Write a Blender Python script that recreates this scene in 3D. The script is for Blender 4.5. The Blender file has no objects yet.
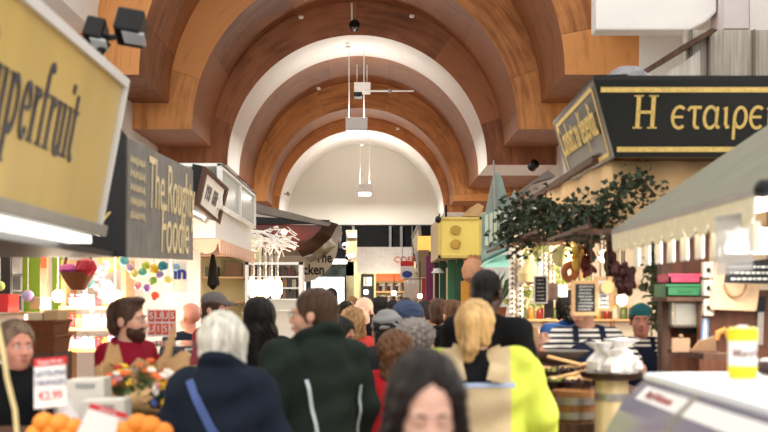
EXPOSURE = 1.1
WORLD = 0.78
VAULT_FILL = 14.0  # power of the fill light added above each pendant for the vault
import bpy, bmesh, math, random
import numpy as np
from mathutils import Vector, Matrix, Euler
from mathutils.bvhtree import BVHTree
from math import pi, sin, cos, radians

random.seed(7)
rng = np.random.default_rng(7)
F, VX, VY, CH = 1200.0, 376.0, 299.0, 1.65      # focal length in pixels, vanishing point of the aisle, eye height
COL = bpy.context.scene.collection


def P(px, py, Y):
    return Vector(((px - VX) * Y / F, Y, CH + (VY - py) * Y / F))


# ------------------------------------------------------------------ materials
MATS = {}


def nmat(name):
    m = bpy.data.materials.new(name)
    m.use_nodes = True
    nt = m.node_tree
    for n in list(nt.nodes):
        nt.nodes.remove(n)
    out = nt.nodes.new('ShaderNodeOutputMaterial')
    b = nt.nodes.new('ShaderNodeBsdfPrincipled')
    nt.links.new(b.outputs[0], out.inputs[0])
    return m, nt, b


def s2l(c):
    return tuple((v / 12.92 if v <= 0.04045 else ((v + 0.055) / 1.055) ** 2.4) for v in c[:3]) + (1.0,)


def rgb(r, g, b):
    return s2l((r / 255, g / 255, b / 255))


def mat(name, c, rough=0.6, metal=0.0, var=0.12, scale=6.0, stretch=(1, 1, 1), bump=0.0, bscale=None, alpha=1.0,
        trans=0.0, emit=0.0, ior=1.45, spec=0.5, c2=None, coat=0.0, sub=0.0):
    """plain procedural surface: base colour broken up by noise, optional noise bump"""
    if name in MATS:
        return MATS[name]
    m, nt, b = nmat(name)
    L = nt.links.new
    tc = nt.nodes.new('ShaderNodeTexCoord')
    mp = nt.nodes.new('ShaderNodeMapping')
    mp.inputs['Scale'].default_value = stretch
    L(tc.outputs['Object'], mp.inputs['Vector'])
    nz = nt.nodes.new('ShaderNodeTexNoise')
    nz.inputs['Scale'].default_value = scale
    nz.inputs['Detail'].default_value = 5
    L(mp.outputs[0], nz.inputs['Vector'])
    rp = nt.nodes.new('ShaderNodeValToRGB')
    lo = tuple(max(0, v * (1 - var)) for v in c[:3]) + (1,)
    hi = c2 if c2 else tuple(min(1, v * (1 + var)) for v in c[:3]) + (1,)
    rp.color_ramp.elements[0].position = 0.3
    rp.color_ramp.elements[1].position = 0.7
    rp.color_ramp.elements[0].color = lo
    rp.color_ramp.elements[1].color = hi
    L(nz.outputs['Fac'], rp.inputs['Fac'])
    L(rp.outputs['Color'], b.inputs['Base Color'])
    b.inputs['Roughness'].default_value = rough
    b.inputs['Metallic'].default_value = metal
    b.inputs['IOR'].default_value = ior
    b.inputs['Specular IOR Level'].default_value = spec
    b.inputs['Coat Weight'].default_value = coat
    if sub:
        b.inputs['Subsurface Weight'].default_value = sub
        b.inputs['Subsurface Radius'].default_value = (0.02, 0.008, 0.005)
        b.inputs['Subsurface Scale'].default_value = 0.4
    if alpha < 1:
        b.inputs['Alpha'].default_value = alpha
    if trans:
        b.inputs['Transmission Weight'].default_value = trans
    if emit:
        L(rp.outputs['Color'], b.inputs['Emission Color'])
        b.inputs['Emission Strength'].default_value = emit
    if bump:
        nb = nt.nodes.new('ShaderNodeTexNoise')
        nb.inputs['Scale'].default_value = bscale or scale * 4
        nb.inputs['Detail'].default_value = 4
        L(mp.outputs[0], nb.inputs['Vector'])
        bp = nt.nodes.new('ShaderNodeBump')
        bp.inputs['Strength'].default_value = bump
        bp.inputs['Distance'].default_value = 0.02
        L(nb.outputs['Fac'], bp.inputs['Height'])
        L(bp.outputs[0], b.inputs['Normal'])
    MATS[name] = m
    return m


def wood(name, c, c2, scale=3.0, stretch=(1, 1, 12), rough=0.5, bump=0.1, coat=0.0):
    if name in MATS:
        return MATS[name]
    m = mat(name, c, rough, var=0.0, scale=scale, stretch=stretch, bump=bump, c2=c2, coat=coat)
    return m


def clear(name, tint, rough=0.05, haze=0.1, trans=None):
    """thin pane: see-through, mirror-like by angle, with a little haze of its own colour"""
    if name in MATS:
        return MATS[name]
    m, nt, b = nmat(name)
    N = nt.nodes.new
    L = nt.links.new
    b.inputs['Base Color'].default_value = tint
    b.inputs['Roughness'].default_value = .5
    tr = N('ShaderNodeBsdfTransparent')
    tr.inputs[0].default_value = trans or tuple(0.5 + 0.5 * v for v in tint[:3]) + (1,)
    gl = N('ShaderNodeBsdfGlossy')
    gl.inputs['Roughness'].default_value = rough
    fr = N('ShaderNodeFresnel')
    fr.inputs['IOR'].default_value = 1.5
    m1, m2 = N('ShaderNodeMixShader'), N('ShaderNodeMixShader')
    L(fr.outputs[0], m1.inputs[0]); L(tr.outputs[0], m1.inputs[1]); L(gl.outputs[0], m1.inputs[2])
    m2.inputs[0].default_value = haze
    L(m1.outputs[0], m2.inputs[1]); L(b.outputs[0], m2.inputs[2])
    out = [n for n in nt.nodes if n.type == 'OUTPUT_MATERIAL'][0]
    L(m2.outputs[0], out.inputs[0])
    MATS[name] = m
    return m


# ------------------------------------------------------------------ mesh builder
class MB:
    def __init__(s):
        s.v, s.f, s.mi = [], [], []

    def add(s, vs, fs, mi=0):
        o = len(s.v)
        s.v += [tuple(v) for v in vs]
        s.f += [tuple(i + o for i in f) for f in fs]
        s.mi += [mi] * len(fs)
        return s

    def hexa(s, a, b, mi=0):
        """a, b: two quads (four points each) joined into a closed solid"""
        vs = list(a) + list(b)
        return s.add(vs, [(3, 2, 1, 0), (4, 5, 6, 7), (0, 1, 5, 4), (1, 2, 6, 5), (2, 3, 7, 6), (3, 0, 4, 7)], mi)

    def box(s, c, size, rot=None, mi=0):
        c = Vector(c)
        x, y, z = (q / 2 for q in size)
        M = rot if rot is not None else Matrix.Identity(3)
        pts = [c + M @ Vector(p) for p in ((-x, -y, -z), (x, -y, -z), (x, y, -z), (-x, y, -z), (-x, -y, z), (x, -y, z), (x, y, z), (-x, y, z))]
        return s.hexa(pts[:4], pts[4:], mi)

    def mm(s, lo, hi, mi=0):
        lo, hi = Vector(lo), Vector(hi)
        return s.box((lo + hi) / 2, hi - lo, None, mi)

    def slab(s, pts, t, mi=0):
        """polygon pts (3D) given thickness vector t"""
        n = len(pts)
        t = Vector(t)
        pts = [Vector(p) for p in pts]
        vs = pts + [p + t for p in pts]
        fs = [tuple(range(n)), tuple(range(2 * n - 1, n - 1, -1))]
        fs += [(i, i + n, (i + 1) % n + n, (i + 1) % n) for i in range(n)]
        return s.add(vs, fs, mi)

    def bar(s, a, b, w, t=None, up=(0, 0, 1), mi=0):
        a, b = Vector(a), Vector(b)
        d = (b - a)
        if d.length < 1e-6:
            return s
        d.normalize()
        u = Vector(up)
        if abs(d.dot(u)) > 0.95:
            u = Vector((1, 0, 0))
        x = d.cross(u).normalized()
        y = x.cross(d).normalized()
        t = w if t is None else t
        q = [x * sx * w / 2 + y * sy * t / 2 for sx, sy in ((-1, -1), (1, -1), (1, 1), (-1, 1))]
        return s.hexa([a + k for k in q], [b + k for k in q], mi)

    def tube(s, pts, r, n=8, mi=0, closed=False):
        pts = [Vector(p) for p in pts]
        rs = r if isinstance(r, (list, tuple)) else [r] * len(pts)
        vs, fs = [], []
        prev = None
        m = len(pts)
        for i, p in enumerate(pts):
            d = (pts[min(i + 1, m - 1)] - pts[max(i - 1, 0)])
            if closed:
                d = pts[(i + 1) % m] - pts[i - 1]
            if d.length < 1e-9:
                d = Vector((0, 0, 1))
            d.normalize()
            if prev is None:
                u = Vector((0, 0, 1)) if abs(d.z) < 0.9 else Vector((1, 0, 0))
                x = d.cross(u).normalized()
            else:
                x = prev - d * prev.dot(d)
                x = x.normalized() if x.length > 1e-6 else d.orthogonal().normalized()
            prev = x
            y = d.cross(x)
            for k in range(n):
                a = 2 * pi * k / n
                vs.append(p + (x * cos(a) + y * sin(a)) * rs[i])
        for i in range(m if closed else m - 1):
            j = (i + 1) % m
            for k in range(n):
                fs.append((i * n + k, i * n + (k + 1) % n, j * n + (k + 1) % n, j * n + k))
        if not closed:
            fs.append(tuple(range(n - 1, -1, -1)))
            fs.append(tuple(range((m - 1) * n, m * n)))
        return s.add(vs, fs, mi)

    def lathe(s, prof, c=(0, 0, 0), n=20, M=None, mi=0, jit=0.0):
        """profile of (radius, z) turned about the local z axis"""
        c = Vector(c)
        M = M if M is not None else Matrix.Identity(3)
        vs, fs = [], []
        for r, z in prof:
            for k in range(n):
                a = 2 * pi * k / n
                rr = max(r, 1e-4) * (1 + jit * sin(3 * a + z * 40) + jit * .6 * sin(7 * a + 2))
                vs.append(c + M @ Vector((rr * cos(a), rr * sin(a), z)))
        for i in range(len(prof) - 1):
            for k in range(n):
                fs.append((i * n + k, i * n + (k + 1) % n, (i + 1) * n + (k + 1) % n, (i + 1) * n + k))
        fs.append(tuple(range(n - 1, -1, -1)))
        fs.append(tuple(range((len(prof) - 1) * n, len(prof) * n)))
        return s.add(vs, fs, mi)

    def ball(s, c, r, n=12, mi=0, sq=(1, 1, 1), M=None, jit=0.0):
        m = max(4, n // 2 + 1)
        c = Vector(c)
        M = M if M is not None else Matrix.Identity(3)
        vs, fs = [], []
        for i in range(m + 1):
            t = pi * i / m
            rr, z = max(sin(t), 1e-3), -cos(t)
            for k in range(n):
                a = 2 * pi * k / n
                q = 1 + jit * random.uniform(-1, 1)
                vs.append(c + M @ Vector((rr * cos(a) * r * sq[0] * q, rr * sin(a) * r * sq[1] * q, z * r * sq[2] * q)))
        for i in range(m):
            for k in range(n):
                fs.append((i * n + k, i * n + (k + 1) % n, (i + 1) * n + (k + 1) % n, (i + 1) * n + k))
        return s.add(vs, fs, mi)

    def strip(s, pts, w, nrm, mi=0, t=0.004):
        """ribbon along pts, width w, standing t proud along nrm"""
        pts = [Vector(p) for p in pts]
        nrm = Vector(nrm).normalized()
        ws = w if isinstance(w, (list, tuple)) else [w] * len(pts)
        vs, fs = [], []
        m = len(pts)
        for i, p in enumerate(pts):
            d = (pts[min(i + 1, m - 1)] - pts[max(i - 1, 0)]).normalized()
            x = d.cross(nrm).normalized() * ws[i] / 2
            vs += [p - x, p + x, p + x + nrm * t, p - x + nrm * t]
        for i in range(m - 1):
            a, b = i * 4, i * 4 + 4
            for k in range(4):
                fs.append((a + k, a + (k + 1) % 4, b + (k + 1) % 4, b + k))
        fs += [(3, 2, 1, 0), tuple(range(4 * m - 4, 4 * m))]
        return s.add(vs, fs, mi)


def wm(o):
    M = o.matrix_basis.copy()
    if o.parent:
        M = wm(o.parent) @ M
    return M


def link(name, me, m=None, parent=None):
    o = bpy.data.objects.new(name, me)
    COL.objects.link(o)
    if m is not None:
        for q in (m if isinstance(m, (list, tuple)) else [m]):
            me.materials.append(q)
    if parent:
        o.parent = parent
    return o


def build(mb, name, m, parent=None, smooth=False, bevel=0.0, local=False, fix=True):
    """links the collected shapes as ONE mesh object; shapes are in world space unless local"""
    me = bpy.data.meshes.new(name)
    vs = mb.v
    origin = None
    if not local:
        if parent:
            Mi = wm(parent).inverted()
            vs = [tuple(Mi @ Vector(v)) for v in vs]
        else:
            a = np.array(vs)
            lo, hi = a.min(0), a.max(0)
            origin = Vector(((lo[0] + hi[0]) / 2, (lo[1] + hi[1]) / 2, lo[2]))
            vs = [tuple(Vector(v) - origin) for v in vs]
    me.from_pydata(vs, [], mb.f)
    for i, p in enumerate(me.polygons):
        p.material_index = mb.mi[i]
    if fix:
        bm = bmesh.new()
        bm.from_mesh(me)
        bmesh.ops.recalc_face_normals(bm, faces=bm.faces)
        bm.to_mesh(me)
        bm.free()
    if smooth:
        for p in me.polygons:
            p.use_smooth = True
        try:
            me.set_sharp_from_angle(angle=radians(42))
        except Exception:
            pass
    o = link(name, me, m, parent)
    if origin is not None:
        o.location = origin
    if bevel:
        b = o.modifiers.new('bevel', 'BEVEL')
        b.width = bevel
        b.segments = 2
        b.limit_method = 'ANGLE'
    return o


def thing(name, label, cat, loc=(0, 0, 0), rz=0.0, group=None):
    o = bpy.data.objects.new(name, None)
    COL.objects.link(o)
    o.location = loc
    o.rotation_euler = (0, 0, rz)
    o.empty_display_size = 0.1
    return tag(o, label, cat, group)


def tag(o, label, cat, group=None, kind=None):
    o['label'] = label
    o['category'] = cat
    if group:
        o['group'] = group
    if kind:
        o['kind'] = kind
    return o


def struct(mb, name, m, **k):
    o = build(mb, name, m, **k)
    o['kind'] = 'structure'
    return o


def dup(root, loc=None, label=None, rz=None):
    """a copy of a thing with copies of its parts and their sub-parts"""
    r = root.copy()
    COL.objects.link(r)
    if loc is not None:
        r.location = loc
    if rz is not None:
        r.rotation_euler = (0, 0, rz)
    if label:
        r['label'] = label
    for ch in list(root.children):
        c = ch.copy()
        COL.objects.link(c)
        c.parent = r
        for g in list(ch.children):
            d = g.copy()
            COL.objects.link(d)
            d.parent = c
    return r


def frame_matrix(origin, xdir, updir):
    """matrix whose local x runs along xdir, y along updir, z out of the face"""
    x = Vector(xdir).normalized()
    y = Vector(updir)
    y = (y - x * y.dot(x)).normalized()
    z = x.cross(y)
    M = Matrix.Identity(4)
    for i in range(3):
        M[i][0], M[i][1], M[i][2], M[i][3] = x[i], y[i], z[i], origin[i]
    return M


def text(s, name, m, size, origin, xdir, updir, parent=None, align='LEFT', ext=0.002, sx=1.0, off=0.0, bold=0.0, shear=0.0):
    c = bpy.data.curves.new(name, 'FONT')
    c.body = s
    c.size = size
    c.extrude = ext
    c.align_x = align
    c.align_y = 'CENTER'
    c.offset = bold
    c.resolution_u = 4
    c.shear = shear
    t_ = bpy.data.objects.new(name, c)
    me = bpy.data.meshes.new_from_object(t_)
    bpy.data.objects.remove(t_)
    me.name = name
    me.materials.clear()
    o = link(name, me, m)
    M = frame_matrix(Vector(origin), xdir, updir)
    M = M @ Matrix.Translation((0, 0, off + ext)) @ Matrix.Diagonal((sx, 1, 1, 1))
    if parent:
        o.parent = parent
        M = wm(parent).inverted() @ M
    me.transform(M)
    return o


def arcpts(cx, cy, rx, ry, a0, a1, n=10):
    return [(cx + rx * cos(radians(a0 + (a1 - a0) * i / n)), cy + ry * sin(radians(a0 + (a1 - a0) * i / n))) for i in range(n + 1)]


# strokes of a hand-drawn roman face: unit x-height 1; each glyph = (advance, [ (points, width) ... ])
def glyphs():
    G = {}
    bw, tw = .20, .09

    def sf(x, y, w=.34):
        return ([(x - w / 2, y), (x + w / 2, y)], .07)
    G['u'] = (.98, [([(.18, 1), (.18, .3)] + arcpts(.45, .3, .27, .27, 180, 330, 8), bw), ([(.72, 1), (.72, 0)], bw), sf(.1, .97, .3), sf(.62, .97, .3), sf(.82, .03, .25)])
    G['p'] = (1.0, [([(.2, 1), (.2, -.5)], bw), (arcpts(.48, .5, .32, .46, 130, -130, 16), bw * .85), sf(.12, .97, .3), sf(.2, -.48, .5)])
    G['e'] = (.85, [([(.16, .55), (.7, .55)], tw), (arcpts(.44, .5, .3, .46, 8, 320, 20), bw * .85)])
    G['r'] = (.68, [([(.2, 1), (.2, 0)], bw), ([(.2, .6), (.32, .85), (.48, .95), (.6, .86)], bw * .7), sf(.12, .97, .3), sf(.2, .03, .5)])
    G['f'] = (.58, [([(.2, 0), (.2, 1.25)] + arcpts(.42, 1.25, .22, .26, 180, 40, 8), bw * .9), ([(.02, .96), (.5, .96)], tw), sf(.2, .03, .46)])
    G['i'] = (.46, [([(.22, 1), (.22, 0)], bw), sf(.13, .97, .3), sf(.22, .03, .46), ([(.22, 1.28), (.22, 1.46)], .2)])
    G['t'] = (.58, [([(.2, 1.3), (.2, .25)] + arcpts(.4, .25, .2, .22, 180, 310, 6), bw * .9), ([(.0, .96), (.5, .96)], tw)])
    G['S'] = (1.05, [(arcpts(.5, 1.12, .34, .36, 30, 250, 12) + arcpts(.5, .38, .36, .38, 80, -150, 14), bw * .9)])
    g = .15
    G['H'] = (1.35, [([(.22, 1.5), (.22, 0)], g * 1.35), ([(1.0, 1.5), (1.0, 0)], g * 1.35), ([(.22, .74), (1.0, .74)], g),
                     sf(.22, 1.47, .5), sf(.22, .03, .5), sf(1.0, 1.47, .5), sf(1.0, .03, .5)])
    G['\u03b5'] = (.86, [(arcpts(.46, .5, .36, .48, 50, 310, 18), g), ([(.12, .52), (.66, .52)], g * .8)])
    G['\u03c4'] = (.80, [([(.02, .80), (.14, .95), (.72, .95)], g), ([(.38, .95), (.38, .25)] + arcpts(.55, .25, .17, .22, 180, 300, 6), g)])
    G['\u03b1'] = (.98, [(arcpts(.40, .5, .32, .48, 60, 300, 16), g), ([(.74, .98), (.72, .2), (.80, .04), (.92, .08)], g), ([(.56, .08), (.73, .3)], g * .7), ([(.56, .9), (.73, .7)], g * .7)])
    G['\u03b9'] = (.46, [([(.08, .86), (.2, .97), (.22, .2), (.30, .04), (.42, .1)], g)])
    G['\u03c1'] = (.92, [([(.2, -.5), (.2, .5)] + arcpts(.5, .5, .3, .46, 180, -150, 18), g)])
    G['\u03af'] = (.46, [G['\u03b9'][1][0], ([(.2, 1.2), (.34, 1.5)], g * .9)])
    return G


GL = glyphs()


def letter(s, name, m, xh, origin, xdir, updir, parent, sx=1.0, gap=.06, space=.6, t=.004, off=.002, dab=0):
    M = frame_matrix(Vector(origin), xdir, updir)
    mb = MB()
    x = 0
    for ch in s:
        if ch == ' ':
            x += space
            continue
        adv, st = GL[ch]
        for pts, w in st:
            q = [M @ Vector(((x + a) * xh * sx, b * xh, off)) for a, b in pts]
            mb.strip(q, w * xh * (0.5 + 0.5 * sx), M.col[2].to_3d(), t=t)
        x += adv + gap
    return build(mb, name, m, parent)
# ------------------------------------------------------------------ camera, world, exposure
sc = bpy.context.scene
cd = bpy.data.cameras.new('camera')
cam = bpy.data.objects.new('camera', cd)
COL.objects.link(cam)
cam.location = (0, 0, CH)
cam.rotation_euler = (pi / 2, 0, 0)
cd.sensor_width = 36
cd.lens = F / 768 * 36
cd.shift_x = (384 - VX) / 768
cd.shift_y = -(216 - VY) / 768
cd.clip_end = 200
cd.dof.use_dof = True
cd.dof.focus_distance = 19.0
cd.dof.aperture_fstop = 2.5
sc.camera = cam
sc.view_settings.view_transform = 'Standard'
sc.view_settings.look = 'None'
sc.view_settings.gamma = 1
sc.view_settings.use_curve_mapping = False
sc.view_settings.exposure = EXPOSURE
w = bpy.data.worlds.new('world')
sc.world = w
w.use_nodes = True
wb = w.node_tree.nodes['Background']
wb.inputs[0].default_value = (1.0, 0.97, 0.93, 1)
wb.inputs[1].default_value = WORLD


def area(name, loc, size, power, color=(1, .93, .82), rot=(0, 0, 0), spread=None, parent=None):
    l = bpy.data.lights.new(name, 'AREA')
    l.shape = 'RECTANGLE'
    l.size, l.size_y = size
    l.energy = power
    l.color = color
    if spread:
        l.spread = radians(spread)
    o = bpy.data.objects.new(name, l)
    COL.objects.link(o)
    o.location = loc
    o.rotation_euler = rot
    return o


def bulb(name, loc, power, r=0.05, color=(1, .86, .66)):
    l = bpy.data.lights.new(name, 'POINT')
    l.energy = power
    l.shadow_soft_size = r
    l.color = color
    o = bpy.data.objects.new(name, l)
    COL.objects.link(o)
    o.location = loc
    return o


# ------------------------------------------------------------------ vault
X0, WALL = -0.40, 4.25


def vault_mat(name, c1, c2, n, seed, offs=0.0):
    """stained plywood in curved sheets: each sheet of the arch its own tone, grain running round the arch"""
    m, nt, b = nmat(name)
    L = nt.links.new
    N = nt.nodes.new
    tc = N('ShaderNodeTexCoord')
    sp = N('ShaderNodeSeparateXYZ')
    L(tc.outputs['Object'], sp.inputs[0])
    at = N('ShaderNodeMath'); at.operation = 'ARCTAN2'
    L(sp.outputs['Z'], at.inputs[0]); L(sp.outputs['X'], at.inputs[1])
    ml = N('ShaderNodeMath'); ml.operation = 'MULTIPLY_ADD'
    ml.inputs[1].default_value = n / pi; ml.inputs[2].default_value = seed * 3.7 + offs
    L(at.outputs[0], ml.inputs[0])
    fl = N('ShaderNodeMath'); fl.operation = 'FLOOR'
    L(ml.outputs[0], fl.inputs[0])
    wn = N('ShaderNodeTexWhiteNoise'); wn.noise_dimensions = '1D'
    L(fl.outputs[0], wn.inputs['W'])
    ln = N('ShaderNodeVectorMath'); ln.operation = 'LENGTH'
    cx = N('ShaderNodeCombineXYZ'); L(sp.outputs['X'], cx.inputs[0]); L(sp.outputs['Z'], cx.inputs[2])
    L(cx.outputs[0], ln.inputs[0])
    gv = N('ShaderNodeCombineXYZ')
    a3 = N('ShaderNodeMath'); a3.operation = 'MULTIPLY'; a3.inputs[1].default_value = 3.0
    L(at.outputs[0], a3.inputs[0])
    L(a3.outputs[0], gv.inputs[0])
    rr = N('ShaderNodeMath'); rr.operation = 'MULTIPLY'; rr.inputs[1].default_value = 9.0
    L(ln.outputs['Value'], rr.inputs[0]); L(rr.outputs[0], gv.inputs[1])
    yy = N('ShaderNodeMath'); yy.operation = 'MULTIPLY'; yy.inputs[1].default_value = 5.0
    L(sp.outputs['Y'], yy.inputs[0])
    ad = N('ShaderNodeMath'); ad.operation = 'ADD'
    w9 = N('ShaderNodeMath'); w9.operation = 'MULTIPLY'; w9.inputs[1].default_value = 40.0
    L(wn.outputs['Value'], w9.inputs[0]); L(w9.outputs[0], ad.inputs[0]); L(yy.outputs[0], ad.inputs[1])
    L(ad.outputs[0], gv.inputs[2])
    nz = N('ShaderNodeTexNoise'); nz.inputs['Scale'].default_value = 1.0; nz.inputs['Detail'].default_value = 7
    nz.inputs['Roughness'].default_value = 0.65
    L(gv.outputs[0], nz.inputs['Vector'])
    fine = N('ShaderNodeTexNoise'); fine.inputs['Scale'].default_value = 2.2; fine.inputs['Detail'].default_value = 8
    L(tc.outputs['Object'], fine.inputs['Vector'])
    s1 = N('ShaderNodeMath'); s1.operation = 'MULTIPLY_ADD'; s1.inputs[1].default_value = 0.35
    L(wn.outputs['Value'], s1.inputs[0]); L(nz.outputs['Fac'], s1.inputs[2])
    s2 = N('ShaderNodeMath'); s2.operation = 'MULTIPLY_ADD'; s2.inputs[1].default_value = 0.55
    L(fine.outputs['Fac'], s2.inputs[0]); L(s1.outputs[0], s2.inputs[2])
    rp = N('ShaderNodeValToRGB')
    rp.color_ramp.elements[0].position = 0.62; rp.color_ramp.elements[0].color = c1
    rp.color_ramp.elements[1].position = 1.12; rp.color_ramp.elements[1].color = c2
    L(s2.outputs[0], rp.inputs['Fac'])
    # thin joint between sheets
    fr = N('ShaderNodeMath'); fr.operation = 'FRACT'
    L(ml.outputs[0], fr.inputs[0])
    lt = N('ShaderNodeMath'); lt.operation = 'LESS_THAN'; lt.inputs[1].default_value = 0.006 * n / 4
    L(fr.outputs[0], lt.inputs[0])
    mx = N('ShaderNodeMix'); mx.data_type = 'RGBA'; mx.blend_type = 'MULTIPLY'
    L(lt.outputs[0], mx.inputs[0]); L(rp.outputs['Color'], mx.inputs[6])
    mx.inputs[7].default_value = (.72, .68, .66, 1)
    L(mx.outputs[2], b.inputs['Base Color'])
    b.inputs['Roughness'].default_value = 0.5
    b.inputs['Specular IOR Level'].default_value = 0.35
    return m


white_paint = mat('white_paint', rgb(236, 234, 230), .7, var=.04, scale=2, bump=.05)
cream_paint = mat('cream_plaster', rgb(222, 216, 202), .8, var=.05, scale=1.2)
far_paint = mat('grey_white_plaster', rgb(226, 222, 212), .8, var=.03, scale=.8)
OR1, OR2 = rgb(152, 94, 50), rgb(218, 152, 90)
DK1, DK2 = rgb(108, 67, 42), rgb(160, 106, 70)
MD1, MD2 = rgb(126, 76, 48), rgb(178, 116, 76)


def ring(y0, y1, R, H, mats, name='ceiling', zt=10.5, W=WALL, split=None, roof=True):
    ys = [y0, y1] if split is None else [y0, split, y1]
    n = 64
    prof = [(-W, 0.0), (-R, 0.0)] + [(-R * cos(pi * i / n), R * sin(pi * i / n)) for i in range(1, n)] + [(R, 0.0), (W, 0.0)]
    top = zt - CH - H
    mb = MB()
    m = len(prof)
    st = []
    for y in ys:
        st.append([(x, y, z) for x, z in prof])
    # front and back faces
    for y, mi in ((y0, 0), (y1, 0)):
        vs = [(x, y, z) for x, z in prof] + [(x, y, top) for x, z in prof]
        mb.add(vs, [(i, i + 1, m + i + 1, m + i) for i in range(m - 1)], mi)
    for k in range(len(ys) - 1):
        vs = st[k] + st[k + 1]
        mb.add(vs, [(i, i + 1, m + i + 1, m + i) for i in range(m - 1)], 1 + k)
    vs = [(-W, y0, top), (W, y0, top), (W, y1, top), (-W, y1, top), (-W, y0, 0), (W, y0, 0), (W, y1, 0), (-W, y1, 0)]
    mb.add(vs, [(0, 1, 2, 3), (0, 4, 7, 3), (1, 5, 6, 2)], 0)
    me = bpy.data.meshes.new(name)
    me.from_pydata(mb.v, [], mb.f)
    for i, p in enumerate(me.polygons):
        p.material_index = mb.mi[i]
    bm = bmesh.new(); bm.from_mesh(me)
    bmesh.ops.remove_doubles(bm, verts=bm.verts, dist=1e-4)
    bmesh.ops.recalc_face_normals(bm, faces=bm.faces)
    bm.to_mesh(me); bm.free()
    o = link(name, me, mats)
    o.location = (X0, 0, CH + H)
    o['kind'] = 'structure'
    return o


ring(17.4, 20.0, 4.25, 4.43, [white_paint, white_paint], W=5.6)
ring(20.0, 22.9, 3.55, 3.74, [vault_mat('ply_a', OR1, OR2, 5, 1), vault_mat('ply_b', DK1, DK2, 5, 2)], W=5.6)
ring(22.9, 25.6, 3.11, 3.24, [vault_mat('ply_c', OR1, OR2, 5, 3, .4), vault_mat('ply_d', DK1, DK2, 5, 4)])
ring(25.6, 31.1, 2.77, 2.86, [vault_mat('ply_e', MD1, MD2, 5, 5), white_paint, vault_mat('ply_f', DK1, DK2, 6, 6, .3)], split=27.8)
ring(31.1, 32.8, 2.41, 2.54, [vault_mat('ply_g', OR1, OR2, 5, 7), vault_mat('ply_h', DK1, DK2, 5, 8)])
ring(32.8, 36.0, 2.255, 2.37, [vault_mat('ply_i', OR1, OR2, 5, 9), white_paint])

# end wall above the shops, with the shallow recess of its arch
struct(MB().mm((X0 - WALL, 36.0, 3.88), (X0 + WALL, 36.3, 9.5)), 'wall_far', far_paint)
# side walls behind the stalls
for sx, nm in ((-1, 'wall_left'), (1, 'wall_right')):
    x = X0 + sx * WALL
    struct(MB().mm((min(x, x + sx * .3), 20.3, 0), (max(x, x + sx * .3), 36.0, 5.5)), nm, white_paint)
    x = X0 + sx * 5.6
    struct(MB().mm((min(x, x + sx * .3), 2.0, 0), (max(x, x + sx * .3), 20.0, 6.08)), nm, white_paint)
    # return of the wall where the hall narrows
    a, b_ = sorted((X0 + sx * WALL, X0 + sx * 5.6))
    struct(MB().mm((a, 20.0, 0), (b_, 20.3, 5.39)), nm, white_paint)


struct(MB().mm((4.38, 19.93, 0), (X0 + 5.6, 19.995, 6.3)), 'trim_9', white_paint)


def tile_floor():
    m, nt, b = nmat('floor_tiles')
    tc = nt.nodes.new('ShaderNodeTexCoord')
    br = nt.nodes.new('ShaderNodeTexBrick')
    br.offset = 0
    br.inputs['Scale'].default_value = 1.0
    br.inputs['Color1'].default_value = rgb(120, 84, 66)
    br.inputs['Color2'].default_value = rgb(150, 110, 88)
    br.inputs['Mortar'].default_value = rgb(90, 84, 78)
    br.inputs['Mortar Size'].default_value = 0.012
    br.inputs['Brick Width'].default_value = .3
    br.inputs['Row Height'].default_value = .3
    nt.links.new(tc.outputs['Object'], br.inputs['Vector'])
    nt.links.new(br.outputs['Color'], b.inputs['Base Color'])
    b.inputs['Roughness'].default_value = .35
    return m


struct(MB().mm((X0 - 5.9, -1.5, -.1), (X0 + 5.9, 44, 0)), 'floor', tile_floor())
# ------------------------------------------------------------------ figures: smooth blended solids turned into one skin each
def axis(lo, hi, h, fine=()):
    p, x = [lo], lo
    while x < hi:
        s = h
        for a, b, hf in fine:
            if a - 1e-9 <= x < b:
                s = min(s, hf)
        x += s
        p.append(x)
    return np.array(p)


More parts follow.
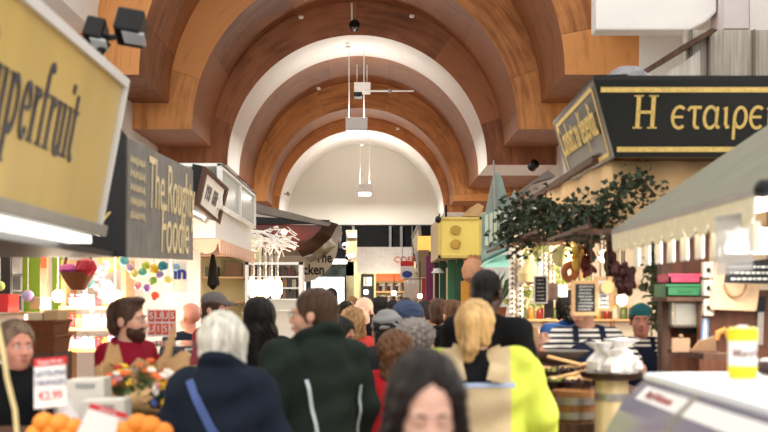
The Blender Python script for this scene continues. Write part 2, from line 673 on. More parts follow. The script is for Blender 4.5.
class Solid:
    def __init__(s, ax, ay, az):
        s.a = (ax, ay, az)
        s.D = np.full((len(ax), len(ay), len(az)), 1.0)

    def _op(s, fn, lo, hi, k, op):
        m = k + 0.05
        sl = []
        for i in range(3):
            i0 = max(0, np.searchsorted(s.a[i], lo[i] - m) - 1)
            i1 = min(len(s.a[i]), np.searchsorted(s.a[i], hi[i] + m) + 1)
            if i1 <= i0:
                return s
            sl.append(slice(i0, i1))
        sl = tuple(sl)
        X = s.a[0][sl[0]][:, None, None]
        Y = s.a[1][sl[1]][None, :, None]
        Z = s.a[2][sl[2]][None, None, :]
        d = fn(X, Y, Z)
        c = s.D[sl]
        if op == 'add':
            if k > 0:
                h = np.clip(.5 + .5 * (c - d) / k, 0, 1)
                r = c * (1 - h) + d * h - k * h * (1 - h)
            else:
                r = np.minimum(c, d)
        else:                               # cut
            d = -d
            if k > 0:
                h = np.clip(.5 - .5 * (c - d) / k, 0, 1)
                r = c * (1 - h) + d * h + k * h * (1 - h)
            else:
                r = np.maximum(c, d)
        s.D[sl] = r
        return s

    def ell(s, c, r, k=0.02, op='add', M=None):
        c = np.array(c, float)
        r = np.array(r, float)
        R = np.array(M.to_3x3()) if M is not None else np.eye(3)
        cc = np.array(M @ Vector(c)) if M is not None else c
        ext = np.abs(R) @ r

        def fn(X, Y, Z):
            dx, dy, dz = X - cc[0], Y - cc[1], Z - cc[2]
            l = [(R[0, i] * dx + R[1, i] * dy + R[2, i] * dz) for i in range(3)]
            k0 = np.sqrt(sum((l[i] / r[i]) ** 2 for i in range(3)))
            k1 = np.sqrt(sum((l[i] / r[i] ** 2) ** 2 for i in range(3))) + 1e-9
            return k0 * (k0 - 1) / k1
        return s._op(fn, cc - ext, cc + ext, k, op)

    def cap(s, a, b, ra, rb=None, k=0.02, op='add', M=None, flat=1.0):
        """tapered limb from a to b; flat squeezes it front to back"""
        rb = ra if rb is None else rb
        if M is not None:
            a, b = M @ Vector(a), M @ Vector(b)
        a, b = np.array(a, float), np.array(b, float)
        lo = np.minimum(a, b) - max(ra, rb)
        hi = np.maximum(a, b) + max(ra, rb)
        sc = np.array((1, 1 / flat, 1))
        A, B = a * sc, b * sc
        ba = B - A
        bb = max(float(ba @ ba), 1e-9)

        def fn(X, Y, Z):
            px, py, pz = X - A[0], Y * sc[1] - A[1], Z - A[2]
            t = np.clip((px * ba[0] + py * ba[1] + pz * ba[2]) / bb, 0, 1)
            return (np.sqrt((px - t * ba[0]) ** 2 + (py - t * ba[1]) ** 2 + (pz - t * ba[2]) ** 2) - (ra + (rb - ra) * t)) * min(flat, 1)
        return s._op(fn, lo, hi, k, op)

    def ringz(s, c, R, r, k=0.01, M=None, sy=1.0, tilt=0.0):
        c = Vector(c)
        ext = np.array((R + r, R + r, r + R * .5))
        cc = np.array(M @ c) if M is not None else np.array(c)

        def fn(X, Y, Z):
            x, y = X - cc[0], (Y - cc[1]) / sy
            z = Z - cc[2] - tilt * (Y - cc[1])
            q = np.sqrt(x * x + y * y) - R
            return np.sqrt(q * q + z * z) - r
        return s._op(fn, cc - ext, cc + ext, k, 'add')

    def half(s, n, d, k=0.0):
        """keep the side where n.p < d"""
        X, Y, Z = s.a[0][:, None, None], s.a[1][None, :, None], s.a[2][None, None, :]
        q = n[0] * X + n[1] * Y + n[2] * Z - d
        s.D = np.maximum(s.D, q)
        return s

    def ripple(s, fn):
        X, Y, Z = s.a[0][:, None, None], s.a[1][None, :, None], s.a[2][None, None, :]
        near = np.abs(s.D) < .06
        s.D = np.where(near, s.D + fn(X, Y, Z), s.D)
        return s

    def mesh(s):
        D = s.D
        D[[0, -1]] = np.maximum(D[[0, -1]], 1e-3)
        D[:, [0, -1]] = np.maximum(D[:, [0, -1]], 1e-3)
        D[:, :, [0, -1]] = np.maximum(D[:, :, [0, -1]], 1e-3)
        ax = s.a
        nx, ny, nz = D.shape
        I = D < 0
        cnt = np.zeros((nx - 1, ny - 1, nz - 1), np.int16)
        for i in (0, 1):
            for j in (0, 1):
                for k in (0, 1):
                    cnt += I[i:nx - 1 + i, j:ny - 1 + j, k:nz - 1 + k]
        act = (cnt > 0) & (cnt < 8)
        ii, jj, kk = np.nonzero(act)
        idx = -np.ones(act.shape, np.int64)
        idx[ii, jj, kk] = np.arange(len(ii))
        acc = np.zeros((len(ii), 3))
        num = np.zeros(len(ii))
        C = [(0, 0, 0), (1, 0, 0), (0, 1, 0), (1, 1, 0), (0, 0, 1), (1, 0, 1), (0, 1, 1), (1, 1, 1)]
        E = [(0, 1), (2, 3), (4, 5), (6, 7), (0, 2), (1, 3), (4, 6), (5, 7), (0, 4), (1, 5), (2, 6), (3, 7)]
        for e0, e1 in E:
            a, b = C[e0], C[e1]
            da = D[ii + a[0], jj + a[1], kk + a[2]]
            db = D[ii + b[0], jj + b[1], kk + b[2]]
            m = (da < 0) != (db < 0)
            t = np.where(m, da / np.where(m, da - db, 1), 0)
            pa = np.stack((ax[0][ii + a[0]], ax[1][jj + a[1]], ax[2][kk + a[2]]), 1)
            pb = np.stack((ax[0][ii + b[0]], ax[1][jj + b[1]], ax[2][kk + b[2]]), 1)
            acc += np.where(m[:, None], pa + (pb - pa) * t[:, None], 0)
            num += m
        V = acc / num[:, None]
        quads = []
        for d in range(3):
            sl0 = [slice(None)] * 3
            sl1 = [slice(None)] * 3
            sl0[d] = slice(0, -1)
            sl1[d] = slice(1, None)
            A, B = I[tuple(sl0)], I[tuple(sl1)]
            x = A != B
            o1, o2 = [q for q in range(3) if q != d]
            cs = np.stack(np.nonzero(x), 1)
            ok = (cs[:, o1] > 0) & (cs[:, o2] > 0) & (cs[:, o1] < D.shape[o1] - 1) & (cs[:, o2] < D.shape[o2] - 1)
            cs = cs[ok]
            fl = A[tuple(cs.T)]
            q = []
            for u, v in ((0, 0), (1, 0), (1, 1), (0, 1)):
                c = cs.copy()
                c[:, o1] -= u
                c[:, o2] -= v
                q.append(idx[tuple(c.T)])
            q = np.stack(q, 1)
            if d == 1:
                fl = ~fl
            q[~fl] = q[~fl][:, ::-1]
            quads.append(q)
        return V, np.concatenate(quads)


def solid_mesh(name, sd, m, parent, mi=None):
    V, Q = sd.mesh()
    me = bpy.data.meshes.new(name)
    me.vertices.add(len(V))
    me.vertices.foreach_set('co', V.astype(np.float32).ravel())
    me.loops.add(Q.size)
    me.loops.foreach_set('vertex_index', Q.astype(np.int32).ravel())
    me.polygons.add(len(Q))
    me.polygons.foreach_set('loop_start', np.arange(0, Q.size, 4, dtype=np.int32))
    me.polygons.foreach_set('use_smooth', np.ones(len(Q), bool))
    me.update(calc_edges=True)
    me.validate()
    if mi is not None:
        c = V[Q].mean(1)
        me.polygons.foreach_set('material_index', np.asarray(mi(c[:, 0], c[:, 1], c[:, 2])).astype(np.int32))
    o = link(name, me, m, parent)
    return o


def skin_mat(name, c, rough=.5):
    return mat('skin_' + name, c, rough, var=.07, scale=9, bump=.03, bscale=120, sub=.12)


def hair_mat(name, c, hi=None):
    hi = hi or tuple(min(1, v * 1.9 + .01) for v in c[:3]) + (1,)
    return mat('hair_' + name, c, .5, spec=.22, var=.25, scale=30, stretch=(1.6, 1.6, .16), bump=.5, bscale=55, c2=hi)


def cloth(name, c, rough=.85, var=.12, bump=.12, scale=5, bscale=60, **k):
    k.setdefault('spec', .12)
    return mat('cloth_' + name, c, rough, var=var, scale=scale, bump=bump, bscale=bscale, **k)


SK = {'pale': skin_mat('pale', rgb(232, 186, 164)), 'fair': skin_mat('fair', rgb(222, 168, 142)), 'ruddy': skin_mat('ruddy', rgb(218, 150, 128)),
      'tan': skin_mat('tan', rgb(190, 132, 100)), 'brown': skin_mat('brown', rgb(120, 78, 56)), 'dark': skin_mat('dark', rgb(74, 48, 38))}
EYE_W = mat('eye_white', rgb(225, 220, 214), .2, var=.02)
IRIS = mat('eye_iris', rgb(44, 32, 26), .15, var=.1)
LIP = {k: mat('lip_' + k, c, .45, var=.05) for k, c in (('pale', rgb(190, 108, 104)), ('fair', rgb(186, 112, 100)), ('ruddy', rgb(180, 100, 92)),
                                                        ('tan', rgb(150, 88, 74)), ('brown', rgb(98, 56, 48)), ('dark', rgb(70, 42, 38)))}
SHOE = mat('shoe_leather', rgb(40, 34, 30), .4, var=.15)
HEAD0 = 1.605       # height of the eye line on the 1.72 m figure


def hand(sd, w, d, nrm, side, s, curl=.5):
    """palm, four bent fingers of unequal length and a thumb leaving the side of the palm"""
    w, d, nrm = Vector(w), Vector(d).normalized(), Vector(nrm).normalized()
    x = d.cross(nrm).normalized() * side
    for t in (-.022, -.007, .008, .023):
        sd.cap(w + d * .015 * s + x * t * .7 * s, w + d * .085 * s + x * t * s, .013 * s, .012 * s, k=.008)
    for i, (t, L) in enumerate(((-.029, .060), (-.010, .074), (.010, .082), (.029, .072))):
        a = w + d * .088 * s + x * t * s
        b = a + (d * cos(curl * .8) + nrm * sin(curl * .8)) * L * .52 * s
        c = b + (d * cos(curl * 2) + nrm * sin(curl * 2)) * L * .48 * s
        sd.cap(a, b, .0092 * s, .0082 * s, k=.004)
        sd.cap(b, c, .0082 * s, .0068 * s, k=.003)
    a = w + d * .025 * s + x * .030 * s
    b = a + (d * .65 + x * .7 + nrm * .3).normalized() * .042 * s
    c = b + (d * .9 + x * .2 + nrm * .5).normalized() * .032 * s
    sd.cap(a, b, .012 * s, .010 * s, k=.008)
    sd.cap(b, c, .010 * s, .008 * s, k=.003)


def person(label, px, Y, top, yaw, skin='fair', hair=('short', 'brown'), coat=None, legs='navy_jeans', turn=0, nod=0, lean=0,
           build_=1.0, female=False, arms=None, coat_mi=None, coat_mats=None, hood=0, collar='stand', hem=.78, sleeve='long', thick=.028,
           extra=None, res=.012, beard=None, fine=(), face=True, group='shoppers crowding the aisle', apron=None, X=None, hat=None, glasses=None,
           headw=1.0, scarf=None, lids=False):
    H = CH + (VY - top) * Y / F
    s = H / 1.745
    X = (px - VX) * Y / F if X is None else X
    root = thing('person', label, 'person', (X, Y, 0), radians(yaw), group)
    # local frame: faces -Y, z up, metres scaled by s
    S = Matrix.Diagonal((s, s, s, 1))
    w = build_
    sh = (.165 if female else .185) * w
    A = dict(l=((.225 * w + .02, .02, 1.15), (.22 * w + .03, -.07, .90)), r=((-.225 * w - .02, .02, 1.15), (-.22 * w - .03, -.07, .90)))
    if arms:
        A.update(arms)
    pitch = Matrix.Translation((0, .0, .95)) @ Matrix.Rotation(radians(lean), 4, 'X') @ Matrix.Translation((0, 0, -.95))
    U = S @ pitch                                    # upper body
    NK = Matrix.Translation((0, .012, 1.49))
    HD = U @ NK @ Matrix.Rotation(radians(turn), 4, 'Z') @ Matrix.Rotation(radians(nod), 4, 'X') @ NK.inverted() @ Matrix.Translation((0, 0, HEAD0)) @ Matrix.Diagonal((headw, 1, 1, 1))
    hc = HD @ Vector((0, 0, 0))
    xr = max(.36 * w, max(abs(p[0]) for q in A.values() for p in q) + .16) * s
    ys = [0] + [(U @ Vector(p))[1] for q in A.values() for p in q] + [hc[1]]
    ylo, yhi = min(ys) - .27 * s, max(ys) + .27 * s
    hf = res * .5
    fz = [(hc[2] - .16 * s, hc[2] + .16 * s, hf)] + [f for f in fine if f[3] == 2]
    fx = [(hc[0] - .11, hc[0] + .11, hf)] + [f for f in fine if f[3] == 0]
    fy = [(hc[1] - .13, hc[1] + .12, hf)] + [f for f in fine if f[3] == 1]
    g3 = lambda l: [(a[0], a[1], a[2]) for a in l]
    ax = axis(-xr, xr, res, g3(fx)); ay = axis(ylo, yhi, res, g3(fy)); az = axis(-.02, H + .08, res, g3(fz))
    sd = Solid(ax, ay, az)
    k = .05 * s
    # --- body
    def E(c, r, kk=k, M=U, **q):
        sd.ell(c, tuple(v * s for v in r), kk, M=M, **q)

    def Cp(a, b, ra, rb, kk=k, M=U, **q):
        sd.cap(a, b, ra * s, rb * s, kk, M=M, **q)
    hip = .17 if female else .165
    E((0, 0, .95), (hip * w, .115 * w, .13), M=S)
    E((0, 0, 1.10), (.135 * w, .10 * w, .15))
    E((0, .005, 1.27), (.16 * w, .112 * w, .17))
    if female:
        for q in (-1, 1):
            E((q * .07, -.08, 1.26), (.06, .05, .06))
    Cp((-sh + .03, .01, 1.415), (sh - .03, .01, 1.415), .055, .055)
    Cp((0, .02, 1.40), (0, .0, 1.53), .058, .05, .03)
    for q, (el, wr) in ((1, A['l']), (-1, A['r'])):
        shd = Vector((q * sh, .01, 1.40))
        Cp(shd, el, .047, .037, .03)
        Cp(el, wr, .036, .026, .02)
        el_, wr_ = U @ Vector(el), U @ Vector(wr)
        d = (wr_ - el_).normalized()
        nr = Vector((-q, 0, 0)) if abs(d.x) < .8 else Vector((0, 0, -1))
        nr = (nr - d * nr.dot(d)).normalized()
        hand(sd, wr_, d, nr, 1 if q > 0 else -1, s, .55)
    for q in (-1, 1):
        sd.cap((q * .085 * w * s, 0, .88 * s), (q * .095 * s, -.01, .48 * s), .078 * s * w, .054 * s, k)
        sd.cap((q * .095 * s, -.01, .48 * s), (q * .095 * s, .015, .09 * s), .052 * s, .036 * s, .02)
        sd.cap((q * .095 * s, .02, .05 * s), (q * .105 * s, -.13 * s, .035 * s), .036 * s, .03 * s, .02)
    # --- head
    def h(c, r, kk, op='add'):
        sd.ell(c, tuple(v * s for v in r), kk * s, op, M=HD)
    h((0, .018, .032), (.076, .096, .086), .0)
    h((0, -.030, -.045), (.058, .060, .072), .03)
    h((0, -.070, -.096), (.024, .019, .017), .022)
    for q in (-1, 1):
        h((q * .038, -.058, -.032), (.024, .024, .026), .02)
        h((q * .031, -.100, .000), (.019, .017, .013), .012, 'cut')
        if lids:
            h((q * .031, -.084, .001), (.0165, .011, .012), .003)
        h((q * .079, .015, -.008), (.010, .021, .031), .008)
        h((q * .012, -.102, -.036), (.010, .011, .009), .006)
    sd.cap((-.040, -.080, .020), (.040, -.080, .020), .013 * s, .013 * s, .014 * s, M=HD)
    sd.cap((0, -.086, .012), (0, -.112, -.032), .0085 * s, .0125 * s, .010 * s, M=HD)
    h((0, -.086, -.066), (.027, .016, .018), .012)
    sd.cap((-.022, -.104, -.066), (.022, -.104, -.066), .003 * s, .003 * s, .004 * s, 'cut', M=HD)
    body = solid_mesh('body', sd, SK[skin], root)

    def child(fn, name, m, mi=None, par=root):
        q = Solid(ax, ay, az)
        fn(q)
        return solid_mesh(name, q, m, par, mi)
    # --- eyes, brows, lips
    hm = hair_mat(hair[1], HC[hair[1]]) if hair else None
    if face:
        for q in (-1, 1):
            mb = MB()
            if lids:                                # lowered lids: only the lash line shows
                mb.tube([HD @ Vector((q * x, y, z)) for x, y, z in ((.018, -.091, -.004), (.031, -.0955, -.008), (.045, -.089, -.005))], .0016 * s, 6)
                build(mb, 'eyelashes', IRIS, root, local=True)
                mb = MB()
            c = HD @ Vector((q * .031, -.080 if not lids else -.076, .000))
            mb.ball(c, .0125 * s, 12, 0)
            mb.ball(HD @ Vector((q * .031, -.0885 if not lids else -.080, -.001)), .0056 * s, 8, 1)
            build(mb, 'eye', [EYE_W, IRIS], root, smooth=True, local=True)
            mb = MB()
            mb.tube([HD @ Vector((q * x, y, z)) for x, y, z in ((.014, -.097, .020), (.028, -.099, .027), (.048, -.086, .021))], [.003 * s, .004 * s, .002 * s], 6)
            build(mb, 'eyebrow', hm or IRIS, root, smooth=True, local=True)
        mb = MB()
        mb.tube([HD @ Vector(p) for p in ((-.023, -.096, -.066), (-.010, -.105, -.062), (0, -.105, -.064), (.010, -.105, -.062), (.023, -.096, -.066))], [.002 * s, .004 * s, .004 * s, .004 * s, .002 * s], 6)
        mb.tube([HD @ Vector(p) for p in ((-.021, -.096, -.068), (-.009, -.104, -.073), (.009, -.104, -.073), (.021, -.096, -.068))], [.002 * s, .0048 * s, .0048 * s, .002 * s], 6)
        build(mb, 'lips', LIP[skin], root, smooth=True, local=True)
    # --- trousers
    def trou(q):
        for e in (-1, 1):
            q.cap((e * .088 * w * s, 0, .90 * s), (e * .097 * s, -.01, .48 * s), (.09 * w) * s, .068 * s, .03)
            q.cap((e * .097 * s, -.01, .48 * s), (e * .097 * s, .01, .09 * s), .067 * s, .055 * s, .02)
        q.ell((0, 0, .95 * s), ((hip + .012) * w * s, .127 * w * s, .13 * s), .04)
        q.half((0, 0, 1), 1.03 * s)
        q.half((0, 0, -1), -.07 * s)
    child(trou, 'trousers', cloth(legs, CC[legs]))
    for e in (-1, 1):
        mb = MB()
        prof = [(-.175, .030), (-.16, .045), (-.10, .052), (-.02, .046), (.05, .044), (.075, .036), (.085, .02)]
        vs, fs = [], []
        for y, hw in prof:
            hh = .045 if y < -.12 else (.065 if y < -.04 else .095)
            for a, b in ((-1, 0), (-1, .45), (-.6, 1), (.6, 1), (1, .45), (1, 0)):
                vs.append(((e * .1 + a * hw) * s, y * s, b * hh * s))
        n6 = 6
        for i in range(len(prof) - 1):
            for j in range(n6):
                fs.append((i * n6 + j, i * n6 + (j + 1) % n6, (i + 1) * n6 + (j + 1) % n6, (i + 1) * n6 + j))
        fs += [tuple(range(n6)), tuple(range(len(vs) - n6, len(vs)))]
        mb.add(vs, fs)
        build(mb, 'shoe', SHOE, root, smooth=True, local=True)
    # --- coat / top
    jk = None
    if coat:
        t = thick
        seed = (abs(px) * .37 + Y) % 6.28

        def jack(q):
            kk = .06 * s
            q.ell((0, .005, 1.27), ((.165 * w + t) * s, (.115 * w + t) * s, .20 * s), .0, M=U)
            q.ell((0, 0, 1.08), ((.15 * w + t) * s, (.112 * w + t) * s, .20 * s), kk, M=U)
            q.ell((0, 0, .93), ((hip * w + t) * s, (.12 * w + t) * s, .22 * s), kk, M=S)
            if hem < .8:
                q.cap((0, 0, .9 * s), (0, 0, hem * s), (hip * w + t) * s, (hip * w + t + .01) * s, kk, flat=.75)
            if female:
                for e in (-1, 1):
                    q.ell((e * .068, -.085, 1.25), (.068 * s, .06 * s, .075 * s), .05 * s, M=U)
            q.cap((-sh + .02, .01, 1.405), (sh - .02, .01, 1.405), (.06 + t * .55) * s, (.06 + t * .55) * s, kk, M=U)
            for e, (el, wr) in ((1, A['l']), (-1, A['r'])):
                shd = Vector((e * sh, .01, 1.395))
                el, wr = Vector(el), Vector(wr)
                if sleeve == 'short':
                    q.cap(shd, shd.lerp(el, .75), (.052 + t * .8) * s, (.05 + t * .8) * s, .04 * s, M=U)
                else:
                    q.cap(shd, el, (.052 + t * .8) * s, (.044 + t * .8) * s, .04 * s, M=U)
                    q.cap(el, el.lerp(wr, .93), (.044 + t * .8) * s, (.032 + t * .55) * s, .03 * s, M=U)
            if collar == 'stand':
                q.ringz((0, .018, 1.475), .068 * s, .020 * s, .02 * s, M=U, tilt=.25)
            elif collar == 'high':
                q.ringz((0, .015, 1.475), .072 * s, .026 * s, .02 * s, M=U, tilt=.25)
                q.ringz((0, .012, 1.505), .074 * s, .022 * s, .02 * s, M=U, tilt=.25)
            if hood:
                q.ell((0, .095, 1.44), (.13 * hood * s, .065 * hood * s, .085 * hood * s), .03 * s, M=U)
                q.ell((0, .125, 1.385), (.095 * hood * s, .055 * hood * s, .07 * hood * s), .03 * s, M=U)
                q.ringz((0, .05, 1.49), .092 * hood * s, .030 * s, .025 * s, M=U, tilt=.5)
            q.cap((0, .012, 1.44), (0, -.01, 1.62), .056 * s, .062 * s, .012 * s, 'cut', M=U)
            q.half((0, 0, -1), -hem * s)
            a = .0045 * s * (t / .028)
            q.ripple(lambda x, y, z: a * np.sin(38 * z / s + 9 * x + 3 * np.sin(11 * y + seed) + seed) * (.4 + .6 * np.sin(7 * x + 5 * z + seed) ** 2)
                     + .6 * a * np.sin(23 * z - 31 * x + 4 * np.sin(9 * z + 2 * seed)))
        ml = coat_mats or cloth(coat, CC[coat])
        mi = None
        if coat_mi:
            mi = lambda x, y, z: coat_mi(x / s, y / s, z / s)
        jk = child(jack, 'jacket' if thick > .015 else 'top', ml, mi)
    if apron:
        def ap(q):
            t = .012 + thick
            q.ell((0, .0, 1.22), ((.158 * w + t) * s, (.115 * w + t) * s, .24 * s), .0, M=U)
            q.ell((0, 0, .93), ((hip * w + t) * s, (.12 * w + t) * s, .22 * s), .06 * s, M=S)
            q.cap((0, 0, .9 * s), (0, 0, .6 * s), (hip * w + t) * s, (hip * w + t) * s, .06 * s, flat=.75)
            if female:
                for e in (-1, 1):
                    q.ell((e * .068, -.085, 1.25), ((.068 + .012) * s, (.06 + .012) * s, (.075 + .01) * s), .05 * s, M=U)
            q.half((0, 0, -1), -.58 * s)
            q.half((0, 1, 0), .02 * s)
            # bib narrows above the waist
            Xg, Yg, Zg = q.a[0][:, None, None], q.a[1][None, :, None], q.a[2][None, None, :]
            lim = np.interp(Zg / s, [.9, 1.12, 1.30, 1.42], [.4, .19, .125, .10]) * s
            q.D = np.maximum(q.D, np.abs(Xg) - lim)
            q.D = np.maximum(q.D, Zg - 1.40 * s)
        apr = child(ap, 'apron', cloth(apron, CC[apron]))
        mb = MB()
        for e in (-1, 1):
            mb.strip([U @ Vector((e * .09, -.115, 1.38)), U @ Vector((e * .085, -.06, 1.465)), U @ Vector((e * .07, .03, 1.475)), U @ Vector((0, .075, 1.45))], .035 * s, (0, 0, 1), t=.012)
        build(mb, 'apron_strap', cloth(apron, CC[apron]), apr, local=True)
    # --- hair
    if hair:
        st = hair[0]

        def hr(q):
            def e(c, r, kk=.02, op='add'):
                q.ell(c, tuple(v * s for v in r), kk * s, op, M=HD)

            def cp(a, b, ra, rb, kk=.03, op='add'):
                q.cap(a, b, ra * s, rb * s, kk * s, op, M=HD)
            fz = -.01
            if st in ('short', 'crop', 'quiff'):
                g = {'short': .012, 'crop': .006, 'quiff': .008}[st]
                e((0, .022, .038), (.076 + g, .094 + g, .084 + g), 0)
                e((0, .07, -.03), (.058 + g * .6, .05 + g * .5, .06), .02)
                if st == 'quiff':
                    e((.01, -.055, .112), (.05, .04, .022), .03)
                for o in (-1, 1):
                    e((o * .075, .0, -.01), (.010, .018, .03), .01)
                e((0, -.105, -.035), (.085, .078, .098), .012, 'cut')
                for o in (-1, 1):
                    e((o * .086, .016, -.02), (.018, .024, .034), .006, 'cut')
            elif st == 'fringe':                    # bald on top, hair round the sides and back
                e((0, .03, .0), (.083, .092, .07), 0)
                e((0, -.01, .092), (.075, .095, .055), .01, 'cut')
                e((0, -.105, -.03), (.09, .085, .12), .012, 'cut')
                for o in (-1, 1):
                    e((o * .086, .016, -.02), (.018, .022, .032), .006, 'cut')
            elif st == 'bob':
                e((0, .025, .035), (.098, .115, .102), 0)
                for o in (-1, 1):
                    cp((o * .07, .01, .03), (o * .072, .015, -.085), .045, .035)
                cp((0, .08, .02), (0, .075, -.085), .07, .055)
                e((0, -.115, -.03), (.068, .085, .098), .015, 'cut')
            elif st in ('long', 'longfront'):
                e((0, .022, .035), (.090, .108, .097), 0)
                zl = -.30 if st == 'long' else -.33
                for o in (-1, 1):
                    cp((o * .075, .0, .03), (o * .085, .02, -.14), .032, .034)
                    cp((o * .085, .02, -.14), (o * .09, .03 if st == 'long' else -.06, zl), .036, .024)
                    if st == 'longfront':
                        cp((o * .07, -.06, .075), (o * .098, -.06, -.09), .02, .026, .02)
                        cp((o * .098, -.06, -.09), (o * .12, -.09, zl + .02), .028, .02, .02)
                cp((0, .075, .0), (0, .085, zl), .075, .06, .04)
                for o in (-.05, .05):
                    cp((o, .085, -.1), (o * 1.3, .09, zl - .03), .05, .03, .03)
                e((0, -.125, -.015 if st == 'longfront' else -.035), (.064, .092 if st == 'longfront' else .085, .118 if st == 'longfront' else .108), .012, 'cut')
                if st == 'longfront':
                    q.cap((0, -.10, .065), (0, -.02, .16), .006 * s, .004 * s, .008 * s, 'cut', M=HD)
            elif st == 'ponytail':
                e((0, .022, .037), (.086, .104, .093), 0)
                e((0, .07, -.03), (.06, .05, .06), .02)
                cp((0, .105, .06), (0, .15, .03), .03, .034, .02)
                cp((0, .14, .03), (0, .135, -.10), .042, .040, .03)
                cp((0, .135, -.10), (.01, .125, -.16), .040, .024, .03)
                for o in (-1, 1):
                    cp((o * .06, .05, .02), (o * .058, .06, -.08), .038, .024)
                e((0, -.105, -.035), (.08, .078, .105), .012, 'cut')
                for o in (-1, 1):
                    e((o * .086, .016, -.02), (.014, .02, .03), .006, 'cut')
            elif st in ('curly', 'afro'):
                g = .03 if st == 'curly' else .016
                e((0, .025, .04), (.08 + g, .10 + g, .085 + g), 0)
                for o in (-1, 1):
                    cp((o * .075, .02, .02), (o * .082, .03, -.07), .036, .032)
                cp((0, .085, .0), (0, .085, -.08), .06, .055)
                e((0, -.115, -.035), (.07, .085, .105), .012, 'cut')
                q.ripple(lambda x, y, z: .008 * np.sin(95 * x + 2 * np.sin(60 * z)) * np.sin(90 * y + 1) * np.sin(88 * z + 2 * np.sin(50 * x)))
            elif st == 'wavy':                      # shoulder-length, loose
                e((0, .025, .035), (.094, .112, .102), 0)
                for o in (-1, 1):
                    cp((o * .078, .01, .03), (o * .088, .02, -.12), .036, .034)
                cp((0, .08, .0), (0, .09, -.13), .075, .065)
                e((0, -.12, -.035), (.066, .085, .105), .015, 'cut')
                q.ripple(lambda x, y, z: .006 * np.sin(60 * x + 40 * z) * np.sin(50 * y + 3 * np.sin(30 * z)))
            elif st == 'bun':
                e((0, .022, .037), (.084, .102, .091), 0)
                e((0, .07, -.03), (.058, .05, .06), .02)
                e((0, .10, .09), (.042, .04, .04), .015)
                e((0, -.105, -.035), (.078, .078, .102), .012, 'cut')
            if st != 'fringe' and st != 'crop':
                q.ripple(lambda x, y, z: .0018 * np.sin(150 * x + 22 * np.sin(7 * z) + 60 * y))
        child(hr, 'hair', hm)
    if beard:
        def bd(q):
            q.ell((0, -.034, -.062), (.064 * s, .066 * s, .068 * s), 0, M=HD)
            q.ell((0, -.075, -.10), (.030 * s, .024 * s, .024 * s), .02 * s, M=HD)
            q.ell((0, -.06, .035), (.09 * s, .10 * s, .075 * s), .01 * s, 'cut', M=HD)
            q.ell((0, -.11, -.066), (.026 * s, .03 * s, .010 * s), .004 * s, 'cut', M=HD)
            q.ell((0, .06, -.05), (.1 * s, .07 * s, .1 * s), .01 * s, 'cut', M=HD)
        child(bd, 'beard', hair_mat(beard, HC[beard]))
    if hat:
        kind, hc_ = hat

        def ht(q):
            if kind == 'cap':
                q.ell((0, .02, .055), (.087 * s, .106 * s, .082 * s), 0, M=HD)
                q.half_m(HD, (0, 0, -1), -.035) if False else None
                q.ell((0, .0, -.06), (.15 * s, .2 * s, .095 * s), .004 * s, 'cut', M=HD)
                q.cap((-.03, -.085, .042), (-.028, -.15, .030), .022 * s, .020 * s, .02 * s, M=HD)
                q.cap((.03, -.085, .042), (.028, -.15, .030), .022 * s, .020 * s, .02 * s, M=HD)
                q.ell((0, -.11, .005), (.08 * s, .09 * s, .03 * s), .006 * s, 'cut', M=HD)
            elif kind == 'band':                    # wide knitted headband
                q.ell((0, .022, .04), (.094 * s, .114 * s, .10 * s), 0, M=HD)
                q.ell((0, .03, -.08), (.15 * s, .2 * s, .085 * s), .01 * s, 'cut', M=HD)
                q.ripple(lambda x, y, z: .003 * np.sin(130 * z + 40 * np.abs(x)))
            elif kind == 'beanie':
                q.ell((0, .026, .055), (.093 * s, .114 * s, .098 * s), 0, M=HD)
                q.ell((0, .075, .075), (.07 * s, .07 * s, .07 * s), .04 * s, M=HD)
                q.ell((0, -.04, -.075), (.16 * s, .17 * s, .085 * s), .008 * s, 'cut', M=HD)
                q.ripple(lambda x, y, z: .003 * np.sin(120 * x) * np.sin(110 * z))
            elif kind == 'kerchief':
                q.ell((0, .026, .048), (.086 * s, .106 * s, .088 * s), 0, M=HD)
                q.ell((0, -.02, -.082), (.16 * s, .17 * s, .095 * s), .006 * s, 'cut', M=HD)
                q.cap((0, .12, .0), (.03, .15, -.09), .02 * s, .03 * s, .02 * s, M=HD)
                q.ripple(lambda x, y, z: .0022 * np.sin(90 * z + 60 * y))
        child(ht, 'cap' if kind == 'cap' else ('headband' if kind == 'band' else ('knit_hat' if kind == 'beanie' else 'kerchief')), cloth(hc_, CC[hc_]))
    if glasses:
        mb = MB()
        for o in (-1, 1):
            mb.tube([HD @ Vector((o * .033 + .022 * cos(a * pi / 8), -.104, .0 + .017 * sin(a * pi / 8))) for a in range(16)], .0018 * s, 6, closed=True)
            mb.tube([HD @ Vector((o * .054, -.102, .004)), HD @ Vector((o * .080, -.02, .006)), HD @ Vector((o * .080, .02, 0))], .0018 * s, 6)
        mb.tube([HD @ Vector((-.011, -.105, .003)), HD @ Vector((.011, -.105, .003))], .0018 * s, 6)
        build(mb, 'glasses', mat('spectacle_wire', rgb(150, 140, 120), .3, metal=.8), root, smooth=True, local=True)
    if scarf:
        def sf(q):
            q.ringz((0, .01, 1.475), .085 * s, .034 * s, 0, M=U, tilt=.2)
            q.ringz((0, .0, 1.445), .10 * s, .034 * s, .02 * s, M=U, tilt=.2)
            q.ripple(lambda x, y, z: .004 * np.sin(80 * z + 20 * x))
        child(sf, 'scarf', cloth(scarf, CC[scarf]))
    if extra:
        extra(dict(root=root, jacket=jk, body=body, s=s, U=U, HD=HD, S=S))
    return root


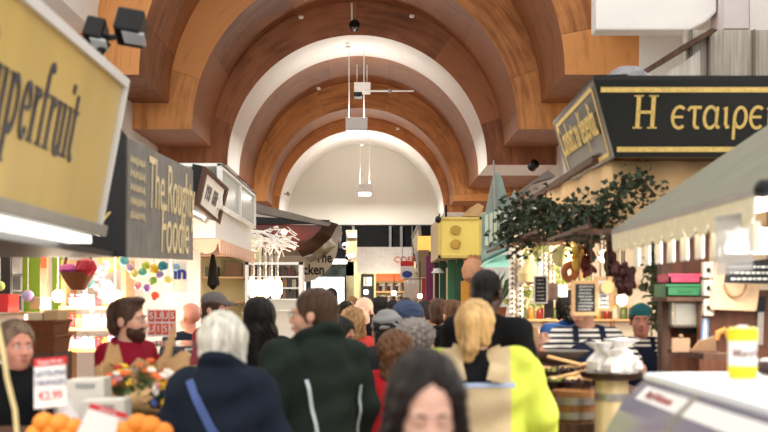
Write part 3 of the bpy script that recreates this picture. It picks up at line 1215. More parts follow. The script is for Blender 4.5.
def drape(o, pts, d):
    """pushes points onto the surface of o along d (local space), returns points and normals"""
    me = o.data
    bt = BVHTree.FromPolygons([v.co for v in me.vertices], [tuple(p.vertices) for p in me.polygons])
    out = []
    d = Vector(d).normalized()
    for p in pts:
        p = Vector(p)
        hit = bt.ray_cast(p - d * 1.0, d)
        if hit[0] is not None:
            out.append((hit[0], hit[1]))
    return out


def band_on(o, name, pts, d, w, m, t=.006):
    """a strip of cloth lying on the surface of o"""
    n = 24
    fine = []
    P_ = [Vector(p) for p in pts]
    for i in range(len(P_) - 1):
        for j in range(n // (len(P_) - 1)):
            fine.append(P_[i].lerp(P_[i + 1], j / (n // (len(P_) - 1))))
    fine.append(P_[-1])
    hs = drape(o, fine, d)
    if len(hs) < 3:
        return None
    mb = MB()
    mb.strip([h[0] + Vector(h[1]) * .001 for h in hs], w, -Vector(d), t=t)
    return build(mb, name, m, o, local=True)


HC = {'brown': rgb(62, 42, 30), 'dark': rgb(24, 17, 15), 'black': rgb(12, 10, 10), 'blonde': rgb(176, 142, 92), 'silver': rgb(196, 192, 180),
      'grey': rgb(120, 114, 108), 'auburn': rgb(98, 58, 36), 'chestnut': rgb(86, 56, 36), 'sandy': rgb(140, 108, 72), 'greybrown': rgb(110, 92, 76)}
CC = {'navy_jeans': rgb(38, 44, 62), 'black_cloth': rgb(20, 20, 22), 'charcoal': rgb(44, 46, 50), 'navy': rgb(30, 37, 50), 'forest': rgb(38, 46, 42),
      'burgundy': rgb(140, 24, 44), 'red': rgb(190, 34, 44), 'beige': rgb(196, 176, 140), 'blue': rgb(44, 78, 140), 'denim': rgb(74, 92, 128),
      'slate_knit': rgb(70, 82, 108), 'grey_knit': rgb(150, 148, 146), 'teal': rgb(52, 116, 124), 'grey_cap': rgb(110, 104, 104), 'apron_navy': rgb(30, 36, 54),
      'khaki': rgb(120, 108, 84), 'white_cloth': rgb(220, 216, 210), 'coral': rgb(206, 70, 66), 'purple': rgb(80, 52, 86), 'rust': rgb(140, 72, 48),
      'pinkgrey': rgb(150, 120, 118)}


def striped(name, a, b, pitch=.032, axis_='Z'):
    if name in MATS:
        return MATS[name]
    m, nt, bs = nmat(name)
    tc = nt.nodes.new('ShaderNodeTexCoord')
    sp = nt.nodes.new('ShaderNodeSeparateXYZ')
    nt.links.new(tc.outputs['Object'], sp.inputs[0])
    mu = nt.nodes.new('ShaderNodeMath'); mu.operation = 'MULTIPLY'; mu.inputs[1].default_value = 1 / pitch
    nt.links.new(sp.outputs[axis_], mu.inputs[0])
    fr = nt.nodes.new('ShaderNodeMath'); fr.operation = 'FRACT'
    nt.links.new(mu.outputs[0], fr.inputs[0])
    gt = nt.nodes.new('ShaderNodeMath'); gt.operation = 'GREATER_THAN'; gt.inputs[1].default_value = .5
    nt.links.new(fr.outputs[0], gt.inputs[0])
    mx = nt.nodes.new('ShaderNodeMix'); mx.data_type = 'RGBA'
    nt.links.new(gt.outputs[0], mx.inputs[0])
    mx.inputs[6].default_value = a; mx.inputs[7].default_value = b
    nt.links.new(mx.outputs[2], bs.inputs['Base Color'])
    bs.inputs['Roughness'].default_value = .85
    MATS[name] = m
    return m
# ------------------------------------------------------------------ the crowd
G = 'shoppers crowding the aisle'


def ex_green(q):
    w = mat('reflective_piping', rgb(196, 204, 214), .35, var=.04)
    s = q['s']
    band_on(q['jacket'], 'reflective_stripe', [(.125 * s, 0, 1.30 * s), (.085 * s, 0, 1.10 * s), (.055 * s, 0, .92 * s)], (0, -1, 0), .018, w)
    band_on(q['jacket'], 'reflective_stripe', [(-.21 * s, 0, 1.26 * s), (-.215 * s, 0, 1.10 * s), (-.22 * s, 0, .98 * s)], (0, -1, 0), .012, w)


person('man in dark green hooded rain jacket with pale piping, turned left, wearing glasses', 314, 5.75, 286, -148, 'fair', ('short', 'brown'), 'forest',
       turn=42, build_=1.12, hood=1.05, hem=.72, collar='high', extra=ex_green, res=.011, glasses=True, thick=.04)


def ex_bag(q):
    s = q['s']
    st = mat('bag_strap_blue', rgb(70, 92, 150), .7, var=.06, bump=.1)
    band_on(q['jacket'], 'bag_strap', [(.13 * s, 0, 1.44 * s), (.03 * s, 0, 1.24 * s), (-.12 * s, 0, 1.02 * s), (-.16 * s, 0, .93 * s)], (0, -1, 0), .034, st, t=.01)
    hs = drape(q['jacket'], [(-.105 * s, 0, 1.05 * s)], (0, -1, 0))
    if hs:
        mb = MB()
        mb.box(hs[0][0] + Vector((0, .012, 0)), (.05, .012, .03), Matrix.Rotation(radians(-35), 3, 'Y'))
        build(mb, 'strap_buckle', mat('buckle_metal', rgb(210, 210, 205), .25, metal=.9), q['jacket'], bevel=.004, local=True)


person('woman with silver bob in dark navy jacket, blue bag strap across her back', 223, 5.0, 311, 178, 'pale', ('bob', 'silver'), 'navy', female=True,
       build_=1.0, turn=-6, hood=.9, hem=.72, collar='high', extra=ex_bag, res=.011, scarf='denim', thick=.04, headw=1.05)
person('woman with long black hair between the silver bob and the green jacket', 258, 7.5, 295, 190, 'fair', ('long', 'black'), 'black_cloth', female=True, turn=30, hem=.7)


def mi_hi(x, y, z):
    r = np.zeros(len(x), int)
    back = y > -.02
    r[(np.abs(x) < .165) & back] = 1
    r[(np.abs(x) < .18) & back & (np.abs(z - 1.325) < .012)] = 2
    r[(np.abs(x) < .075) & (z > 1.337) & back] = 3
    r[(np.abs(x) >= .075) & (z > 1.337) & (np.abs(x) < .165)] = 1
    return r


def ex_hi(q):
    s = q['s']
    bg = cloth('beige', CC['beige'])
    for e, x0 in ((1, .085), (-1, .085)):
        band_on(q['jacket'], 'hood_edge', [(e * .07 * s, 0, 1.51 * s), (e * (x0 + .02) * s, 0, 1.43 * s), (e * x0 * s, 0, 1.345 * s)], (0, -1, 0), .075, bg, t=.03)
    band_on(q['jacket'], 'reflective_band', [(-.18 * s, 0, 1.325 * s), (.17 * s, 0, 1.325 * s)], (0, -1, 0), .018, mat('reflective_blue', rgb(172, 188, 214), .4, var=.04))


person('blonde woman with ponytail in beige and lime yellow jacket with black back panel', 476, 5.6, 297, 176, 'fair', ('ponytail', 'blonde'), 'lime', female=True,
       build_=1.32, turn=-14, hem=.72, collar='none', res=.011, coat_mi=mi_hi, thick=.05, extra=ex_hi,
       coat_mats=[cloth('lime', rgb(202, 214, 84)), cloth('beige', CC['beige']), cloth('reflect_blue', rgb(172, 188, 214)), cloth('black_cloth', CC['black_cloth'])])
person('tall black man with cropped hair in black coat, back turned', 488, 6.6, 266, 140, 'dark', ('crop', 'black'), 'black_cloth', build_=1.08, turn=10, hem=.6, res=.011)
person('young woman with long dark hair looking down, closest to the camera', 422, 2.85, 345, 10, 'pale', ('longfront', 'dark'), 'charcoal', female=True, turn=-2, nod=26, lids=True,
       hem=.75, res=.009, thick=.03, arms=dict(l=((.24, -.02, 1.13), (.07, -.26, 1.10)), r=((-.24, -.02, 1.13), (-.05, -.27, 1.10))))
person('woman with tousled chestnut bob in red coat behind the green jacket', 397, 6.5, 331, 165, 'fair', ('wavy', 'chestnut'), 'red', female=True, hem=.6, turn=-20)
person('woman with curly grey hair, face turned right, behind the blonde ponytail', 418, 7.2, 322, 112, 'fair', ('curly', 'grey'), 'black_cloth', female=True)
person('person in slate blue knit hat facing right in the crowd', 412, 8.7, 303, 112, 'fair', ('short', 'dark'), 'navy', hat=('beanie', 'slate_knit'), female=True)
person('person in pale grey knit headband with long dark hair facing left', 385, 8.0, 311, -130, 'tan', ('long', 'dark'), 'charcoal', hat=('band', 'grey_knit'), female=True)
person('young woman with black hair facing right beside the green jacket', 338, 7.0, 316, 60, 'tan', ('long', 'black'), 'black_cloth', female=True, nod=8, scarf='navy_jeans')
person('woman with sandy blonde hair in red jacket in mid crowd', 352, 9.6, 307, 200, 'pale', ('wavy', 'sandy'), 'coral', female=True, turn=-20)
person('bald pale man in dark jacket facing the camera in mid crowd', 364, 10.5, 295, -22, 'pale', None, 'black_cloth', turn=-8, nod=6, collar='stand')
person('man with short dark hair standing before the far glass door', 331, 17.5, 287, -15, 'fair', ('short', 'dark'), 'charcoal', turn=20, nod=10)
for lab, px, Y, tp, yw, sk, hr_, ct, kw in [
    ('woman with long brown hair left of the far glass door', 320, 13.0, 299, 185, 'fair', ('long', 'brown'), 'khaki', dict(female=True)),
    ('man with brown hair in the crowd below the yellow box', 440, 10.0, 298, 160, 'fair', ('short', 'brown'), 'charcoal', {}),
    ('man with chestnut hair right behind the blonde ponytail', 453, 9.7, 299, 195, 'fair', ('quiff', 'chestnut'), 'black_cloth', {}),
    ('dark-haired man in black beneath the coffee board', 379, 12.7, 296, 188, 'tan', ('short', 'black'), 'black_cloth', {}),
    ('dark-haired woman beneath the shelves of jars', 393, 14.0, 300, 175, 'tan', ('wavy', 'dark'), 'purple', dict(female=True)),
    ('person with dark bun behind the sandy blonde woman', 346, 12.0, 300, 172, 'fair', ('bun', 'dark'), 'navy', dict(female=True)),
    ('man in olive coat under the purple pole', 424, 12.2, 300, 182, 'fair', ('short', 'dark'), 'khaki', {}),
    ('far shopper with auburn hair in front of the green stall', 436, 15.0, 298, 178, 'fair', ('wavy', 'auburn'), 'rust', dict(female=True)),
    ('far shopper in grey coat near the hanging red sign', 406, 17.0, 297, 12, 'fair', ('short', 'brown'), 'pinkgrey', {}),
    ('far shopper in blue coat beside the black door frame', 352, 19.0, 296, -10, 'pale', ('wavy', 'sandy'), 'blue', dict(female=True)),
]:
    person(lab, px, Y, tp, yw, sk, hr_, ct, res=.014, **kw)

# ---- people at the stalls
GS = 'people working at the stalls'
person('bearded man in burgundy jacket facing right behind the kraft paper bouquets', 128, 6.6, 296, 68, 'fair', ('quiff', 'brown'), 'burgundy', beard='brown', collar='stand',
       group=None, turn=14, hem=.8, res=.011, arms=dict(l=((.30, -.10, 1.18), (.16, -.30, 1.16)), r=((-.27, -.06, 1.14), (-.10, -.30, 1.10))))
person('older woman with short grey-brown hair in black coat at far left', 16, 5.6, 320, 40, 'ruddy', ('short', 'greybrown'), 'black_cloth', female=True, group=None, build_=1.12)
person('man in grey cap and burgundy jacket facing right by the glass counter', 216, 9.0, 291, 70, 'fair', ('short', 'brown'), 'burgundy', beard='brown', hat=('cap', 'grey_cap'), group=GS)


def ex_fe(q):
    s = q['s']
    hs = drape(q['jacket'], [(-.0 * s, 0, 1.27 * s)], (0, -1, 0))
    if hs:
        M = q['root']
        p = hs[0][0] + Vector((0, .01, 0))
        W = wm(M)
        text('FE', 'lettering', white_paint, .17, W @ p, (W.to_3x3() @ Vector((-1, 0, 0))), (0, 0, 1), q['jacket'], 'CENTER')


person('man with shaved head in navy lettered shirt behind the glass counter', 190, 9.8, 301, 200, 'ruddy', None, 'navy', sleeve='short', thick=.012, group=GS, extra=ex_fe, turn=30, collar='none')
ST = striped('cloth_stripes', rgb(30, 34, 48), rgb(222, 216, 206), .034)
person('woman in striped top and navy apron reaching over the olive barrels', 586, 7.7, 284, 4, 'fair', ('short', 'dark'), 'stripes', coat_mats=ST, sleeve='short', thick=.012,
       apron='apron_navy', female=True, build_=1.1, group=GS, turn=-40, nod=14, collar='none', res=.011, fine=((-.50, -.28, .006, 0), (-.55, -.3, .007, 1), (1.3, 1.5, .006, 2)),
       arms=dict(r=((-.35, -.13, 1.28), (-.38, -.36, 1.37)), l=((.34, -.05, 1.20), (.16, -.27, 1.18))))
person('woman in teal kerchief and navy apron standing beside the ivy string', 641, 8.7, 303, -10, 'ruddy', ('bun', 'brown'), 'stripes', coat_mats=ST, thick=.012, apron='apron_navy',
       female=True, build_=1.1, hat=('kerchief', 'teal'), group=GS, collar='none', res=.011)
person('dark-haired man in blue shirt at the back of the olive stall', 569, 10.2, 292, 175, 'tan', ('curly', 'black'), 'blue', thick=.014, group=GS, sleeve='short')
# ------------------------------------------------------------------ left side of the aisle
M_yellow = mat('sign_yellow', rgb(208, 178, 96), .28, var=.10, scale=2.5, stretch=(.6, 1, .25))
M_navy = mat('letter_navy', rgb(30, 34, 62), .4, var=.08)
M_trim = mat('white_metal', rgb(232, 232, 230), .35, var=.03)
M_grey = mat('grey_metal', rgb(150, 150, 148), .4, metal=.4, var=.08)
M_black = mat('black_board', rgb(24, 23, 23), .55, var=.2, scale=8, bump=.05)
M_blackm = mat('black_metal', rgb(18, 18, 19), .35, metal=.3, var=.1)
M_gold = mat('gold_paint', rgb(228, 198, 116), .45, metal=.1, var=.18, scale=40)
M_tan = mat('pale_gold_paint', rgb(226, 208, 164), .5, var=.2, scale=40)
M_chalk = wood('charcoal_board', rgb(96, 95, 93), rgb(142, 140, 135), scale=6, stretch=(1, 6, .8), rough=.7)
M_tube = mat('lamp_glow', rgb(255, 246, 230), .5, var=.0, emit=5)
M_warm = mat('warm_bulb_glow', rgb(255, 226, 178), .5, var=.0, emit=4)
M_glass = clear('clear_glass', (.92, .97, .96, 1), .04, .05)
M_kraft = mat('kraft_paper', rgb(200, 162, 116), .8, var=.12, scale=7, bump=.25, bscale=14)
M_wicker = mat('wicker', rgb(142, 84, 44), .75, var=.35, scale=70, stretch=(1, 1, 3), bump=.8, bscale=90)
M_pine = wood('pine', rgb(186, 142, 92), rgb(214, 174, 122), scale=4, stretch=(1, 8, 8))
M_dkwood = wood('dark_wood', rgb(62, 40, 28), rgb(98, 64, 44), scale=4, stretch=(6, 6, 1), rough=.6)
M_card = mat('white_card', rgb(240, 238, 234), .6, var=.02)
M_red = mat('sign_red', rgb(206, 34, 44), .5, var=.06)
M_ink = mat('blue_ink', rgb(70, 84, 130), .6, var=.1)
M_redink = mat('red_ink', rgb(214, 60, 60), .6, var=.1)
M_crate = mat('pale_carton', rgb(206, 202, 192), .75, var=.06, bump=.08)
M_orange = mat('orange_peel', rgb(240, 140, 40), .45, var=.08, scale=10, bump=.25, bscale=180)
M_leaf = mat('leaf_green', rgb(66, 92, 50), .55, var=.4, scale=14)
M_lime = mat('lime_wall', rgb(142, 178, 52), .7, var=.06, scale=2)
M_white = white_paint

# --- near fruit stall: its yellow fascia, leaning out at the top
t = thing('fascia_sign', 'yellow Superfruit fascia sign with white frame, leaning over the near left stall', 'sign', (-1.4, 4.5, 1.95))
TT, TB = Vector((-1.25, 0, 2.735)), Vector((-1.39, 0, 1.985))
y0, y1 = 2.7, 5.98
up = (TT - TB).normalized()
nrm = Vector((0, 1, 0)).cross(up)


def sp(y, v, n=0.0):
    return TB + (TT - TB) * v + Vector((0, y, 0)) + nrm * n


build(MB().hexa([sp(y0, .03), sp(y1 - .03, .03), sp(y1 - .03, .97), sp(y0, .97)], [sp(y0, .03, -.10), sp(y1 - .03, .03, -.10), sp(y1 - .03, .97, -.10), sp(y0, .97, -.10)]), 'panel', M_yellow, t)
mb = MB()
mb.bar(sp(y0, .985, -.03), sp(y1, .985, -.03), .11, .045, up=up)
mb.bar(sp(y1 - .012, 0.0, -.03), sp(y1 - .012, 1, -.03), .11, .02, up=(0, 1, 0))
build(mb, 'frame', M_trim, t, bevel=.004)
build(MB().bar(sp(y0, .015, -.03), sp(y1, .015, -.03), .16, .055, up=up), 'lower_trim', M_grey, t, bevel=.004)
letter('Superfruit', 'lettering', M_navy, .215, sp(3.95, .36), (0, 1, 0), up, t, sx=.68, gap=.12)
mb = MB()
mb.mm((-1.75, y0, 1.925), (-1.41, 5.95, 1.965))
build(mb, 'light_box', mat('light_box_white', rgb(250, 246, 234), .5, var=.02, emit=.8), t)

area('light_box_glow', (-1.56, 4.4, 1.92), (.3, 2.6), 9, (1, .96, .88))

t = thing('floodlight', 'black twin-head floodlight clamped above the yellow fascia', 'floodlight', P(97, 66, 6.1))
build(MB().tube([P(96, 70, 6.05), P(100, 52, 6.1), P(108, 42, 6.1)], .022, 8).tube([P(96, 40, 6.1), P(132, 34, 6.1)], .016, 8), 'bracket', M_blackm, t)
for c, sz, ang in (((96, 34), (.10, .16, .115), 12), ((131, 28), (.14, .18, .125), 10)):
    R3 = Matrix.Rotation(radians(ang), 3, 'Y') @ Matrix.Rotation(radians(-20), 3, 'X')
    h = build(MB().box(P(*c, 6.1), sz, R3), 'lamp_head', M_blackm, t, bevel=.012)
    build(MB().box(P(c[0] + 3, c[1] + 10, 6.07), (sz[0] * .8, sz[1] * .6, .012), R3), 'lens', mat('lamp_lens', rgb(190, 196, 200), .1, var=.05), h)

t = thing('canopy_board', 'black painted canopy board behind the yellow fascia, with a gold script letter', 'sign board', P(60, 257, 6.95))
build(MB().slab([P(-60, 257, 6.9), P(125, 257, 6.9), P(126, 136, 6.9), P(113, 118, 6.9), P(-60, 60, 6.9)], (0, .05, 0)), 'board', M_black, t)
text('y', 'lettering', M_gold, .16, P(101, 216, 6.9), (1, 0, 0), (0, 0, 1), t, 'CENTER', shear=.35)
build(MB().mm((P(-60, 257, 6.9).x, 4.6, P(0, 257, 6.9).z - .003), (-1.50, 6.9, P(0, 257, 6.9).z + .03)), 'soffit', M_black, t)

# --- charcoal board with script
t = thing('shop_board', 'charcoal wooden shop board with pale gold script lettering', 'sign board', (-1.5, 8.5, 1.91))
c0, c1, c2, c3 = P(125, 257, 7.2), P(193, 260, 9.84), P(193, 170, 9.84), P(125, 136, 7.2)
bk = Vector((-.045, .01, 0))
build(MB().hexa([c0, c1, c2, c3], [q + bk for q in (c0, c1, c2, c3)]), 'board', M_chalk, t)
ux = (c1 - c0).normalized()
uy = Vector((0, 0, 1))
for st, v, sz, u, sx in (('The Roughty', .64, .50, .255, .76), ('Foodie', .24, .50, .42, .90)):
    text(st, 'lettering', M_tan, sz, c0 + ux * (2.7 * u) + uy * (.73 * v + .02), ux, (0, 0, 1), t, sx=sx, shear=.22, off=.003)
mb = MB()
for i in range(5):
    base = c0 + ux * .14 + uy * (.58 - i * .085) + Vector((.004, 0, 0))
    for j in range(6):
        mb.strip([base + ux * (j * .08) + uy * .0, base + ux * (j * .08 + .025) + uy * .04, base + ux * (j * .08 + .055) + uy * random.uniform(-.01, .02)], .012, (1, 0, 0))
build(mb, 'lettering', M_tan, t)
build(MB().bar((-1.53, 7.26, 2.2), (-1.50, 6.93, 2.2), .03), 'bracket', M_blackm, t)

# --- framed notice
t = thing('framed_notice', 'dark framed notice tilted down above the white canopy', 'framed notice', P(205, 224, 10.8))
a, b_, c_, d_ = P(203, 166, 10.2), P(226, 188, 11.6), P(217, 224, 11.6), P(194, 205, 10.2)
n_ = (b_ - a).cross(d_ - a).normalized()
if n_.x < 0:
    n_ = -n_
bk = -n_ * .09
build(MB().hexa([a, b_, c_, d_], [q + bk for q in (a, b_, c_, d_)]), 'backing', M_blackm, t)
ctr = (a + b_ + c_ + d_) / 4
inn = [ctr + (q - ctr) * .80 for q in (a, b_, c_, d_)]
build(MB().hexa(inn, [q + n_ * .012 for q in inn]), 'card', M_card, t)
mb = MB()
o4 = [a, b_, c_, d_]
for i in range(4):
    p, q = o4[i], o4[(i + 1) % 4]
    mb.hexa([p, q, ctr + (q - ctr) * .82, ctr + (p - ctr) * .82], [v + n_ * .03 for v in (p, q, ctr + (q - ctr) * .82, ctr + (p - ctr) * .82)])
build(mb, 'frame', M_dkwood, t)
mb = MB()
ex, ey = (inn[1] - inn[0]), (inn[0] - inn[3])
for cu in (.3, .66):
    for i in range(7):
        for j in range(3):
            p = inn[3] + ex * (cu - .12 + j * .085) + ey * (.3 + i * .065) + n_ * .013
            mb.strip([p, p + ex * random.uniform(.03, .07)], .022, n_, t=.002)
build(mb, 'artwork', mat('graphite', rgb(110, 106, 102), .7, var=.2), t)

# --- white canopy cabinet with glazed panels
xa, xb = -1.45, -2.7
t = thing('canopy_cabinet', 'white canopy cabinet with glazed side panels over the second left stall', 'canopy', ((xa + xb) / 2, 12.9, 2.2))
build(MB().mm((xb, 11.3, 2.22), (xa - .06, 14.5, 2.52)).mm((xb, 11.3, 2.52), (xa - .35, 14.5, 2.9)), 'body', M_trim, t, bevel=.01)
mb = MB()
for y in (11.3, 12.9, 14.46):
    mb.mm((xa - .05, y, 2.50), (xa, y + .05, 2.93))
mb.mm((xa - .05, 11.3, 2.88), (xa, 14.5, 2.93)).mm((xa - .05, 11.3, 2.50), (xa, 14.5, 2.54)).mm((xb, 11.3, 2.90), (xa, 14.5, 2.93))
build(mb, 'frame', M_trim, t, bevel=.005)
for y in (11.35, 12.95):
    build(MB().mm((xa - .03, y, 2.54), (xa - .02, y + 1.53, 2.88)), 'glass_panel', clear('frosted_panel', (.86, .93, .9, 1), .2, .35), t)
mb = MB()
for i in range(10):
    y = 11.5 + i * .29
    mb.mm((xa - .33, y, 2.53), (xa - .31, y + .2, 2.53 + random.uniform(.12, .3)))
build(mb, 'display_card', mat('display_pale', rgb(206, 212, 198), .7, var=.25, scale=3), t)

t = thing('scalloped_awning', 'salmon scalloped awning strip under the white canopy', 'awning', ((xa + xb) / 2, 12.9, 2.1))
mb = MB()
mb.mm((xb, 11.3, 2.17), (xa - .02, 14.5, 2.215))
for i in range(16):
    y = 11.3 + i * .2
    mb.slab([(xa - .03, y, 2.17), (xa - .03, y + .2, 2.17)] + [(xa - .03, y + .1 + .1 * cos(a_ * pi / 6), 2.17 - .075 * sin(a_ * pi / 6) - .02) for a_ in range(7)], (.015, 0, 0))
for i in range(6):
    x = xb + i * .2
    mb.slab([(x, 11.3, 2.17), (x + .2, 11.3, 2.17)] + [(x + .1 + .1 * cos(a_ * pi / 6), 11.3, 2.17 - .075 * sin(a_ * pi / 6) - .02) for a_ in range(7)], (0, .015, 0))
build(mb, 'valance', mat('salmon_cloth', rgb(226, 186, 166), .8, var=.06), t)

t = thing('bulkhead_lamp', 'small round glowing lamp on the end of the white canopy', 'lamp', P(199, 214, 11.2))
build(MB().ball(P(200, 213, 11.16), .07, 14), 'lamp_shade', M_tube, t, smooth=True)
build(MB().lathe([(.06, 0), (.06, .1)], P(200, 213, 11.2), 12, Matrix.Rotation(-pi / 2, 3, 'X')), 'base', M_trim, t)

# --- white twig light with hanging glass jars
t = thing('twig_chandelier', 'white wire twig chandelier with glowing glass jars hanging on cords', 'chandelier', P(262, 240, 14.9))
mb = MB()
r2 = random.Random(4)
for i in range(70):
    x, y = r2.uniform(232, 286), r2.uniform(231, 250)
    yy = 14.9 + r2.uniform(-.35, .35)
    p = P(x, y, yy)
    q = p + Vector((r2.uniform(-.1, .28), r2.uniform(-.12, .12), r2.uniform(-.14, .06)))
    mid = (p + q) / 2 + Vector((0, 0, r2.uniform(.0, .06)))
    mb.tube([p, mid, q], .007, 5)
    mb.tube([mid, mid + Vector((r2.uniform(-.1, .1), 0, r2.uniform(-.1, .05)))], .006, 5)
mb.tube([P(230, 228, 14.9), P(262, 232, 14.9), P(296, 248, 14.9)], .02, 6).tube([P(230, 244, 14.9), P(262, 240, 14.9), P(296, 248, 14.9)], .016, 6)
build(mb, 'twig_frame', M_trim, t)
for i in range(10):
    x = 252 + (i % 5) * 6
    yy = 14.75 if i < 5 else 15.05
    top_, bt = P(x + (i // 5) * 2, 240 + (x - 252) * .25, yy), P(x + (i // 5) * 2, 279 + r2.uniform(-2, 2), yy)
    cd_ = build(MB().tube([top_, bt], .004, 5), 'cord', M_trim, t)
    build(MB().lathe([(.022, 0), (.026, -.03), (.05, -.06), (.055, -.20), (.04, -.215)], bt, 10), 'glass_jar', M_warm, cd_, smooth=True)
bulb('chandelier_light', P(266, 305, 14.9), 30, .2)

# --- shelving unit with packets
t = thing('shelf_unit', 'white shelf unit of dark packets below the brown canopy', 'shelf unit', (P(274, 0, 17).x, 17.2, .0))
xa, xb = P(245, 0, 17).x, P(303, 0, 17).x
zt = P(0, 262, 17).z
mb = MB().mm((xa, 17, 0), (xa + .05, 17.35, zt)).mm((xb - .06, 17, 0), (xb, 17.35, zt)).mm((xa, 17, zt - .04), (xb, 17.35, zt)).mm((xa, 17.33, 0), (xb, 17.36, zt))
build(mb, 'carcass', M_trim, t)
zz = [zt - .20, zt - .36, zt - .52, zt - .68]
for z in zz:
    build(MB().mm((xa + .05, 17.01, z - .018), (xb - .06, 17.33, z)), 'shelf', M_trim, t)
cols = [rgb(60, 36, 30), rgb(38, 34, 36), rgb(120, 84, 60), rgb(150, 140, 126), rgb(74, 26, 24), rgb(46, 50, 58)]
pm = [mat('packet_%d' % i, c, .5, var=.2, scale=12) for i, c in enumerate(cols)]
for z in zz[:3]:
    x = xa + .06
    while x < xb - .13:
        w_ = r2.choice((.035, .05, .065))
        o = build(MB().mm((x, 17.06, z), (x + w_ - .004, 17.26, z + r2.uniform(.10, .14))), 'packet', r2.choice(pm))
        tag(o, 'dark upright packet standing in a row on the white shelf unit', 'packet', 'packets on the white shelf unit')
        x += w_

# --- brown metal canopy with red soffit
M_bronze = mat('bronze_sheet', rgb(96, 74, 58), .25, metal=.6, var=.3, scale=2, stretch=(1, 1, 4))
M_maroon = mat('maroon_gloss', rgb(104, 42, 32), .18, var=.14, scale=1.5)
t = thing('curved_canopy', 'brown metal canopy with maroon front and curved bronze edge', 'canopy', P(290, 250, 20.5))
build(MB().slab([P(236, 250, 20), P(298, 250, 20), P(311, 242, 20), P(325, 226, 20), P(236, 222, 20)], (0, 2.6, 0)), 'front', M_maroon, t)
mb = MB()
oc = [(294, 245), (303, 243), (312, 238), (319, 231), (325, 220)]
ic = [(302, 257), (312, 254), (321, 247), (331, 238), (338, 224)]
for i in range(4):
    a4 = [P(*oc[i], 19.9), P(*oc[i + 1], 19.9), P(*ic[i + 1], 20.2), P(*ic[i], 20.2)]
    mb.hexa(a4, [q + Vector((0, 2.8, 0)) for q in a4])
build(mb, 'curved_edge', M_bronze, t)
build(MB().slab([P(236, 224, 19.85), P(327, 224, 19.85), P(330, 220, 19.85), P(236, 216, 19.85)], (0, .1, 0)), 'black_strip', M_blackm, t)  # solid black strip below the gutter
build(MB().slab([P(236, 207, 19.8), P(236, 196, 19.8), P(262, 205, 19.8), P(331, 223, 19.8), P(328, 226, 19.8), P(258, 213, 19.8)], (0, .35, 0)), 'gutter', mat('weathered_grey', rgb(112, 104, 98), .6, var=.2), t)

t = thing('round_sign', 'cream round sign lettered The chicken, half hidden by the brown canopy', 'sign', P(298, 283, 21.4))
Rr = 40 * 23.2 / F
cc = P(298, 243, 23.2)
build(MB().slab([cc + Vector((Rr * cos(a_ * pi / 24), 0, Rr * sin(a_ * pi / 24))) for a_ in range(22, 52)], (0, .06, 0)), 'disc', mat('sign_cream', rgb(232, 220, 196), .6, var=.04), t)
text('The', 'lettering', M_black, .28, P(315.5, 258, 23.2), (1, 0, 0), (0, 0, 1), t, off=.004, bold=.006, sx=.72)
text('chicken', 'lettering', M_black, .28, P(324.5, 270, 23.2), (1, 0, 0), (0, 0, 1), t, 'RIGHT', off=.004, bold=.006, sx=.78)
bulb('canopy_light', P(290, 262, 19.4), 10, .1)
t = thing('canopy_lamp', 'small glowing lamp on the maroon front of the brown canopy', 'lamp', P(284, 233, 19.9))
build(MB().ball(P(284, 232, 19.9), .05, 12), 'globe', M_warm, t, smooth=True)
build(MB().tube([P(284, 232, 19.93), P(284, 229, 20.02)], .02, 6), 'holder', M_grey, t)

# --- back of the second stall
M_cream = mat('stall_cream', rgb(214, 200, 150), .7, var=.08, scale=2)
t = thing('stall_partition', 'pale yellow partition behind the second left stall', 'partition', (P(215, 0, 18).x, 18, 0))
build(MB().mm((P(150, 0, 18.1).x, 18.0, 0), (P(262, 0, 18.1).x, 18.08, 2.6)), 'panel', M_cream, t)
mb = MB()
for z in (1.62, 1.98, 2.3):
    mb.mm((P(196, 0, 17.7).x, 17.6, z - .03), (P(244, 0, 17.7).x, 18.0, z))
build(mb, 'shelf', M_pine, t)
for i, (x, y, w_, h_, c) in enumerate([(226, 279, 16, 14, (112, 78, 52)), (206, 279, 12, 10, (96, 88, 66)), (230, 262, 12, 10, (150, 116, 74)), (200, 262, 14, 9, (60, 54, 48)), (216, 262, 9, 12, (120, 50, 44))]):
    z = 1.98 if y == 279 else 2.3
    x0 = P(x, 0, 17.7).x
    o = build(MB().mm((x0, 17.62, z), (x0 + w_ * 17.7 / F, 17.9, z + h_ * 17.7 / F)), 'storage_box', mat('storage_%d' % i, rgb(*c), .7, var=.12), bevel=.01)
    tag(o, ['brown box on the lower shelf of the yellow partition', 'olive box on the lower shelf of the yellow partition', 'tan box on the upper shelf of the yellow partition',
            'near-black box on the upper shelf of the yellow partition', 'small maroon box on the upper shelf of the yellow partition'][i], 'box', 'boxes on the yellow partition')
t = thing('hanging_umbrella', 'black folded umbrella hanging in the second left stall', 'umbrella', P(213, 292, 14))
build(MB().lathe([(.01, 0), (.07, .06), (.05, .25), (.015, .45)], P(213, 290, 14), 10, jit=.12), 'canopy_cloth', M_black, t)
build(MB().tube([P(213, 257, 14), P(213, 248, 14), P(215, 245, 14), P(216, 248, 14)], .01, 6), 'handle', M_blackm, t)

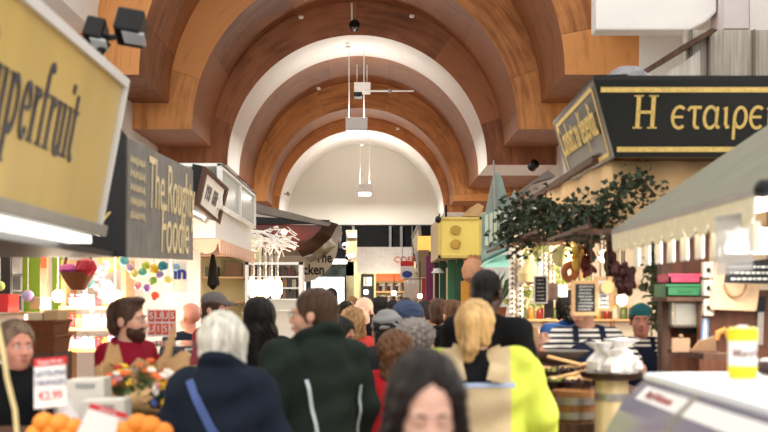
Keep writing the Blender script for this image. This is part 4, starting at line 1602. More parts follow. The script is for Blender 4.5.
# --- the bright foodie stall behind the charcoal board
YB = 11.6
t = thing('stall_back_wall', 'white and lime green back wall of the bright left stall', 'stall wall', (-3.2, YB, 0))
build(MB().mm((P(-60, 0, YB).x, YB, 0), (P(200, 0, YB).x, YB + .06, 2.35)), 'panel', mat('stall_white', rgb(240, 236, 232), .7, var=.03), t)
for x0, x1 in ((22, 41), (53, 63)):
    build(MB().mm((P(x0, 0, YB).x, YB - .03, .5), (P(x1, 0, YB).x, YB, 2.3)), 'green_panel', M_lime, t)
for i, (x0, y0_, x1, y1_, c, lab) in enumerate([(-6, 256, 12, 312, (46, 40, 38), 'dark poster at the far left of the bright stall'), (14, 258, 22, 274, (214, 216, 212), 'upper pale photo print beside the lime panel'),
                                                (14, 276, 22, 290, (120, 124, 120), 'grey photo print beside the lime panel'), (14, 296, 23, 310, (104, 108, 112), 'lower dark photo print beside the lime panel')]):
    t = thing('poster', lab, 'poster', P(x0, y1_, YB))
    build(MB().mm((P(x0, 0, YB).x, YB - .045, P(0, y1_, YB).z), (P(x1, 0, YB).x, YB - .032, P(0, y0_, YB).z)), 'print', mat('poster_%d' % i, rgb(*c), .6, var=.5, scale=5), t)
    mb = MB()
    xa, xb, za, zb = P(x0, 0, YB).x, P(x1, 0, YB).x, P(0, y1_, YB).z, P(0, y0_, YB).z
    for lo, hi in (((xa - .015, za - .015), (xb + .015, za)), ((xa - .015, zb), (xb + .015, zb + .015)), ((xa - .015, za), (xa, zb)), ((xb, za), (xb + .015, zb))):
        mb.mm((lo[0], YB - .05, lo[1]), (hi[0], YB - .03, hi[1]))
    build(mb, 'frame', M_card, t)
o = build(MB().mm((P(40, 0, 10.6).x, 10.6, 0), (P(47, 0, 10.6).x, 10.68, 2.3)), 'wooden_post', wood('weathered_post', rgb(150, 120, 96), rgb(196, 170, 146), stretch=(8, 8, 1)))
tag(o, 'weathered wooden post beside the lime green panels', 'post')
o = build(MB().mm((P(40, 0, 10.55).x, 10.58, P(0, 268, 10.55).z), (P(45, 0, 10.55).x, 10.605, P(0, 256, 10.55).z)), 'orange_tag', mat('tag_orange', rgb(216, 96, 44), .5))
tag(o, 'small orange tag pinned high on the weathered post', 'tag')
for i, (x, y, pw) in enumerate([(115, 296, 20), (58, 296, 20), (171, 300, 16)]):
    t = thing('shop_bulb', ['bare glowing bulb in front of the balloons', 'bare glowing bulb near the lime panels', 'bare glowing bulb above the red price tiles'][i], 'bulb', P(x, y, 10.3))
    build(MB().ball(P(x, y, 10.3), .055, 12), 'globe', M_warm, t, smooth=True)
    build(MB().tube([P(x, y - 6, 10.3), (P(x, 0, 10.3).x, 10.3, 2.362)], .006, 5), 'flex', M_card, t)
    bulb('shop_bulb_light', P(x, y + 12, 10.15), pw, .07)
# ceiling panel that carries the bulbs
o = build(MB().mm((P(-60, 0, 10).x, 9.2, 2.36), (-1.60, 11.7, 2.40)), 'stall_ceiling', M_white)
tag(o, 'white ceiling board of the bright left stall', 'ceiling board')
# balloons
bal = [(141, 253, 'yellow', 5), (124, 261, 'cyan', 5), (146, 266, 'lime', 4.5), (154, 269, 'yellow', 5), (163, 266, 'teal', 5), (143, 272, 'aqua', 4.5), (153, 281, 'green', 4.5), (155, 296, 'red', 4.5),
       (160, 275, 'purple', 4), (168, 280, 'lemon', 4.5), (135, 274, 'pale yellow', 5), (138, 286, 'pink', 4), (89, 283, 'turquoise', 5), (28, 296, 'lilac', 6), (0, 286, 'pale green', 5),
       (176, 267, 'sky blue', 4), (147, 288, 'violet', 4), (130, 268, 'mauve', 4)]
BC = {'yellow': (240, 206, 60), 'cyan': (110, 200, 214), 'lime': (190, 210, 70), 'teal': (50, 140, 160), 'aqua': (110, 190, 180), 'green': (140, 190, 90), 'red': (224, 84, 60), 'purple': (170, 150, 200),
      'lemon': (236, 230, 140), 'pale yellow': (238, 230, 150), 'pink': (230, 150, 170), 'turquoise': (90, 196, 204), 'lilac': (184, 164, 214), 'pale green': (180, 206, 120),
      'sky blue': (150, 200, 226), 'violet': (150, 110, 190), 'mauve': (200, 170, 210)}
seen = {}
where = {0: 'just under the charcoal board', 3: 'in the middle of the balloon cluster'}
for i, (x, y, c, r_) in enumerate(bal):
    seen[c] = seen.get(c, 0) + 1
    rr = r_ * 9.9 / F
    lab = '%s paper ball lantern hung %s' % (c, where.get(i, 'in the bright left stall'))
    t = thing('paper_lantern', lab, 'lantern', P(x, y + r_, 9.9), group='paper ball lanterns in the left stall')
    build(MB().ball(P(x, y, 9.9), rr, 16), 'globe', mat('lantern_' + c.replace(' ', '_'), rgb(*BC[c]), .6, var=.06), t, smooth=True)
    build(MB().tube([P(x, y - r_, 9.9), (P(x, y, 9.9).x, 9.9, 2.362)], .003, 4), 'thread', M_card, t)
# pink and red gift basket hanging
t = thing('gift_basket', 'hanging wicker basket wrapped in red and pink cellophane', 'basket', P(78, 290, 9.5))
build(MB().lathe([(.06, 0), (.115, .09), (.14, .14), (.13, .14), (.10, .09)], P(78, 290, 9.5), 18), 'basket', M_wicker, t, smooth=True)
build(MB().tube([P(63, 272, 9.5), P(67, 255, 9.5), P(78, 246, 9.5), P(90, 255, 9.5), P(93, 272, 9.5)], .012, 8), 'handle', M_wicker, t)
build(MB().tube([P(78, 246, 9.5), (P(78, 0, 9.5).x, 9.5, 2.365)], .005, 5), 'hook', M_blackm, t)
build(MB().lathe([(.06, 0), (.10, .05), (.08, .08), (.02, .10)], P(72, 276, 9.5), 12, jit=.15), 'pink_wrap', mat('pink_wrap', rgb(206, 84, 160), .35, var=.3, bump=.4), t)
build(MB().lathe([(.04, 0), (.075, .05), (.07, .12), (.02, .14)], P(86, 276, 9.45), 12, jit=.15), 'red_wrap', mat('red_wrap', rgb(196, 44, 64), .35, var=.25, bump=.4), t)
# shelves of wrapped goods
t = thing('display_shelves', 'three-tier wooden display shelves of wrapped sweets in the bright stall', 'shelves', P(95, 432, 10.8))
xa, xb = P(64, 0, 10.8).x, P(128, 0, 10.8).x
mb = MB()
for x in (xa, xb - .04):
    mb.mm((x, 10.7, 0), (x + .04, 11.1, 2.0))
build(mb, 'upright', M_pine, t)
tiers = [P(0, 306, 10.8).z, P(0, 327, 10.8).z, P(0, 348, 10.8).z]
for z in tiers:
    build(MB().mm((xa, 10.62, z - .03), (xb, 11.1, z)), 'shelf', M_pine, t)
gc = [('pink', (222, 160, 178)), ('white', (236, 232, 228)), ('lilac', (190, 172, 208)), ('red', (190, 60, 70)), ('pale blue', (170, 190, 214)), ('gold', (206, 170, 96))]
tn = ['top', 'middle', 'bottom']
for ti, z in enumerate(tiers):
    for j in range(8):
        x = xa + .06 + j * (xb - xa - .1) / 8
        cn, cv = gc[(j * 2 + ti * 3 + j // 3) % 6]
        t = thing('sweet_bag', '%s cellophane bag of sweets on the %s shelf of the bright stall' % (cn, tn[ti]), 'bag', (x + .025, 10.75, z), group='wrapped sweets on the display shelves')
        hh = r2.uniform(.10, .15)
        build(MB().lathe([(.03, 0), (.036, .02), (.034, hh * .7), (.012, hh * .82), (.026, hh)], (x + .025, 10.75, z), 9, jit=.1), 'bag', mat('wrap_' + cn.replace(' ', '_'), rgb(*cv), .3, var=.25, scale=20), t)
        build(MB().lathe([(.014, hh * .79), (.016, hh * .82), (.014, hh * .85)], (x + .025, 10.75, z), 8), 'ribbon', M_red if j % 2 else M_gold, t)
# sparkly ornament hanging right of the basket
t = thing('bead_ornament', 'hanging ornament of clear and pink beads beside the gift basket', 'ornament', P(103, 300, 10.2))
build(MB().tube([(P(103, 0, 10.2).x, 10.2, 2.362), P(103, 300, 10.2)], .004, 4), 'wire', M_card, t)
for i in range(16):
    build(MB().ball(P(103 + r2.uniform(-7, 7), 264 + i * 2.3, 10.2 + r2.uniform(-.1, .1)), r2.uniform(.018, .035), 8), 'bead', mat('bead_%d' % (i % 3), [rgb(236, 232, 236), rgb(226, 180, 196), rgb(190, 200, 214)][i % 3], .1, var=.1), t, smooth=True)
# round clock-like lamp shade
t = thing('wall_dial', 'round brass wall dial just under the black canopy board', 'wall dial', P(110, 268, 11.2))
build(MB().lathe([(.0, 0), (.09, 0), (.09, .04), (0, .04)], P(109, 262, 11.2), 20, Matrix.Rotation(pi / 2, 3, 'X')), 'dial', mat('dial_cream', rgb(214, 196, 150), .4, var=.15), t)
build(MB().tube([P(109 + 10 * cos(a_ * pi / 10), 262 + 10 * sin(a_ * pi / 10), 11.15) for a_ in range(20)], .014, 6, closed=True), 'rim', M_gold, t)
# signs
t = thing('hanging_sign', 'white hanging sign with blue letters under the charcoal board', 'sign', P(180, 290, 10))
build(MB().mm((P(172, 0, 10).x, 10, P(0, 292, 10).z), (P(187, 0, 10).x, 10.02, P(0, 262, 10).z)), 'panel', M_card, t)
build(MB().tube([P(174, 262, 10.01), (P(174, 0, 10.01).x, 10.01, 2.362)], .004, 4), 'cord', M_card, t)
text('in', 'lettering', mat('sign_blue', rgb(40, 54, 150), .5), .15, P(180, 273, 10), (1, 0, 0), (0, 0, 1), t, 'CENTER', bold=.006, off=.002)
t = thing('price_tiles', 'board of red price tiles with pale figures behind the bearded man', 'price board', P(162, 336, 9.6))
build(MB().mm((P(147, 0, 9.6).x, 9.6, P(0, 337, 9.6).z), (P(176, 0, 9.6).x, 9.62, P(0, 309, 9.6).z)), 'board', M_card, t)
mb = MB()
for i in range(4):
    for j in range(2):
        p = P(148.5 + i * 7, 310.5 + j * 13, 9.59)
        mb.mm((p.x, 9.592, p.z - .088), (p.x + .046, 9.6, p.z))
        text('SUUSUISU'[j * 4 + i], 'figure', M_card, .075, p + Vector((.023, -.003, -.044)), (1, 0, 0), (0, 0, 1), t, 'CENTER', ext=.001)
build(mb, 'tiles', mat('tile_red', rgb(214, 92, 74), .5, var=.05), t)
build(MB().tube([P(150, 309, 9.61), (P(150, 0, 9.61).x, 9.61, 2.362)], .004, 4).tube([P(173, 309, 9.61), (P(173, 0, 9.61).x, 9.61, 2.362)], .004, 4), 'cord', M_card, t)
# glazed counter
t = thing('glass_counter', 'glass topped counter with yellow fruit behind the bouquets', 'counter', P(182, 432, 8.2))
build(MB().mm((P(150, 0, 8.2).x, 7.9, 0), (P(205, 0, 8.2).x, 8.5, P(0, 372, 8.2).z)), 'base', M_trim, t)
build(MB().mm((P(150, 0, 8.2).x, 7.9, P(0, 342, 8.2).z - .02), (P(205, 0, 8.2).x, 8.5, P(0, 342, 8.2).z)), 'top', M_glass, t)
build(MB().mm((P(150, 0, 8.2).x, 7.9, P(0, 372, 8.2).z), (P(205, 0, 8.2).x, 7.91, P(0, 342, 8.2).z - .02)), 'front_glass', M_glass, t)
for i in range(7):
    x = 176 + i * 4.2
    o = build(MB().ball(P(x, 367, 8.1), .028, 10), 'lemon', mat('lemon_peel', rgb(236, 200, 70), .45, var=.08, bump=.1), smooth=True)
    o.location.z = P(0, 372, 8.2).z
    tag(o, 'yellow lemon in the row inside the glass counter', 'fruit', 'lemons in the glass counter')
# wicker hampers
for i, (y0_, y1_, lab) in enumerate([(336, 352, 'lower wicker hamper in the stack behind the older woman'), (321, 335, 'upper wicker hamper in the stack behind the older woman')]):
    t = thing('wicker_hamper', lab, 'hamper', P(47, y1_, 7.6), group='stacked wicker hampers')
    za, zb = P(0, y1_, 7.6).z, P(0, y0_, 7.6).z
    build(MB().hexa([(P(32, 0, 7.6).x, 7.4, za), (P(62, 0, 7.6).x, 7.4, za), (P(62, 0, 7.6).x, 7.75, za), (P(32, 0, 7.6).x, 7.75, za)],
                    [(P(30, 0, 7.6).x, 7.37, zb), (P(64, 0, 7.6).x, 7.37, zb), (P(64, 0, 7.6).x, 7.78, zb), (P(30, 0, 7.6).x, 7.78, zb)]), 'basket', M_wicker, t)
    build(MB().tube([(P(30, 0, 7.6).x, 7.37, zb), (P(64, 0, 7.6).x, 7.37, zb), (P(64, 0, 7.6).x, 7.78, zb), (P(30, 0, 7.6).x, 7.78, zb)], .012, 6, closed=True), 'rim', M_wicker, t)
o = build(MB().mm((P(30, 0, 7.6).x, 7.36, 0), (P(64, 0, 7.6).x, 7.8, P(0, 352, 7.6).z)), 'plinth', M_dkwood)
tag(o, 'dark wooden plinth under the wicker hampers', 'plinth')
for i, (x0, x1, y0_, c, lab) in enumerate([(31, 46, 312, (226, 206, 170), 'cream box lying on the upper wicker hamper'), (47, 61, 310, (206, 172, 124), 'tan box lying on the upper wicker hamper')]):
    o = build(MB().mm((P(x0, 0, 7.5).x, 7.42, P(0, 321, 7.6).z + .006), (P(x1, 0, 7.5).x, 7.7, P(0, y0_, 7.6).z)), 'gift_box', mat('gift_%d' % i, rgb(*c), .6, var=.08), bevel=.006)
    tag(o, lab, 'box')
for i, (x0, x1, y0_, y1_, c, lab) in enumerate([(2, 12, 294, 312, (206, 40, 40), 'red tin on the shelf at the far left'), (0, 28, 314, 330, (238, 226, 214), 'white carton at the far left edge'), (33, 44, 297, 309, (196, 160, 120), 'tan card box left of the weathered post')]):
    o = build(MB().mm((P(x0, 0, 10).x, 9.9, P(0, y1_, 10).z), (P(x1, 0, 10).x, 10.2, P(0, y0_, 10).z)), ['tin', 'carton', 'card_box'][i], mat('goods_%d' % i, rgb(*c), .5, var=.15, scale=8), bevel=.006)
    tag(o, lab, ['tin', 'box', 'box'][i])
o = build(MB().mm((P(-30, 0, 10).x, 9.8, P(0, 334, 10).z), (P(46, 0, 10).x, 10.3, P(0, 330, 10).z)).mm((P(-30, 0, 10).x, 9.8, 0), (P(-26, 0, 10).x, 10.3, P(0, 334, 10).z)).mm((P(42, 0, 10).x, 9.8, 0), (P(46, 0, 10).x, 10.3, P(0, 334, 10).z))
          .mm((P(-30, 0, 10).x, 9.8, P(0, 312.6, 10).z), (P(46, 0, 10).x, 10.3, P(0, 312, 10).z - .002)), 'side_table', M_pine)
tag(o, 'plain pine side table holding tins at the far left', 'table')

# --- near fruit display
t = thing('fruit_stand', 'sloping fruit stand of the near left stall, carrying oranges', 'stand', (-1.35, 4.6, 0))
zs = 1.10
build(MB().hexa([(-1.75, 4.0, .9), (-.94, 4.0, .9), (-.94, 5.2, 1.06), (-1.75, 5.2, 1.06)], [(-1.75, 4.0, .94), (-.94, 4.0, .94), (-.94, 5.2, 1.10), (-1.75, 5.2, 1.10)]), 'tray', M_dkwood, t)
build(MB().mm((-1.72, 4.05, 0), (-.96, 5.05, .9)), 'base', mat('stand_green', rgb(40, 60, 44), .7), t)
# oranges: lowest row visible
op = [(36, 430), (52, 428), (66, 431), (82, 433), (100, 430), (116, 428), (126, 427), (138, 420), (150, 423), (163, 428), (44, 419), (60, 421), (132, 432), (146, 433), (158, 434), (74, 424), (92, 423), (108, 422)]
for i, (x, y) in enumerate(op):
    o = build(MB().ball((0, 0, 0), .040 + .003 * (i % 3), 16, sq=(1, 1, .93)), 'orange', M_orange, smooth=True, local=True)
    o.location = P(x, y + 4, 4.5)
    build(MB().ball((0, 0, .037), .006, 6, sq=(1, 1, .4)), 'stalk', M_leaf, o, local=True)
    tag(o, 'loose orange heaped on the near left fruit stand', 'orange', 'oranges on the near left stand')
o = build(MB().slab([P(24, 436, 4.5), P(172, 440, 4.5), P(172, 460, 4.5), P(24, 460, 4.5)], (0, .12, 0)), 'fruit_tray', M_crate)
o.location.y -= .04
tag(o, 'pale carton tray under the oranges', 'tray')
for i, (pts, lab) in enumerate([([(64, 432), (106, 431), (104, 378), (66, 380)], 'upper pale grey carton behind the price card'), ([(78, 438), (126, 437), (124, 399), (80, 401)], 'lower pale grey carton behind the tilted price card')]):
    Yc = 5.0 - i * .2
    t = thing('carton', lab, 'box', P(pts[0][0], pts[0][1], Yc), group='pale cartons on the fruit stand')
    q = [P(x, y, Yc) for x, y in pts]
    build(MB().hexa(q, [v + Vector((0, .14, 0)) for v in q]), 'box', M_crate, t, bevel=.006)
    z = q[2].z
    build(MB().mm((q[3].x + .04, Yc - .006, z - .04), (q[2].x - .04, Yc + .001, z - .022)), 'slot', M_grey, t)


def price_card(lab, quad, Yc, lines, loc):
    t = thing('price_card', lab, 'price card', loc)
    q = [P(x, y, Yc) for x, y in quad]                 # bottom left, bottom right, top right, top left
    build(MB().hexa(q, [v + Vector((0, .008, 0)) for v in q]), 'card', M_card, t)
    ux, uy = (q[1] - q[0]), (q[3] - q[0])
    f = lambda u, v: q[0] + ux * u + uy * v + Vector((0, -.002, 0))
    hd = [f(0, .84), f(1, .84), f(1, 1), f(0, 1)]
    build(MB().hexa(hd, [v + Vector((0, .003, 0)) for v in hd]), 'header', M_red, t)
    text('Superfruit', 'heading', M_card, uy.length * .13, f(.5, .92), ux, uy, t, 'CENTER', sx=.95, off=.002, ext=.0006)
    for s_, v, sz, m in lines:
        text(s_, 'lettering', m, uy.length * sz, f(.5, v), ux, uy, t, 'CENTER', off=.001, ext=.0006, sx=.85)
    return t


t = price_card('upright price card with red header reading 2.99 beside the cartons', [(34, 409), (67, 406), (65, 357), (34, 359)], 4.55, [('SATSUMA', .68, .17, M_ink), ('ORANGES', .50, .16, M_ink), ('\u20ac2.99', .24, .24, M_redink)], P(50, 432, 4.55))
build(MB().tube([P(44, 408, 4.57), P(44, 436, 4.57)], .008, 6).tube([P(56, 408, 4.57), P(56, 436, 4.57)], .008, 6), 'stand', M_grey, t)
price_card('tilted price card with red header lying on the oranges', [(76, 434), (113, 445), (120, 412), (91, 403)], 4.25, [], P(95, 436, 4.25))
o = build(MB().lathe([(.045, 0), (.04, .05), (.025, .09), (.012, .125), (.02, .13)], P(66, 428, 4.62), 12, jit=.12), 'plastic_bag_roll', mat('thin_plastic', rgb(236, 238, 240), .25, var=.05, bump=.3), smooth=True)
tag(o, 'crumpled white plastic bag between the two price cards', 'bag')
o = build(MB().tube([P(-4, 318, 4.2), P(3, 350, 4.2), P(7, 378, 4.2), P(15, 410, 4.2), P(18, 445, 4.2)], .009, 8), 'cord', mat('cream_cord', rgb(226, 206, 150), .6), smooth=True)
tag(o, 'cream cord hanging down at the far left edge', 'cord')

# --- bouquets in kraft paper
fl = [('yellow', rgb(240, 196, 50)), ('white', rgb(240, 236, 226)), ('orange', rgb(232, 120, 60)), ('blue', rgb(90, 110, 190)), ('pink', rgb(220, 150, 160)), ('red', rgb(190, 50, 50))]


def bouquet(lab, base, mouth, r0, r1, Yb, seed, tips=()):
    rr = random.Random(seed)
    t = thing('bouquet', lab, 'bouquet', P(*base, Yb), group='kraft paper bouquets')
    a, b = P(*base, Yb), P(*mouth, Yb - .06)
    ax_ = (b - a)
    L_ = ax_.length
    M3 = ax_.to_track_quat('Z', 'Y').to_matrix()
    n, vs, fs = 28, [], []
    rows = [(0, r0), (.35, r0 + (r1 - r0) * .3), (.7, r0 + (r1 - r0) * .68), (1, r1)]
    for u, r_ in rows:
        for k in range(n):
            an = 2 * pi * k / n
            ext = (rr.uniform(-.03, .05) + sum(h * max(0, cos(an - d)) ** 6 for d, h in tips)) if u == 1 else 0
            q = 1 + .10 * sin(an * 4 + seed) * u
            vs.append(a + M3 @ Vector((r_ * q * cos(an), r_ * q * .8 * sin(an), L_ * u + ext)))
    m_ = len(rows)
    for i in range(m_ - 1):
        for k in range(n):
            fs.append((i * n + k, i * n + (k + 1) % n, (i + 1) * n + (k + 1) % n, (i + 1) * n + k))
    mb = MB().add(vs, fs)
    o = build(mb, 'paper_wrap', M_kraft, t, fix=True)
    sm = o.modifiers.new('thick', 'SOLIDIFY')
    sm.thickness = .003
    mb = MB()
    for i in range(64):
        an, q = rr.uniform(0, 2 * pi), rr.random() ** .5
        c = b + M3 @ Vector((q * r1 * .9 * cos(an), q * r1 * .75 * sin(an), rr.uniform(-.08, .01)))
        d = Vector((rr.uniform(-1, 1), rr.uniform(-1, .3), rr.uniform(-.2, 1))).normalized()
        s_ = d.cross(Vector((rr.uniform(-1, 1), rr.uniform(-1, 1), rr.uniform(-1, 1)))).normalized()
        mb.add([c, c + d * .025 + s_ * .012, c + d * .055, c + d * .025 - s_ * .012], [(0, 1, 2, 3)])
    build(mb, 'foliage', M_leaf, t, fix=False)
    for i in range(11):
        an, q = rr.uniform(0, 2 * pi), rr.random() ** .5
        c = b + M3 @ Vector((q * r1 * .8 * cos(an), q * r1 * .65 * sin(an), rr.uniform(.0, .04)))
        cn, cv = fl[rr.choice((0, 0, 0, 1, 1, 1, 2, 2, 2, 5, 4, 3))]
        rad = rr.uniform(.014, .024)
        mb = MB().ball(c, rad * .6, 8)
        for k in range(7):
            w_ = M3 @ Vector((cos(k * .9), sin(k * .9), .35))
            mb.ball(c + w_ * rad * .8, rad * .48, 6)
        build(mb, 'blossom', mat('petal_' + cn, cv, .6, var=.12), t, smooth=True)
    return t


bouquet('tallest kraft paper bouquet, a paper flap rising in front of the bearded man', (138, 418), (138, 374), .06, .16, 5.75, 1, ((.1, .22), (2.6, .12)))
bouquet('kraft paper bouquet with white and orange flowers, left of the tallest one', (117, 420), (120, 384), .045, .11, 5.5, 2, ((3.2, .06),))
bouquet('kraft paper bouquet leaning right with bluish flowers near the silver-haired woman', (146, 414), (160, 384), .05, .13, 5.4, 5, ((.3, .12),))
bouquet('low kraft paper bouquet lying across the dark bucket', (130, 404), (160, 397), .05, .09, 5.25, 9, ((0, .05),))
t = thing('flower_bucket', 'dark bucket standing under the kraft bouquets', 'bucket', P(150, 432, 5.4))
build(MB().lathe([(.12, .55), (.16, .95), (.165, 1.16), (.15, 1.16), (.12, .6)], (P(150, 0, 5.4).x, 5.5, 0), 20), 'pail', mat('bucket_dark', rgb(34, 34, 40), .5), t, smooth=True)
build(MB().mm((P(150, 0, 5.4).x - .3, 5.25, 0), (P(150, 0, 5.4).x + .25, 5.75, .55)), 'stand', M_dkwood, t)
# ------------------------------------------------------------------ right side of the aisle
M_sign = mat('sign_black_green', rgb(22, 28, 26), .35, var=.12)
M_slate = mat('sign_slate', rgb(66, 66, 64), .35, var=.1)
M_awn = mat('awning_canvas', rgb(126, 125, 108), .8, var=.10, scale=4, bump=.1)
M_val = mat('valance_cream', rgb(222, 212, 180), .75, var=.08, scale=20)
M_white_l = mat('white_plastic', rgb(244, 244, 240), .4, var=.02)
M_steel = mat('brushed_steel', rgb(176, 170, 158), .35, metal=.7, var=.1, scale=3, stretch=(1, 1, 12))
M_barrel = wood('barrel_oak', rgb(110, 70, 36), rgb(160, 108, 58), scale=3, stretch=(9, 9, .8), rough=.5)
M_paleoak = wood('pale_oak', rgb(176, 152, 108), rgb(214, 192, 148), scale=3, stretch=(9, 9, .8), rough=.6)
M_hoop = mat('barrel_hoop', rgb(150, 146, 140), .35, metal=.7, var=.12)
M_bowl = mat('dark_bowl', rgb(44, 28, 24), .35, var=.2)
M_board = mat('blackboard', rgb(34, 34, 38), .7, var=.15, scale=10)
M_chalkw = mat('chalk', rgb(226, 224, 218), .8, var=.08)
M_cloth_c = mat('cream_drape', rgb(226, 190, 140), .8, var=.12, scale=3, bump=.15, bscale=9)
M_ivy = mat('ivy_leaf', rgb(44, 58, 36), .5, var=.45, scale=9)
M_stem = mat('vine_stem', rgb(82, 66, 50), .7, var=.2)

# --- big shop sign with gold border
t = thing('shop_sign', 'black shop sign with gold border and Greek gold lettering above the olive stall', 'sign', (2.4, 8.6, 2.6))
A0, A1 = P(593.5, 80, 8.0), P(614.5, 157, 8.14)         # corner, top and bottom
xr = 3.7
quad = [A1, Vector((xr, 8.14, A1.z)), Vector((xr, 8.0, A0.z)), A0]
build(MB().hexa(quad, [quad[0] + Vector((.06, .09, 0)), quad[1] + Vector((0, .09, 0)), quad[2] + Vector((0, .09, 0)), quad[3] + Vector((.06, .09, 0))]), 'front_panel', M_sign, t)
upf = (A0 - A1); upf = Vector((0, upf.y, upf.z)).normalized()
Hf = (A0 - A1).length


def fp(x, v):
    a = A1.lerp(A0, v)
    return Vector((x, a.y - .003, a.z))


mb = MB()
for v in (.10, .875):
    xs = A1.lerp(A0, v).x + .03
    mb.strip([fp(xs, v), fp(xr, v)], .034, (0, -1, -.2), t=.003)
build(mb, 'gold_border', M_gold, t)
letter('H', 'lettering', M_gold, .148, fp(P(634, 0, 8.05).x, .375), (1, 0, 0), upf, t, sx=.86, t=.004)
letter('\u03b5\u03c4\u03b1\u03b9\u03c1\u03b5\u03af', 'lettering', M_gold, .148, fp(P(671, 0, 8.05).x, .375), (1, 0, 0), upf, t, sx=.86, gap=.02, t=.004)
B0, B1 = P(553, 125, 9.83), P(570.5, 182, 9.83)
side = [A1, A0, B0, B1]
nS = (B1 - A1).cross(A0 - A1).normalized()
if nS.x > 0:
    nS = -nS
build(MB().hexa(side, [q - nS * .05 for q in side]), 'side_panel', M_slate, t)
mb = MB()
ctr = (A0 + A1 + B0 + B1) / 4
ins = lambda q, k: ctr + (q - ctr) * k + nS * .002
loop = [ins(q, .86) for q in (A1, A0, B0, B1)]
for i in range(4):
    mb.strip([loop[i], loop[(i + 1) % 4]], .030, nS, t=.003)
build(mb, 'gold_border', M_gold, t)
uS = (A1 - B1).normalized()
text('Conduct au d\u00e9pendiz', 'lettering', M_gold, .34, ctr + (A0 - A1) * .08, uS, nS.cross(uS), t, 'CENTER', sx=.46, shear=.15, bold=.002, off=.02)
mb = MB()
mb.hexa([A0, B0, B0 + Vector((.25, 0, .03)), A0 + Vector((.25, .1, .03))], [q + Vector((0, 0, .03)) for q in (A0, B0, B0 + Vector((.25, 0, .03)), A0 + Vector((.25, .1, .03)))])
mb.mm((A0.x, 8.0, A0.z), (xr, 8.5, A0.z + .03))
build(mb, 'top_capping', M_blackm, t)
mb = MB().mm((1.9, 8.3, 2.62), (xr, 9.9, 3.06))
build(mb, 'carcass', M_dkwood, t)

t = thing('plastic_sheeting', 'crumpled grey plastic sheeting lying on top of the black shop sign', 'plastic sheet', P(632, 80, 8.3))
build(MB().lathe([(.20, 0), (.17, .05), (.12, .10), (.07, .135), (.02, .14)], Vector((P(632, 0, 8.3).x, 8.4, A0.z + .03)), 14, Matrix.Diagonal((1, .5, 1)), jit=.14), 'sheet', mat('grey_plastic', rgb(150, 148, 150), .25, var=.25, scale=9, bump=.4), t)

# --- upper timber storey behind the sign
o = build(MB().mm((P(686, 0, 12).x, 12.0, 2.5), (5.19, 12.12, P(0, 30, 12).z)), 'timber_partition', wood('grey_boards', rgb(158, 150, 138), rgb(196, 190, 178), scale=3, stretch=(14, 1, .6), rough=.8))
tag(o, 'grey boarded partition above the black shop sign', 'partition')
for i, x in enumerate((690, 708, 753)):
    o = build(MB().mm((P(x, 0, 11.95).x, 11.93, 2.52), (P(x + 2.2, 0, 11.95).x, 12.0, P(0, 31, 12).z)), 'batten', mat('batten_grey', rgb(120, 112, 102), .8))
    tag(o, ['leftmost grey batten on the boarded partition', 'middle grey batten on the boarded partition', 'rightmost grey batten on the boarded partition'][i], 'batten')
o = build(MB().slab([P(684, 44, 11.8), P(712, 28, 11.8), P(718, 30, 11.8), P(640, 77, 11.8), P(632, 77, 11.8)], (0, .2, 0)), 'sloping_beam', M_dkwood)
tag(o, 'dark sloping roof beam beside the boarded partition', 'beam')
o = build(MB().slab([P(636, 90, 11.9), P(684, 62, 11.9), P(700, 50, 11.9), P(700, 90, 11.9)], (0, .06, 0)), 'boarding', wood('pale_boards', rgb(190, 186, 174), rgb(222, 218, 208), scale=3, stretch=(12, 1, .6), rough=.8))
tag(o, 'pale triangular boarding beneath the sloping beam', 'boarding')
# white bulkheads under the front arch
o = build(MB().slab([P(596, 30, 17), P(690, 30, 17), P(706, 22, 17), P(717, 12, 17), P(717, -40, 17), P(596, -40, 17)], (0, .40, 0)), 'bulkhead', M_white, bevel=.03)
tag(o, 'white plaster bulkhead at the top right under the front arch', 'bulkhead')
o = build(MB().mm((P(718, 0, 17).x + .005, 16.7, P(0, 28, 16.7).z), (5.19, 17.40, P(0, -40, 16.6).z)), 'bulkhead', mat('lilac_white', rgb(214, 204, 206), .7, var=.04))
tag(o, 'lilac white bulkhead in the top right corner', 'bulkhead')

# --- cream drapery under the sign
t = thing('canopy_drape', 'cream cloth drape hanging under the black shop sign', 'drape', (1.9, 8.5, 2.1))
n = 40
vs, fs = [], []
for i in range(n + 1):
    u = i / n
    # runs along the aisle (from far to near) then turns along the front
    if u < .42:
        v = u / .42
        x, y = 1.50 + .06 * v, 11.6 - 3.2 * v
    else:
        v = (u - .42) / .58
        x, y = 1.56 + 1.9 * v, 8.4 - .02 * v
    ripple = .03 * sin(i * 1.3)
    zb = 2.07 + .035 * sin(i * .9) + (.03 if u > .42 else .0)
    for j, (z, off) in enumerate(((2.62, .06), (2.48, .05), (2.34, .0), (2.2, -.02), (zb, .02))):
        if u < .42:
            vs.append((x + off + ripple * .5, y, z))
        else:
            vs.append((x + (.08 if u < .44 else 0), y + off + ripple, z))
for i in range(n):
    for j in range(4):
        a = i * 5 + j
        fs.append((a, a + 5, a + 6, a + 1))
o = build(MB().add(vs, fs), 'cloth', M_cloth_c, t, smooth=True)
o.modifiers.new('thick', 'SOLIDIFY').thickness = .008

